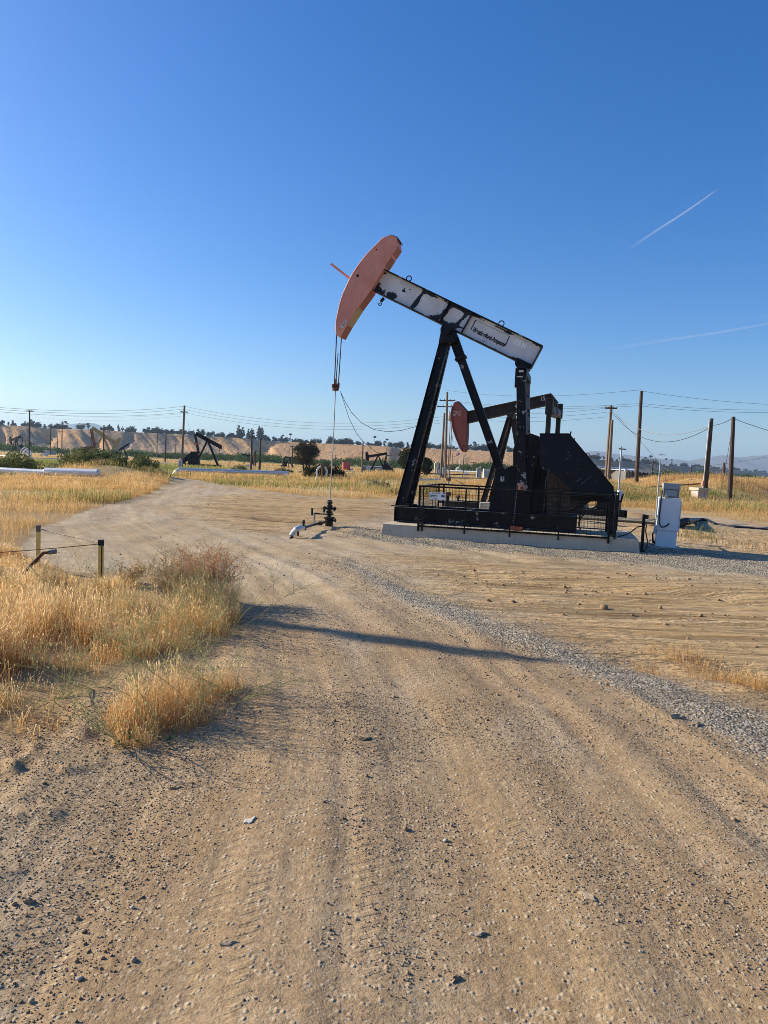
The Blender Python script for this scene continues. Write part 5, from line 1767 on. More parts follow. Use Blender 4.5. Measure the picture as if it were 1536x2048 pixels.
# ------------------------------------------------------------------ electric cabinet, cable post, hoses
cp = on_ground(1331, 1097)
cab = empty('electric_cabinet', cp, RZ - R(2), 'white electric cabinet with grey meter box on top, right of the slab', 'electric cabinet')
cab.rotation_euler = (0, R(1.4), RZ - R(2))
s_ = (cp - EYE).length / F
wC = 37 * s_; hC = 92 * s_; dC = .52
mb = MB(); mb.bx(-wC / 2 + .012, wC / 2 - .012, .02, dC - .02, 0, hC * .33); mb.bx(-wC / 2, wC / 2, 0, dC, hC * .333, hC)
cb_ = mb.build('cabinet_body', M['white'], cab, .006)
mb = MB(); mb.bx(-wC / 2 + .015, wC / 2 - .015, -.008, -.001, hC * .345, hC * .985); mb.build('door', M['white'], cab, .004)
mb = MB(); mb.bx(wC / 2 + .001, wC / 2 + .03, .05, dC - .1, hC * .35, hC * .93); mb.bx(-wC / 2 - .05, -wC / 2 - .001, .1, .25, hC * .24, hC * .42); mb.build('side_panel', M['white_dirty'], cab, .004)
mb = MB(); mx0 = -wC * .34; mx1 = wC * .40
mb.bx(mx0, mx1, .03, .36, hC + .002, hC + 25 * s_); mb2 = MB(); mb2.bx(mx0 - .012, mx1 + .012, .012, .38, hC + 16 * s_, hC + 27 * s_)
mo = mb.build('meter_box', M['grey_box_dk'], cab, .004); mb2.build('meter_hood', M['grey_box'], mo, .006)
mb = MB(); mb.bx(mx0 + .04, mx1 - .04, .022, .029, hC + 3 * s_, hC + 14 * s_); mb.build('meter_panel', M['grey_box'], mo)
mb = MB(); mb.tube([(mx0 + .07, .02, hC + 1 * s_), (mx0 + .07, -.02, hC + 1 * s_)], .035, 14); mb.build('seal', M['beige'], mo)
mb = MB(); c0 = Vector((mx0 - .03, -.03, hC + 10 * s_))
mb.tube([c0 + Vector((0, 0, .04)), c0, c0 + Vector((-.01, -.015, -.3)), c0 + Vector((-.015, -.02, -.62)), c0 + Vector((.0, -.02, -.72)), c0 + Vector((.05, -.02, -.80)), c0 + Vector((.11, -.02, -.79)), c0 + Vector((.18, -.02, -.74)), c0 + Vector((.21, -.015, -.70))], .014, 8)
mb.build('conduit', M['rubber'], cab)
mb = MB(); mb.tube([(-wC / 2 - .03, .2, .05), (-wC / 2 - .06, .2, .25), (-wC / 2 - .03, .15, hC * .3)], .02, 8)
mb.tube(torus_arc((-wC / 2 - .07, .1, .07), .06, 0, 6.28, 'xz', 14), .012, 6); mb.build('cable', M['rubber'], cab)
mb = MB(); mb.bx(-wC / 2 - .12, wC / 2 + .1, -.1, dC + .15, -.05, .012)
fp = mb.build('footing', M['concrete'], None); fp.location = cp; fp.rotation_euler = (0, 0, RZ); tag(fp, 'thin concrete footing under the white electric cabinet', 'footing')
cab.location.z += .012

pb_ = FR.top(1277, 1094, .0)
pc0 = FR.loc + Matrix.Rotation(RZ, 3, 'Z') @ Vector((uR + .09, .12, 0))
cpst = empty('cable_post', pc0, RZ, 'black cable post with small junction box at the right end of the slab', 'post')
hp_ = 66 * s_
mb = MB(); mb.bx(-.03, .03, -.03, .03, -.1, hp_); mb.build('post', K, cpst, .003)
mb = MB(); mb.bx(.032, .09, -.04, .04, hp_ - .09, hp_ - .01); mb.bx(.032, .07, -.03, .03, hp_ - .22, hp_ - .16); mb.build('junction_box', M['grey_weld'], cpst)
mb = MB(); mb.tube([(.06, 0, hp_ - .22), (.05, -.02, .45), (.1, -.03, .25), (.09, -.02, .1), (.04, 0, .0)], .014, 6)
mb.tube([(-.03, 0, hp_ * .68), (-.12, 0, hp_ * .66), (-.25, .02, hp_ * .5), (-.38, .05, PT + .06), (-.5, .1, PT + .02)], .014, 6)
mb.build('cable', M['rubber'], cpst)
mb = MB(); mb.tube([PP(1205, 1003, .5), PP(1196, 1010, .5), PP(1178, 1022, .5), PP(1162, 1034, .5), PP(1157, 1048, .5), PP(1161, 1060, .5), PP(1172, 1068, .45), PP(1186, 1073, .4)], .018, 8)
hz_o = mb.build('hose', M['rubber']); hz_o.location = FR.loc; hz_o.rotation_euler = (0, 0, RZ); tag(hz_o, 'black cable looped between motor and slab inside the fence', 'cable')

# black discharge pipe behind the cabinet and hose over the mound
def gpz(px, py, dz=0.0):
    p = on_ground(px, py); p.z += dz; return p
a = gpz(1150, 1040, .12); b = gpz(1300, 1053, .14)
mb = MB(); mb.tube([a, a.lerp(b, .5), b, gpz(1312, 1054, .14)], .075, 12); 
tag(mb.build('pipe', M['grime']), 'grey black pipe on the ground between the fence and the cabinet', 'pipe')
mb = MB(); mb.tube([gpz(1352, 1054, .12), gpz(1372, 1052, .14), gpz(1388, 1046, .10), gpz(1402, 1041, .05), gpz(1415, 1042, .04), gpz(1432, 1049, .02), gpz(1470, 1055, .02), gpz(1560, 1061, .02), gpz(1700, 1066, .02)], [.12, .12, .10, .06, .05, .04, .035, .035, .035], 10)
tag(mb.build('hose', M['rubber']), 'black hose running over a low mound right of the cabinet', 'hose')

# antenna masts
def mast(px0, py0, px1, py1, Y, label, box=False):
    b = at_depth(px0, py0, Y); t_ = at_depth(px1, py1, Y)
    zb = Hs(b.x, b.y)
    r_ = empty('antenna_mast', (b.x, b.y, zb), 0, label, 'antenna')
    o_ = Vector((b.x, b.y, zb)); s = Y / F
    mb = MB(); mb.tube([Vector((0, 0, -.1)), (b - o_).lerp(t_ - o_, .35), t_ - o_], [.03, .028, .018], 8); mb.build('mast', M['steel'], r_)
    mb = MB(); tp = t_ - o_
    mb.bar(tp + Vector((-5 * s, 0, -.02)), tp + Vector((9 * s, 0, -.03)), .03, .03)
    for k in range(6): mb.bar(tp + Vector(((-4 + k * 2.4) * s, -.12, -.025)), tp + Vector(((-4 + k * 2.4) * s, .12, -.025)), .008, .008)
    mb.tube([tp, tp + Vector((0, 0, 3 * s))], .012, 6)
    mb.build('aerial', M['steel'] if not box else M['grey_weld'], r_)
    if box:
        c = at_depth(px0 + 3, 990, Y) - o_
        mb = MB(); mb.bx(c.x - .06, c.x + .06, -.16, -.06, c.z - .12, c.z + .12); mb.build('box', M['white'], r_, .004)
mast(1234, 1035, 1243, 896, 18.2, 'thin grey antenna mast with white box behind the fence corner', True)
mast(1313, 1020, 1322, 908, 27, 'thin pale antenna mast standing behind the electric cabinet')
mb = MB()
sa = Vector((L(1232, 1003, .1)[0], .1, L(1232, 1003, .1)[1]))
mb.tube([sa, PP(1242, 1003, .1), PP(1246, 988, .1)], .025, 8)
o = mb.build('brake_handle', K, root)

# ------------------------------------------------------------------ foreground marker posts, rope, bent pipe
def ypost(px0, py0, px1, py1, label, double=False):
    b = on_ground(px0, py0); s = (b - EYE).length / F
    h_ = (py0 - py1) * s * 1.02
    r_ = empty('marker_post', b, R(20), label, 'post', 'short yellow posts in the grass')
    mb = MB(); w = .036 if double else .027
    mb.bx(-w, w, -w, w, -.15, h_ * .86)
    mb.build('post', M['yellow'], r_, .006)
    mb = MB(); mb.bx(-w - .001, w + .001, -w - .001, w + .001, h_ * .862, h_); mb.build('black_top' if double else 'weathered_top', M['ink'] if double else M['wood_pale'], r_, .004)
    if double:
        mb = MB(); mb.bx(w * .1, w * .5, -w - .004, -w - .001, -.1, h_ * .85); mb.build('dark_streak', M['wood_dark'], r_)
    return b, h_
b1, h1 = ypost(76, 1142, 71.5, 1061, 'left of two short yellow posts, weathered grey at its top')
b2, h2 = ypost(201, 1158, 199, 1087, 'right of two short yellow posts, with a black painted top', True)
def wire(name, p, q, sag, r_, mat, label, cat, group=None, n=14):
    p = Vector(p); q = Vector(q)
    mb = MB(); mb.tube([p.lerp(q, i / n) - Vector((0, 0, sag * 4 * (i / n) * (1 - i / n))) for i in range(n + 1)], r_, 5)
    return tag(mb.build(name, M[mat]), label, cat, group)
wire('rope', b1 + Vector((0, 0, h1 * .93)), b2 + Vector((0, 0, h2 * .93)), .01, .008, 'rope', 'pale taut rope between the two yellow posts', 'rope')
wire('cable', at_depth(-160, 1113, 9.3), b2 + Vector((0, 0, h2 * .90)), .02, .006, 'rust', 'dark thin cable from the left edge to the black topped post', 'cable')
bp = empty('bent_pipe', on_ground(28, 1172), 0, 'rusty bent pipe with grey cap leaning out of the grass', 'pipe')
o_ = Vector(bp.location); Yp = o_.y
mb = MB(); mb.tube([Vector((-.15, 0, -.15)), at_depth(83, 1109, Yp) - o_, at_depth(87, 1105.5, Yp) - o_, at_depth(99, 1104.5, Yp) - o_], .022, 10); mb.build('pipe', M['rust'], bp)
mb = MB(); mb.tube([at_depth(98, 1104.5, Yp) - o_, at_depth(112, 1102.5, Yp) - o_], .030, 12); mb.build('cap', M['grey_weld'], bp)
print('T4', round(_tm.time()-_T0,1))
# ------------------------------------------------------------------ second pump jack (behind)
q0 = flat(895, 1015)
RZ2 = R(-24)
F2 = Frame((q0[0], q0[1], 0), RZ2)
L2, P3 = F2.L, F2.P
r2 = empty('pump_jack', F2.loc, RZ2, 'rusty dark pump jack with red horse head behind the big one', 'pump jack')
def z2(x, y): return (880 + x / 6.144, 770 + y / 6.144)
mb = MB(); mb.prism([L2(*z2(x, y), -.16) for x, y in ((150, 262), (140, 330), (140, 420), (150, 490), (165, 560), (200, 660), (232, 735), (262, 795), (282, 818), (300, 820), (316, 790), (325, 640), (335, 330), (215, 197), (172, 215))], -.16, .16)
h2o = mb.build('horse_head', M['red2'], r2, .008)
mb = MB()
for v in (-.15, .15):
    mb.tube([Vector((L2(*z2(x, y), -.16)[0] - .008, v, L2(*z2(x, y), -.16)[1])) for x, y in ((150, 262), (140, 330), (140, 420), (150, 490), (165, 560), (200, 660), (232, 735), (262, 795), (282, 818))], .022, 6)
mb.build('arc_lip', M['red2'], h2o)
mb = MB(); rs_ = random.Random(8)
for i in range(9):
    for j in range(4):
        if rs_.random() < .55:
            a = L2(*z2(172 + i * 10, 332 + j * 13), -.16)
            mb.bx(a[0] - .014, a[0] + .018 * rs_.random(), -.163, -.1605, a[1] - .02 * rs_.random(), a[1] + .018)
mb.build('worn_marking', M['white_ink'], h2o)
mb = MB(); c = P3(*z2(291, 750), -.16); mb.tube([c + Vector((0, -.004, 0)), c + Vector((0, .01, 0))], .04, 14); mb.build('bolt_hole', M['ink'], h2o)
vb2 = -.12
bt = [L2(*z2(x, y), vb2) for x, y in ((300, 330), (1360, 100), (1446, 211), (1368, 236), (300, 478))]
mb = MB()
ins = [L2(*z2(x, y), vb2) for x, y in ((300, 342), (1356, 113), (1424, 206), (1362, 222), (300, 465))]
mb.prism(ins, -.03, .03)
for i in range(5):
    a, b = bt[i], bt[(i + 1) % 5]; a2, b2_ = ins[i], ins[(i + 1) % 5]
    mb.prism([a, b, b2_, a2], -.12, .12)
wb2 = mb.build('walking_beam', M['rust_beam'], r2, .005)
for tx, x, y, sz in (('15', 1262, 165, .26), ('4', 934, 262, .2)):
    c = L2(*z2(x, y), -.034)
    o = text_part(tx, 'beam_number', M['white_ink'], wb2, Matrix.Identity(4), sz, .75, .004, align='CENTER')
    a = math.atan2(bt[1][1] - bt[0][1], bt[1][0] - bt[0][0]) * .3
    o.data.transform(Matrix(((math.cos(a), -math.sin(a), 0, c[0]), (0, 0, -1, -.035), (math.sin(a), math.cos(a), 0, c[1]), (0, 0, 0, 1))))
mb = MB(); mb.bar(P3(*z2(330, 470), 0), P3(*z2(331, 520), 0), .06, .05); mb.tube(torus_arc(P3(*z2(331, 532), 0), .04, -1, 4.6, 'xz', 12), .012, 6); mb.build('hook', M['black_clean'], wb2)
tp2 = P3(*z2(886, 405), 0)
for sgn in (-1, 1):
    ft = P3(*z2(668, 1100), 0); kk = (tp2.z - .3) / (tp2.z - ft.z); a = Vector((tp2.x - .08 + (ft.x - tp2.x + .08) * kk, sgn * .55, .3)); b = Vector((tp2.x - .08, sgn * .12, tp2.z))
    mb = MB(); mb.ibeam(a, b, .15, .17, (1, 0, .2), .02, .02)
    if sgn > 0:
        for t_ in (.3, .6): mb.bar(a.lerp(b, t_), Vector((a.x, -a.y, a.z)).lerp(Vector((b.x, -b.y, b.z)), t_), .07, .07)
    mb.build('leg', M['rust_beam'], r2, .004)
mb = MB(); a = P3(*z2(905, 415), 0); mb.bar(a, P3(*z2(958, 740), 0) + Vector((.35, 0, -1.6)), .22, .22, (1, 0, 0)); mb.build('tail_strut', M['rust_beam'], r2, .004)
mb = MB(); mb.prism([L2(*z2(x, y), 0) for x, y in ((820, 372), (930, 352), (915, 380), (912, 405), (850, 405), (848, 385))], -.28, .28); mb.build('saddle_bearing', M['black_clean'], r2, .006)
mb = MB(); mb.prism([L2(*z2(x, y), 0) for x, y in ((1366, 236), (1440, 215), (1440, 290), (1400, 300), (1384, 285))], -.14, .14)
mb.build('tail_bearing', M['rust_beam'], r2, .006)
e2 = P3(*z2(1410, 340), 0)
mb = MB(); mb.bar(e2 + Vector((0, -.75, 0)), e2 + Vector((0, .75, 0)), .22, .30); mb.tube([e2 + Vector((0, -.3, 0)), e2 + Vector((0, .3, 0))], .2, 14); mb.build('equaliser_beam', M['grey_weld'], r2, .01)
for vv in (-.95, .95):
    a = Vector((e2.x - .02, vv, e2.z + .30)); b = Vector((e2.x - .05, vv, 1.0))
    mb = MB(); mb.bar(a, b, .16, .16, (1, 0, 0)); mb.bar(a + Vector((0, 0, .12)), a + Vector((0, 0, -.45)), .2, .26, (1, 0, 0)); mb.build('pitman_arm', M['black'], r2, .006)
# its base, gear box and cranks, mostly hidden behind the nearer machine
bx0 = tp2.x - 2.2
mb = MB()
for v in (-.6, .6): mb.ibeam((bx0, v, .15), (bx0 + 6.6, v, .15), .2, .3, (0, 0, 1), .025, .02)
for k in range(6): mb.bar((bx0 + .2 + k * 1.2, -.6, .15), (bx0 + .2 + k * 1.2, .6, .15), .12, .24)
mb.build('base_skid', M['grime'], r2, .006)
mb = MB(); mb.prism([(tp2.x + 1.2, .3), (tp2.x + 3., .3), (tp2.x + 2.8, 1.4), (tp2.x + 2.6, 1.9), (tp2.x + 1.6, 1.9), (tp2.x + 1.4, 1.4)], -.5, .5); mb.build('gear_box', M['grime'], r2, .02)
for vv in (-.8, .8):
    mb = MB(); mb.prism([(tp2.x + 1.9, 1.8), (tp2.x + 2.3, 1.85), (tp2.x + 2.75, .8), (tp2.x + 2.4, .35), (tp2.x + 1.7, .3), (tp2.x + 1.5, .7)], vv - .1, vv + .1); mb.build('counterweight', M['grime'], r2, .02)
mb = MB(); mb.bx(tp2.x + 3.4, tp2.x + 4.2, -.4, .4, .3, 1.0); mb.build('motor', M['grime'], r2, .02)
# bridle and rod, wellhead
rod_top = P3(*z2(140, 430), 0); wz2 = P3(893, 985, 0).z
mb = MB()
for v in (-.1, .1): mb.tube([Vector((rod_top.x - .01, v, rod_top.z + .3)), Vector((rod_top.x - .01, v * .9, wz2 + .55))], .014, 6)
mb.build('bridle_cable', M['rust'], r2)
mb = MB(); mb.bx(rod_top.x - .06, rod_top.x + .06, -.14, .14, wz2 + .48, wz2 + .6); mb.build('carrier_bar', M['rust'], r2, .01)
mb = MB(); mb.tube([Vector((rod_top.x - .01, 0, wz2 + .9)), Vector((rod_top.x - .01, 0, wz2 - .1))], .016, 6); mb.build('polished_rod', M['steel'], r2)
w2 = empty('wellhead', F2.loc + Matrix.Rotation(F2.rz, 3, 'Z') @ Vector((rod_top.x - .01, 0, 0)), F2.rz, 'small dark wellhead with rusty top seen through the fence mesh', 'wellhead')
mb = MB(); mb.tube([(0, 0, -.1), (0, 0, .2)], .16, 14); mb.tube([(0, 0, .2), (0, 0, wz2)], .07, 12); mb.tube([(-.35, 0, .22), (.4, 0, .24)], .06, 10)
mb.build('casing', M['grime'], w2)
mb = MB(); mb.tube([(0, 0, wz2 - .12), (0, 0, wz2 + .02)], .13, 14); mb.tube([(.45, 0, -.1), (.45, 0, .42)], .05, 8); mb.tube([(.45, 0, .42), (.45, 0, .52)], .08, 10); mb.build('stuffing_box', M['rust'], w2)
p = on_ground(971, 1024); mb = MB(); mb.bx(-.22, .22, -.25, .25, -.05, .36); o = mb.build('concrete_block', M['beige'], None, .02); o.location = p; o.rotation_euler = (0, 0, R(-12)); tag(o, 'pale concrete block behind the fence, left of the black stand', 'concrete block')


# ------------------------------------------------------------------ pump jacks far off
def gen_pump(loc, rz, sc, tilt, label, mats, head=True, flip=False, guard=True, orange=False, mats2=None):
    """tilt>0: front end up. front = -x (flip -> +x)"""
    r_ = empty('pump_jack', loc, rz + (math.pi if flip else 0), label, 'pump jack', 'distant pump jacks')
    r_.scale = (sc,) * 3
    mt = M[mats]; mt2 = M[mats2 or mats]
    mb = MB()
    for v in (-.55, .55): mb.bar((-2.3, v, .18), (3.6, v, .18), .18, .32)
    for x in (-2.2, -.2, 1.6, 3.4): mb.bar((x, -.55, .18), (x, .55, .18), .16, .28)
    mb.build('base_skid', mt2, r_)
    for v in (-1, 1):
        mb = MB(); mb.bar((-1.75, v * .62, .3), (-.1, v * .14, 4.1), .24, .28, (1, 0, 0)); mb.build('leg', mt, r_)
    mb = MB(); mb.bar((1.55, 0, .9), (.12, 0, 4.1), .28, .28, (1, 0, 0)); mb.build('tail_strut', mt, r_)
    c, s = math.cos(tilt), math.sin(tilt)
    def bp_(x, z): return (-x * c * -1 if False else x * c + z * s * 1.0, 0, 4.4 - x * s + z * c)
    a = Vector(bp_(-2.5, 0)); b = Vector(bp_(2.2, 0))
    mb = MB(); mb.ibeam(a, b, .36, .62, (0, 0, 1), .07, .2); mb.bx(-.25, .25, -.25, .25, 4.0, 4.3)
    mb.build('walking_beam', mt, r_)
    if head:
        pts = []
        for k in range(9):
            an = -.42 + .84 * k / 8
            x, z = -2.95 * math.cos(an) - .25, 3.1 * math.sin(an) * .95
            pts.append((x, z))
        pts += [(-2.5, 1.15), (-2.35, .3), (-2.35, -.3), (-2.6, -1.2)]
        q_ = [(bp_(x, z)[0], bp_(x, z)[2]) for x, z in pts]
        mb = MB(); mb.prism(q_, -.2, .2); mb.build('horse_head', mt, r_)
        xr = bp_(-3.2, 0)[0]
        mb = MB(); mb.tube([(xr, .08, bp_(-3.2, 0)[2]), (xr, .05, 2.3)], .02, 5); mb.tube([(xr, -.08, bp_(-3.2, 0)[2]), (xr, -.05, 2.3)], .02, 5); mb.build('bridle_cable', mt, r_)
        mb = MB(); mb.tube([(xr, 0, 2.3), (xr, 0, .1)], .022, 5); mb.build('polished_rod', mt, r_)
    else:
        mb = MB(); e = Vector(bp_(-2.5, 0)); mb.bar(e + Vector((0, 0, -.3)), e + Vector((0, 0, .32)), .34, .2, (1, 0, 0)); mb.build('beam_end', mt, r_)
    eq = Vector(bp_(2.1, -.35)); cz = 1.9
    mb = MB(); mb.bar(eq + Vector((0, -.8, 0)), eq + Vector((0, .8, 0)), .2, .26); mb.build('equaliser_beam', mt, r_)
    an = -tilt * 2.2 + 1.57
    pn = Vector((2.05 + .75 * math.cos(an), 0, cz + .75 * math.sin(an)))
    for v in (-.75, .75):
        mb = MB(); mb.bar(eq + Vector((0, v, 0)), pn + Vector((0, v, 0)), .2, .2, (1, 0, 0)); mb.build('pitman_arm', mt2, r_)
        mb = MB()
        d_ = Vector((math.cos(an), 0, math.sin(an))); cc = Vector((2.05, v, cz))
        mb.bar(cc + d_ * .85, cc - d_ * .5, .16, .34, d_.cross(Vector((0, 1, 0)))); mb.bar(cc - d_ * .45, cc - d_ * 1.25, .22, .95, d_.cross(Vector((0, 1, 0))))
        mb.build('counterweight', mt2, r_)
        if orange:
            mb = MB(); q_ = eq.lerp(pn, .5) + Vector((0, v, 0)); mb.bx(q_.x - .32, q_.x + .32, v - .16, v + .16, q_.z - .12, q_.z + .14); mb.build('orange_bracket', M['orange'], r_)
    mb = MB(); mb.prism([(1.1, .3), (3.1, .3), (2.9, 1.5), (2.6, 2.4), (1.6, 2.4), (1.3, 1.5)], -.6, .6); mb.build('gear_box', mt, r_, .04)
    if guard:
        mb = MB(); mb.prism([(2.0, 2.2), (2.4, 2.3), (4.3, .95), (4.2, .5), (3.7, .5), (1.9, 1.6)], -.95, -.75); mb.build('belt_guard', mt, r_)
    mb = MB(); mb.tube([(3.8, -.7, .75), (3.8, .2, .75)], .32, 12); mb.bx(3.4, 4.2, -.6, .3, .3, .5); mb.build('motor', mt, r_)
    return r_


def gp(px, py):
    p = at_ground(px, py); return Vector((p.x, p.y, p.z))

gen_pump(gp(414, 933), R(8), .99, -.46, 'black pump jack without head beside the tall pole left of centre', 'black_clean', head=False, flip=True, orange=True)
gen_pump(gp(205, 918.5), R(12), 1.28, -.56, 'tan pump jack with raised tail and drooping head behind the green bush', 'tan_paint', head=True, flip=True, mats2='rust')
gen_pump(gp(32, 905.5), R(-28), 1.28, -.28, 'black pump jack at the far left, left of the white pipe hoops', 'black_clean', head=True)
gen_pump(gp(60, 905), R(150), 1.15, -.35, 'black pump jack partly hidden behind the far left pole', 'black_clean', head=False)
gen_pump(gp(246, 918), R(10), .72, .62, 'small headless black pump jack right of the tan one', 'black_clean', head=False, flip=True, guard=False)
gen_pump(gp(755, 945.5), R(-10), .74, -.20, 'small black pump jack far behind, left of the big front leg', 'black_clean', head=True)
gen_pump(gp(578, 935), R(160), .50, -.1, 'tiny black pump jack left of the large round tree', 'black_clean', head=True, guard=False)
gen_pump(gp(495, 929), R(20), .55, .1, 'tiny dark pump jack in front of the riverside shrubs', 'black_clean', head=False, guard=False)

# ------------------------------------------------------------------ utility poles
def upole(b, t_, r0, label, mat='wood', arms=(), trans=None, group='wooden utility poles', conduit=False, ins=True):
    """b, t_ world base and top"""
    b = Vector(b); t_ = Vector(t_)
    r_ = empty('utility_pole', b, 0, label, 'utility pole', group)
    tp = t_ - b
    mb = MB(); mb.tube([tp * -.03, tp * .5, tp], [r0, r0 * .88, r0 * .72], 10); mb.build('pole', M[mat], r_)
    for (fr, ln, az) in arms:
        c = tp * fr; d = Vector((math.cos(az), math.sin(az), 0)); n_ = Vector((-d.y, d.x, 0)) * r0 * 1.05
        mb = MB(); mb.bar(c - d * ln / 2 + n_, c + d * ln / 2 + n_, .1, .12); a_ = mb.build('crossarm', M['wood_dark'], r_)
        if ins:
            for k in (-.46, -.2, .2, .46):
                mb = MB(); q_ = c + d * ln * k + n_ + Vector((0, 0, .06)); mb.tube([q_, q_ + Vector((0, 0, .07)), q_ + Vector((0, 0, .16))], [.02, .055, .035], 8); mb.build('insulator', M['ceramic'], a_)
    if trans:
        c = tp * trans[0] + Vector((trans[1], -.25, 0))
        mb = MB(); mb.tube([c + Vector((0, 0, -.5)), c + Vector((0, 0, -.45)), c + Vector((0, 0, .4)), c + Vector((0, 0, .5))], [.25, .28, .28, .2], 16); tr_ = mb.build('transformer', M['steel'], r_)
        mb = MB()
        for k in (-.12, .12): mb.tube([c + Vector((k, 0, .48)), c + Vector((k, 0, .68))], .035, 8)
        mb.build('bushing', M['ceramic'], tr_)
    if conduit:
        mb = MB(); mb.tube([tp * .0 + Vector((-r0 * 1.3, -.05, 0)), tp * .5 + Vector((-r0 * 1.2, -.05, 0)), tp * .97 + Vector((-r0 * 1.05, -.05, 0))], .034, 8); mb.build('conduit', M['white_dirty'], r_)
    return r_


def pole_px(bx_, by_, tx, ty, r0, label, Y=None, **kw):
    if Y is None:
        b = at_ground(bx_, by_)
    else:
        b = at_depth(bx_, by_, Y); b.z = Hs(b.x, b.y)
    t_ = at_depth(tx, ty, b.y)
    upole(b, t_, r0, label, **kw)
    return b, t_


T1 = pole_px(58, 915, 59.2, 820.5, .17, 'tall dark pole at the far left beside the white pipe hoops', arms=((.985, 1.3, .1),))[1]
T2 = pole_px(363, 937, 369, 811, .16, 'tall brown pole left of centre, beside the headless black pump jack', mat='wood_pale', arms=((.90, .9, .3),), ins=False)[1]
pole_px(100, 911, 101.5, 857, .15, 'pole right of the far left one, without crossarm')
pole_px(123.5, 912, 124.5, 843, .16, 'double crossarm pole in front of the shaded ravine', arms=((.70, 2.2, .1), (.98, 1.5, .1)))
pole_px(115, 911, 115.2, 873, .10, 'thin short pole just left of the double crossarm pole')
pole_px(206.5, 920, 208, 850, .17, 'pole in front of the tan pump jack')
pole_px(313.5, 918, 314.8, 867, .15, 'left of two poles between the tan and the headless pump jacks')
pole_px(330, 925, 332, 866, .16, 'right of two poles between the tan and the headless pump jacks')
pole_px(350, 919, 351, 888, .12, 'short pole close left of the tall brown pole', arms=((.95, 1.2, .2),))
pole_px(182, 917, 182.4, 859, .12, 'thin rusty pole left of the tan pump jack', mat='rust')
pole_px(502, 942, 504, 871, .15, 'left of the two tall poles right of the headless pump jack', arms=((.97, .7, .2),))
pole_px(519, 941, 521, 878, .16, 'right of the two tall poles right of the headless pump jack')
pole_px(507.5, 933, 508.5, 903, .15, 'short pole with transformer between the two tall poles', trans=(.93, -.5))
pole_px(510.5, 933, 511, 902, .13, 'short pole just right of the transformer pole')
pole_px(584, 937, 585.3, 892, .12, 'pole just left of the large round tree', arms=((.97, 1.0, .1),))
pole_px(577, 936, 578.5, 897, .08, 'thin pole left of the large round tree, second from it')
pole_px(566, 935, 566.4, 917, .25, 'short thick black stub pole beside the tiny pump jack', mat='wood_dark')
T15 = pole_px(723.5, 946, 726.2, 882, .14, 'slim pole left of the small black pump jack', mat='wood_pale')[1]
pole_px(671, 938, 671.5, 909, .12, 'short pole left of the red tank')
pole_px(690, 924, 690.3, 909, .10, 'short thin pole behind the red tank')
pole_px(458, 925, 459.3, 906, .12, 'faint pole in front of the riverside shrubs, right of the headless pump jack', mat='wood_pale')
pole_px(437, 925, 439, 891, .12, 'pole under the raised beam end of the headless pump jack', arms=((.96, 1.0, .1),))
pole_px(17, 903, 3.5, 874, .12, 'crossarm pole at the left edge', arms=((.96, 2.2, .1),)) if False else pole_px(3.0, 900, 3.6, 874, .14, 'crossarm pole at the left edge before the bluff', arms=((.93, 2.6, .1),))
# the cluster behind the second horse head
p17a = pole_px(881.5, 956, 889, 826, .19, 'left of three poles grouped behind the red horse head', mat='wood_pale')
p17b = pole_px(886.5, 955.5, 893, 842, .18, 'middle of three poles grouped behind the red horse head', mat='wood_pale')
b17 = at_depth(890.5, 958, 88); b17.z = 0
T17 = at_depth(894.5, 784, 88)
r17 = upole(b17, T17, .17, 'tallest of three poles behind the red horse head, with crossarms and transformer', mat='wood_pale', arms=((.905, 2.0, -.35), (.835, 2.6, -.35)), trans=(.72, .42))
mb = MB(); c = at_depth(888, 942, 88) - b17
mb.bx(c.x - .22, c.x + .22, -.5, -.25, c.z - .42, c.z + .45); mb.build('switch_box', M['grey_box'], r17, .01)
mb = MB()
for dx in (.3, .42): mb.tube([Vector((dx, -.2, .2)), Vector((dx + .08, -.2, 3.2)), Vector((dx + .25, -.2, 5.6))], .03, 6)
mb.build('conduit', M['steel'], r17)
for i, (bx_, by_, tx, ty, r0, lb) in enumerate(((904, 945, 904.5, 907, .12, 'thin pole between the three grouped poles and the flag'), (926, 948, 927.8, 913, .13, 'pole right of the flag, nearest to it'), (934, 945, 934.6, 925, .12, 'shorter pole second right of the flag'), (945.5, 946, 946.8, 924, .13, 'crossarm pole in front of the bluff right of the flag'))):
    pole_px(bx_, by_, tx, ty, r0, lb, arms=((.96, 2.2, .1),) if i == 3 else ())
pole_px(980, 942, 981, 897, .17, 'brown pole behind the grey transformer boxes', mat='wood_pale')
# right hand side
T18 = pole_px(1212, 955, 1222.5, 811, .15, 'left pole of the leaning pair beside the black belt guard', Y=62, mat='wood_pale', arms=((.965, 1.0, 2.9),))[1]
pole_px(1217, 957, 1224.5, 840, .15, 'shorter right pole of the leaning pair beside the black belt guard', Y=61, mat='wood_pale')
T19 = pole_px(1273.5, 955, 1283, 782, .17, 'tallest pole on the right, rising from the grassy bank', Y=58, mat='wood')[1]
b20 = gp(1405, 1001)
Y20 = b20.y + 1.4
T20 = pole_px(1410, 985, 1423.5, 837, .15, 'pole with white conduit behind the pale concrete kiosk', Y=Y20, mat='wood', conduit=True)[1]
b21 = gp(1458.5, 1010)
T21 = at_depth(1467, 833.5, b21.y); upole(b21, T21, .15, 'dark brown pole standing at the foot of the bank on the far right', mat='wood_dark')
pole_px(1303, 962, 1306.2, 918, .14, 'short pole on the skyline behind the antenna mast', Y=110)
pole_px(1381, 966, 1382.3, 934, .12, 'short pole before the shrubs left of the white conduit pole', Y=110)
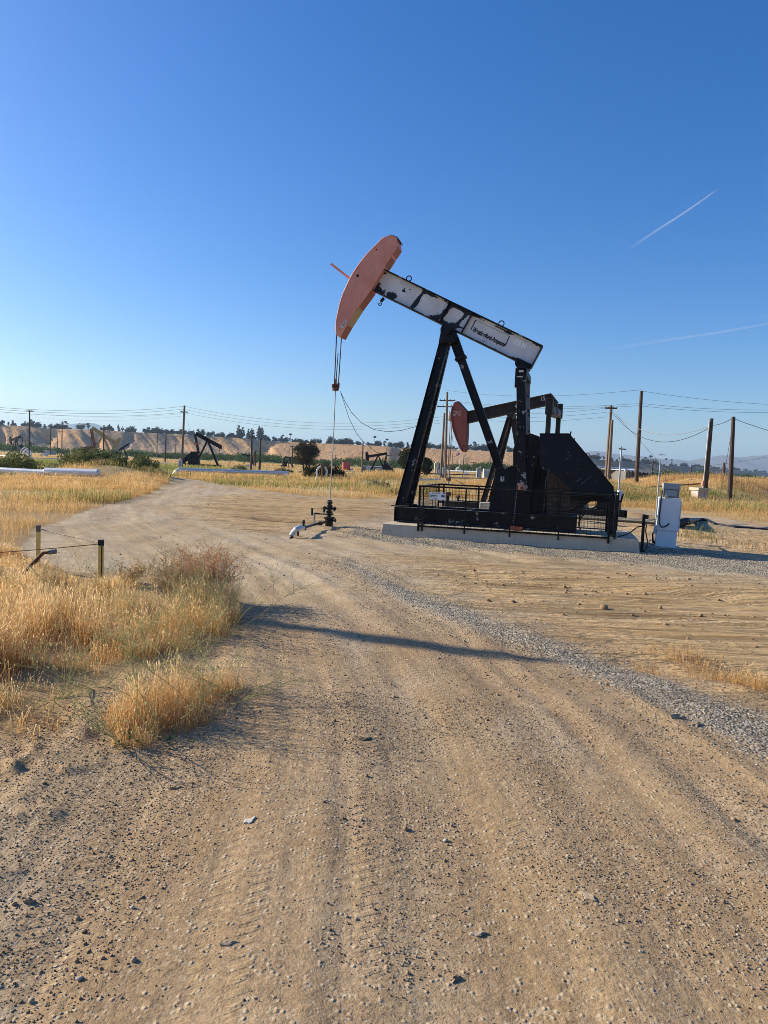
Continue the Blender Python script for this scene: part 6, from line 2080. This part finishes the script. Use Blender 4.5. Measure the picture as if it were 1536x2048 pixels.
pole_px(1446, 962, 1448.5, 925, .16, 'short pole seen behind the bank, left of the dark brown pole', Y=75)
pole_px(1425, 962, 1425.6, 940, .10, 'thin short pole right of the white conduit pole', Y=130)
# pole out of the picture on the left whose shadow crosses the road
sh_end = Vector(flat(1085, 1318) + (0,)); sdir = Vector((math.cos(R(-19)), math.sin(R(-19)), 0))
EL = R(25)
hp9 = 8.2
bS = sh_end - sdir * (hp9 / math.tan(EL))
upole((bS.x, bS.y, 0), (bS.x + .05, bS.y, hp9), .15, 'pole just outside the left of the view, casting a long shadow over the road', arms=((.93, 1.3, 2.8),))

# yellow marker and guy stakes on the bank
mk = gp(1438, 1000); tpk = at_depth(1446, 957, mk.y)
mb = MB(); mb.tube([(0, 0, -.1), tpk - mk], .03, 8); o = mb.build('guy_marker', M['yellow']); o.location = mk; tag(o, 'slim yellow guy wire marker on the bank left of the dark brown pole', 'marker')

# wires
def W(p, q, sag, label, r_=.012, mat='wire', grp='power lines', n=18): return wire('power_line', p, q, sag, r_, mat, label, 'power line', grp, n)
offL = [at_depth(-260, 786, 60), at_depth(-260, 789, 60), at_depth(-260, 792.5, 60)]
for k, (a, f) in enumerate(zip(offL, (0, .35, .75))):
    W(a, T2 - Vector((0, 0, .1 + f)), 1.0, 'three wires sagging from the upper left to the tall brown pole', .014)
for k, dz in enumerate((0, .5, 1.0)):
    W(T2 - Vector((0, 0, .1 + dz * .8)), T17 - Vector((.2, 0, 3.0 + dz * .75)), 1.4, 'three wires strung from the tall brown pole to the grouped poles', .012)
for k, dz in enumerate((.2, 1.0)):
    W(T1 - Vector((0, 0, dz)), T2 - Vector((0, 0, 1.0 + .3 * k)), .8, 'two thin wires between the far left pole and the tall brown pole', .011)
W(T17 + Vector((0, 0, .2)), T19 + Vector((0, 0, .1)), .6, 'single top wire from the grouped poles to the tallest pole on the right', .012)
for k in (0, 1):
    W(T17 - Vector((-.5, 0, 1.0 + .15 * k)), T19 - Vector((0, 0, 1.0 + .17 * k)), .5, 'two wires below the top wire, ending on the tallest pole on the right', .011)
for k, dz in enumerate((.25, .65, 1.1)):
    W(T17 - Vector((-.6, 0, 1.9 + dz)), T18 - Vector((.3, 0, dz * .9)), .5, 'three wires running behind the pump jacks to the leaning pair of poles', .012)
for k in (0, 1):
    W(T18 - Vector((0, 0, .35 + .1 * k)), T20 - Vector((.1, 0, .5 + .1 * k)), 1.25 + .45 * k, 'two twisted cables hanging between the leaning pair and the white conduit pole', .020, 'wire' if k else 'wire_pale')
W(T20 - Vector((0, 0, .45)), T21 - Vector((0, 0, .05)), .12, 'cable between the white conduit pole and the dark brown pole', .018)
W(T21 - Vector((0, 0, .1)), at_depth(1640, 884, 40), .15, 'cable leaving the dark brown pole to the right edge', .018)
for k, (y0, y1) in enumerate(((.0, 806), (1.0, 812), (1.2, 817))):
    W(T19 - Vector((0, 0, y0)), at_depth(1640, y1 + 5, 62), .3, 'three wires leaving the tallest pole to the right edge', .011)
W(T18 - Vector((0, 0, .3)), at_depth(1316, 922, 66), .0, 'guy wire slanting down from the leaning pair of poles', .012)
W(T21 - Vector((0, 0, .4)), at_depth(1447, 957, mk.y), .0, 'guy wire from the dark brown pole down to the yellow marker', .012)
W(T2 - Vector((0, 0, .5)), at_depth(381, 866, 88), .0, 'thin guy wire on the right of the tall brown pole', .009)
W(at_depth(1340, 938, 70), at_depth(1640, 892, 60), .3, 'low wire at the right edge above the bank', .012)

# ------------------------------------------------------------------ pipes in the field
def pipe(name, pts, r_, mat, label, cat='pipe', n=14, group=None, parent=None):
    mb = MB(); mb.tube(pts, r_, n); return tag(mb.build(name, M[mat]), label, cat, group)
YL = 37.
def pd(px, py, Y): return at_depth(px, py, Y)
sp = empty('silver_pipeline', (pd(90, 943, YL).x, YL, 0), 0, 'silver insulated pipe end crossing the field at the left edge', 'pipeline')
so = Vector(sp.location)
mb = MB(); mb.tube([pd(-160, 932, 39) - so, pd(92, 945.5, YL) - so], .16, 16); mb.build('pipe', M['alu'], sp)
mb = MB(); mb.tube([pd(88, 944.5, YL) - so, pd(92, 943.2, YL) - so, pd(150, 945, YL - .3) - so, pd(196, 946, YL - .6) - so, pd(200, 946.2, YL - .6) - so], [.12, .21, .21, .20, .10], 16); mb.build('jacket', M['alu'], sp)
mb = MB(); c = pd(74, 952, YL) - so; mb.bx(c.x - .06, c.x + .06, -.1, .1, -.2, c.z + .1); mb.bx(c.x - .25, c.x + .2, -.15, .15, c.z - .05, c.z + .08); mb.build('support', M['black_clean'], sp)
lp = empty('silver_pipeline', (pd(450, 944, 60).x, 60, 0), 0, 'long silver pipe on low supports right behind the road bend', 'pipeline')
so = Vector(lp.location)
mb = MB(); mb.tube([pd(347, 950, 59) - so, pd(353, 943, 59) - so, pd(359, 940, 59.3) - so, pd(365, 940, 59.6) - so, pd(470, 943.3, 62) - so, pd(560, 946, 64) - so, pd(575, 946.6, 64) - so, pd(578, 948, 64) - so], [.17, .19, .19, .18, .18, .18, .18, .13], 14); mb.build('pipe', M['alu'], lp)
mb = MB()
for x, Y in ((379, 59.8), (449, 61.5), (560, 64)):
    c = pd(x, 946 + (x - 379) * .025, Y) - so; mb.bx(c.x - .12, c.x + .12, c.y - .15, c.y + .15, -.2, c.z); mb.bx(c.x - .3, c.x + .25, c.y - .18, c.y + .18, c.z - .16, c.z + .02)
mb.build('support', M['wood_dark'], lp)
mb = MB(); c = pd(571, 951, 63.5) - so; mb.bar(c + Vector((-.25, 0, -.1)), c + Vector((.25, 0, .02)), .1, .28); mb.build('loose_cover', M['white'], lp)

# white expansion hoops
hoop_spots = [(49, 915, 1.0), (48.5, 914, .72), (51, 914.5, .9), (52.5, 914, .62)]
for i, (px, py, s) in enumerate(hoop_spots):
    b = gp(px, py); sc = (b - EYE).length / F
    pts = [Vector(((x) * sc * s, i * .4, z * sc * s)) for x, z in ((-5, -1), (-6.5, 4), (-7.5, 9), (-6, 13), (-2.5, 16.5), (0, 17.5), (2.5, 16.5), (6, 13), (7.5, 9), (6.5, 4), (5, -1))]
    mb = MB(); mb.tube(pts, .11, 8); o = mb.build('pipe_hoop', M['white']); o.location = b
    tag(o, 'white pipe hoop in the nested group beside the far left pole', 'pipe hoop', 'nested white pipe hoops')
b = gp(643, 960); sc = (b - EYE).length / F
hp_o = empty('pipe_hoop', b, 0, 'single white horseshoe pipe with a dark post in the middle of the field', 'pipe hoop')
mb = MB(); mb.tube([Vector((x * sc, 0, z * sc)) for x, z in ((-12, -1), (-9.5, 4), (-8.6, 9), (-10, 15), (-9, 20), (-6, 24.5), (-2, 27))], .085, 8)
mb.tube([Vector((x * sc, 0, z * sc)) for x, z in ((5, 26), (8, 23.5), (9.8, 19), (10, 14), (8, 8), (7.4, 3), (9.5, -1))], .085, 8); mb.build('pipe', M['white_dirty'], hp_o)
mb = MB(); mb.tube([Vector((0, .05, -.1)), Vector((.5 * sc, .05, 27 * sc))], .05, 8); mb.tube([Vector((-3 * sc, 0, 27.5 * sc)), Vector((5.5 * sc, 0, 26.5 * sc))], .08, 8); mb.build('post', M['rust'], hp_o)
# pipe frame
b = gp(219, 928); sc = (b - EYE).length / F
o = empty('pipe_goal', b, 0, 'white pipe frame like a goal right of the tan pump jack', 'pipe')
mb = MB(); mb.tube([Vector((x * sc, 0, z * sc)) for x, z in ((-15, -1), (-15, 13), (-14, 14.5), (14, 13.5), (15, 12), (15, -2))], .15, 8); mb.build('pipe', M['white'], o)
mb = MB(); mb.tube([Vector((2 * sc, 0, -.1)), Vector((2 * sc, 0, 12 * sc))], .1, 8); mb.tube([Vector((18 * sc, .5, -.1)), Vector((18 * sc, .5, 5 * sc))], .1, 8); mb.build('post', M['rust'], o)
for pts, r_, lb in (([gp(256, 928), gp(290, 929.5), gp(337, 929)], .14, 'white pipe lying in the grass left of the tall brown pole'), ([gp(-40, 910), gp(0, 913), gp(45, 917)], .12, 'white pipe on the ground at the far left edge'), ([gp(52, 917.5), gp(100, 919), gp(128, 919.5)], .10, 'thin white pipe on the ground right of the white hoops'), ([gp(125, 910), gp(165, 911.5)], .10, 'short white pipe left of the grey cabinet')):
    mb = MB(); mb.tube([p + Vector((0, 0, .16)) for p in pts], r_, 8); tag(mb.build('pipe', M['white']), lb, 'pipe', 'white ground pipes')
mb = MB(); mb.tube([gp(835, 966) + Vector((0, 0, .25)), gp(880, 965) + Vector((0, 0, .25))], .07, 8); tag(mb.build('pipe', M['white_dirty']), 'pale pipe crossing the dry field behind the big front leg', 'pipe')
mb = MB(); mb.tube([gp(896, 975) + Vector((0, 0, -.1)), gp(897, 966) + Vector((0, 0, .5)), gp(903, 964) + Vector((0, 0, .45)), gp(1045, 962) + Vector((0, 0, .3))], .06, 8); tag(mb.build('pipe', M['rust']), 'rusty pipe on the ground behind the fence', 'pipe')
rk = empty('pipe_rack', gp(905, 953), 0, 'dark horizontal pipe on short stakes behind the grouped poles', 'pipe')
so = Vector(rk.location)
mb = MB(); mb.tube([gp(838, 951) + Vector((0, 0, .35)) - so, gp(955, 954) + Vector((0, 0, .35)) - so], .09, 8); mb.build('pipe', M['grime'], rk)
mb = MB()
for x in (846, 860, 874, 900, 925, 948):
    q_ = gp(x, 955) - so; mb.tube([q_, q_ + Vector((0, .3, .5))], .05, 6)
mb.build('stake', M['grime'], rk)
mb = MB(); a = at_depth(1283, 964, 50); b = at_depth(1400, 967, 52); a.z = Hs(a.x, a.y) + .22; b.z = Hs(b.x, b.y) + .22
mb.tube([a, b], .05, 8); tag(mb.build('pipe', M['rust']), 'thin red brown pipe along the top of the grassy bank', 'pipe')

# ------------------------------------------------------------------ tanks, sheds, boxes in the distance
def tank(px, py, w, h_, mat, label, name='tank', dome=.12, band=None):
    b = gp(px, py); s = (b - EYE).length / F
    r_ = empty(name, b, 0, label, 'tank')
    R_ = w * s / 2; Hh = h_ * s
    mb = MB(); mb.tube([(0, 0, -.1), (0, 0, Hh)], R_, 24); mb.build('shell', M[mat], r_)
    mb = MB(); mb.tube([(0, 0, Hh), (0, 0, Hh + .03), (0, 0, Hh + dome * R_ * 2)], [R_ * 1.02, R_ * 1.02, R_ * .15], 24); mb.tube([(R_ * .5, 0, Hh), (R_ * .5, 0, Hh + .3)], .08, 8); mb.build('roof', M[band or mat], r_)
    mb = MB(); mb.tube([(-R_ * .7, -R_ * .8, .0), (-R_ * .7, -R_ * .8, Hh * 1.02)], .03, 6); mb.tube([(-R_ * .5, -R_ * .9, .0), (-R_ * .5, -R_ * .9, Hh * 1.02)], .03, 6); mb.build('ladder', M['grey_weld'], r_)
    return r_
tank(692, 940.5, 16, 15.5, 'red_tank', 'red cylindrical tank in front of the riverside shrubs', dome=.02)
tank(703, 941, 6, 3, 'white', 'small pale tank lying right beside the red tank', dome=.2)
tank(872, 947, 9, 20, 'beige', 'beige domed tank left of the three grouped poles', dome=.35)
tank(957, 958, 9.5, 22, 'grey_box', 'grey tank with beige top left of the transformer boxes', dome=.02, band='beige')
tank(916.5, 946, 11, 9, 'beige', 'small cream hut with pointed roof at the foot of the flag pole', name='round_hut', dome=.35)
def box(px, py, w, h_, d, mat, label, name, cat, rz=0, roof=None, extra=None, Y=None, door=True):
    b = gp(px, py) if Y is None else at_depth(px, py, Y)
    if Y is not None: b.z = Hs(b.x, b.y)
    s = (b - EYE).length / F
    r_ = empty(name, b, rz, label, cat)
    w_ = w * s; hh_ = h_ * s
    mb = MB(); mb.bx(-w_ / 2, w_ / 2, 0, d, -.3, hh_); mb.build('body', M[mat], r_, .01)
    if roof:
        mb = MB(); mb.bx(-w_ / 2 - .15, w_ / 2 + .15, -.15, d + .15, hh_ + .003, hh_ + .14); mb.build('roof', M[roof], r_, .01)
    if door:
        mb = MB(); mb.bx(-w_ * .35, w_ * .05, -.02, -.002, hh_ * .05, hh_ * .85); mb.bx(w_ * .12, w_ * .40, -.02, -.002, hh_ * .1, hh_ * .85); mb.build('door', M['white_dirty'] if mat != 'white_dirty' else M['grey_box'], r_)
    return r_
box(973, 958, 12, 20, 1.2, 'white_dirty', 'left of two pale grey transformer boxes behind the tail strut', 'transformer_box', 'transformer box')
box(984, 957, 9, 17, 1.2, 'grey_box', 'right of two pale grey transformer boxes behind the tail strut', 'transformer_box', 'transformer box')
box(932, 951, 8, 7, .1, 'white', 'small white notice board in front of the white pipe', 'notice_board', 'sign', door=False)
box(175, 918, 9, 11, .6, 'white_dirty', 'grey white cabinet left of the tan pump jack', 'cabinet', 'cabinet')
box(86, 913, 11, 4, 1.2, 'white_dirty', 'low white container right of the far left pole', 'container', 'container')
box(95, 909, 12, 6.5, 4, 'grey_box', 'small shed with white roof in the left distance', 'shed', 'shed', roof='roof_white')
box(359, 938, 5, 18, .5, 'white_dirty', 'slim pale cabinet standing left of the tall brown pole', 'cabinet', 'cabinet')
box(746, 944, 42, 9, 6, 'wall_grey', 'long low grey building behind the small black pump jack', 'building', 'building', roof='roof_white', Y=150)
box(536, 941.5, 9, 4, 1.0, 'white', 'small white container at the foot of the two tall poles', 'container', 'container') if False else None
box(494, 934, 8, 4, 1.2, 'white', 'small white container left of the two tall poles', 'container', 'container')
box(878, 951, 9, 14, 1.5, 'wall_grey', 'small grey brown cabin beside the beige domed tank', 'cabin', 'cabin', door=True)
mb = MB(); mb.tube([gp(893, 946) + Vector((0, 0, .6)), gp(956, 949) + Vector((0, 0, .6))], .22, 10); tag(mb.build('pipe', M['white']), 'long white pipe behind the small notice board', 'pipe')
mb = MB(); a = gp(958, 952); mb.tube([a, a + Vector((.55, 0, .6))], .07, 8); tag(mb.build('barrier_pole', M['red_ink']), 'short slanting red pole beside the transformer boxes', 'pole')

def lowbld(x0, x1, ytl, ytr, yb, Y, label, skew=0.0):
    a = at_depth(x0, ytl, Y); b = at_depth(x1, ytr, Y + skew)
    r_ = empty('low_building', (a.x, a.y, 0), 0, label, 'building', None)
    o_ = Vector((a.x, a.y, 0)); b = b - o_; a = a - o_
    D = Vector((0, 9, 0))
    mb = MB()
    vs = [Vector((a.x, a.y, -.2)), Vector((b.x, b.y, -.2)), Vector((b.x, b.y, b.z - .1)), Vector((a.x, a.y, a.z - .1))]
    vs += [v + D for v in vs]
    mb.add(vs, [(0, 1, 2, 3), (7, 6, 5, 4), (1, 5, 6, 2), (4, 0, 3, 7), (3, 2, 6, 7)])
    mb.build('wall', M['wall_grey'], r_)
    mb = MB(); mb.bar(a + Vector((-.3, 4.6, .06)), b + Vector((.3, 4.6, .06)), 9.4, .10); mb.bar(a + Vector((-.3, -.35, -.02)), b + Vector((.3, -.35, -.02)), .12, .26); mb.build('roof', M['roof_white'], r_)
    mb = MB()
    n_ = 6
    for i in range(n_):
        p = a.lerp(b, (i + .5) / n_); mb.tube([Vector((p.x, p.y - .5, -.2)), Vector((p.x, p.y - .5, p.z * .98))], .09, 6)
    mb.build('post', M['wood_dark'], r_)
    return r_
lowbld(1120, 1262, 928, 938, 953, 112, 'long low grey building with pale roof behind the leaning pair of poles')
lowbld(1252, 1296, 940, 945, 957, 104, 'shorter grey building with bright white roof behind the tallest pole', 2)

# concrete kiosk on the bank
ck = empty('concrete_kiosk', b20, R(12), 'pale pinkish concrete kiosk with overhanging slab and metal door', 'kiosk')
s = (b20 - EYE).length / F
mb = MB(); mb.bx(-10 * s, 8 * s, 0, .7, -.2, 18 * s); kb = mb.build('body', M['pinkish'], ck, .01)
mb = MB(); mb.bx(-12 * s, 10.5 * s, -.12, .85, 18 * s + .002, 23 * s); mb.build('top_slab', M['concrete'], ck, .02)
mb = MB(); mb.bx(3.2 * s, 8 * s, -.02, -.002, .02, 17 * s); dr_ = mb.build('door', M['steel'], ck); mb = MB(); mb.bx(6.8 * s, 7.4 * s, -.04, -.021, 8 * s, 10 * s); mb.build('handle', M['ink'], dr_)
ri = at_depth(1406, 967, Y20 - .35); mb = MB(); mb.bx(ri.x - .07, ri.x + .07, ri.y - .08, ri.y + .08, ri.z - .16, ri.z + .16); tag(mb.build('warning_box', M['head_red'], None, .01), 'small red box mounted beside the conduit above the kiosk', 'box')

# flag
fb = gp(920, 946); ft = at_depth(919.5, 905, fb.y)
fl = empty('flag_pole', fb, 0, 'white flag pole flying a small striped flag in the distance', 'flag pole')
mb = MB(); mb.tube([Vector((0, 0, 0)), ft - fb], .06, 8); mb.build('pole', M['white'], fl)
s = (fb - EYE).length / F
tpz = (ft - fb)
grid = []
nf, mf = 14, 13
V = []; Fc = []; mi = []
for i in range(nf + 1):
    for j in range(mf + 1):
        x = -i / nf * 6.5 * s; V.append((tpz.x + x, .12 * math.sin(i * .7) * i / nf, tpz.z - (j / mf) * 5 * s - (i / nf) ** 1.3 * 3.0 * s))
for i in range(nf):
    for j in range(mf):
        a = i * (mf + 1) + j; Fc.append((a, a + mf + 1, a + mf + 2, a + 1)); mi.append(2 if (i < 6 and j < 7) else (0 if j % 2 == 0 else 1))
fast_mesh('flag', np.array(V), np.array(Fc), [M['red_ink'], M['white_ink'], M['blue_ink']], parent=fl, mi=mi)

# ------------------------------------------------------------------ contrails
def contrail(x0, y0, x1, y1, wpx, al, label):
    Yc = 14000
    a = at_depth(x0, y0, Yc); b = at_depth(x1, y1, Yc)
    n_ = 40; k = 10
    rad = wpx / 2 / F * Yc
    V = []; A = []; Fq = []
    d = (b - a).normalized(); u = d.cross(Vector((0, 0, 1))).normalized(); w = u.cross(d)
    for i in range(n_ + 1):
        t_ = i / n_
        c = a.lerp(b, t_) + w * rad * .5 * math.sin(t_ * 7)
        rr_ = rad * (1.5 - .9 * t_) * (.85 + .3 * vnoise(np.array([i * .7]), np.array([0.]))[0])
        for j in range(k):
            an = 6.2832 * j / k; V.append(tuple(c + (u * math.cos(an) + w * math.sin(an)) * rr_)); A.append(al * min(1, t_ * 2.2) * min(1, (1 - t_) * 14))
    for i in range(n_):
        for j in range(k): Fq.append((i * k + j, i * k + (j + 1) % k, (i + 1) * k + (j + 1) % k, (i + 1) * k + j))
    o = fast_mesh('contrail', np.array(V), np.array(Fq), M['contrail'], smooth=True, attrs={'alpha': np.array(A)})
    tag(o, label, 'contrail')
t = NT('contrail_ice')
d = t.n('ShaderNodeBsdfDiffuse', inp={'Color': (1, 1, 1, 1)}); tr = t.n('ShaderNodeBsdfTranslucent', inp={'Color': (1, 1, 1, 1)})
m1 = t.n('ShaderNodeMixShader', inp={0: .5}); t.l(d.outputs[0], m1.inputs[1]); t.l(tr.outputs[0], m1.inputs[2])
tp_ = t.n('ShaderNodeBsdfTransparent'); m2_ = t.n('ShaderNodeMixShader', inp={0: t.attr('alpha')})
t.l(tp_.outputs[0], m2_.inputs[1]); t.l(m1.outputs[0], m2_.inputs[2]); t.l(m2_.outputs[0], t.out.inputs[0])
M['contrail'] = t.m
contrail(1255, 501, 1437, 378, 3.2, .17, 'short bright contrail slanting up at the upper right of the sky')
contrail(1180, 706, 1580, 640, 4.5, .085, 'long faint contrail low on the right side of the sky')
contrail(1505, 640, 1600, 615, 4.5, .05, 'faintest short contrail at the right edge of the sky')
print('T5', round(_tm.time()-_T0,1))
# ------------------------------------------------------------------ air, sky, sun
SUN_AZ = R(180 - 19)      # direction towards the sun, measured from +X
sd_ = Vector((math.cos(SUN_AZ) * math.cos(EL), math.sin(SUN_AZ) * math.cos(EL), math.sin(EL)))
sun = bpy.data.lights.new('sun', 'SUN'); sun.energy = 4.9; sun.angle = R(.53); sun.color = (1, .91, .75)
so_ = bpy.data.objects.new('sun', sun); COL.objects.link(so_)
so_.rotation_euler = sd_.to_track_quat('Z', 'Y').to_euler()
so_.location = (-30, 12, 20)

w = bpy.data.worlds.new('World'); SC.world = w; w.use_nodes = True
nt = w.node_tree; nt.nodes.clear()
sky = nt.nodes.new('ShaderNodeTexSky'); sky.sky_type = 'NISHITA'; sky.sun_disc = False
sky.sun_elevation = EL
sky.sun_rotation = math.atan2(sd_.x, sd_.y)
sky.altitude = 100; sky.air_density = 1.0; sky.dust_density = .9; sky.ozone_density = 4.5
bgn = nt.nodes.new('ShaderNodeBackground'); bgn.inputs['Strength'].default_value = .104
on = nt.nodes.new('ShaderNodeOutputWorld')
hs = nt.nodes.new('ShaderNodeHueSaturation'); hs.inputs['Saturation'].default_value = 1.32; hs.inputs['Hue'].default_value = .510
nt.links.new(sky.outputs[0], hs.inputs['Color']); nt.links.new(hs.outputs[0], bgn.inputs[0]); nt.links.new(bgn.outputs[0], on.inputs[0])

HAZE = 1.2e-4
if HAZE > 0:
    mb = MB(); mb.bx(-12000, 12000, -12000, 12000, -2.2, 345)
    hz = mb.build('haze', [], smooth=0)
    mt = bpy.data.materials.new('haze_air'); mt.use_nodes = True; n_ = mt.node_tree; n_.nodes.clear()
    pv = n_.nodes.new('ShaderNodeVolumePrincipled'); pv.inputs['Density'].default_value = HAZE; pv.inputs['Color'].default_value = (.55, .76, 1, 1); pv.inputs['Anisotropy'].default_value = .2
    oo = n_.nodes.new('ShaderNodeOutputMaterial'); n_.links.new(pv.outputs[0], oo.inputs['Volume'])
    hz.data.materials.append(mt)
    tag(hz, kind='stuff'); hz['label'] = 'thin pale haze in the air fading the far mountains'; hz['category'] = 'haze'

SC.view_settings.view_transform = 'Standard'
SC.view_settings.look = 'None'
SC.view_settings.exposure = 0.7
SC.view_settings.gamma = 1
SC.view_settings.use_curve_mapping = False
SC.render.engine = 'CYCLES'
SC.cycles.max_bounces = 6
SC.cycles.transparent_max_bounces = 12
SC.cycles.use_denoising = True
SC.cycles.use_adaptive_sampling = False
SC.cycles.pixel_filter_type = 'BLACKMAN_HARRIS'
SC.cycles.filter_width = .85
SC.cycles.denoising_prefilter = 'NONE'
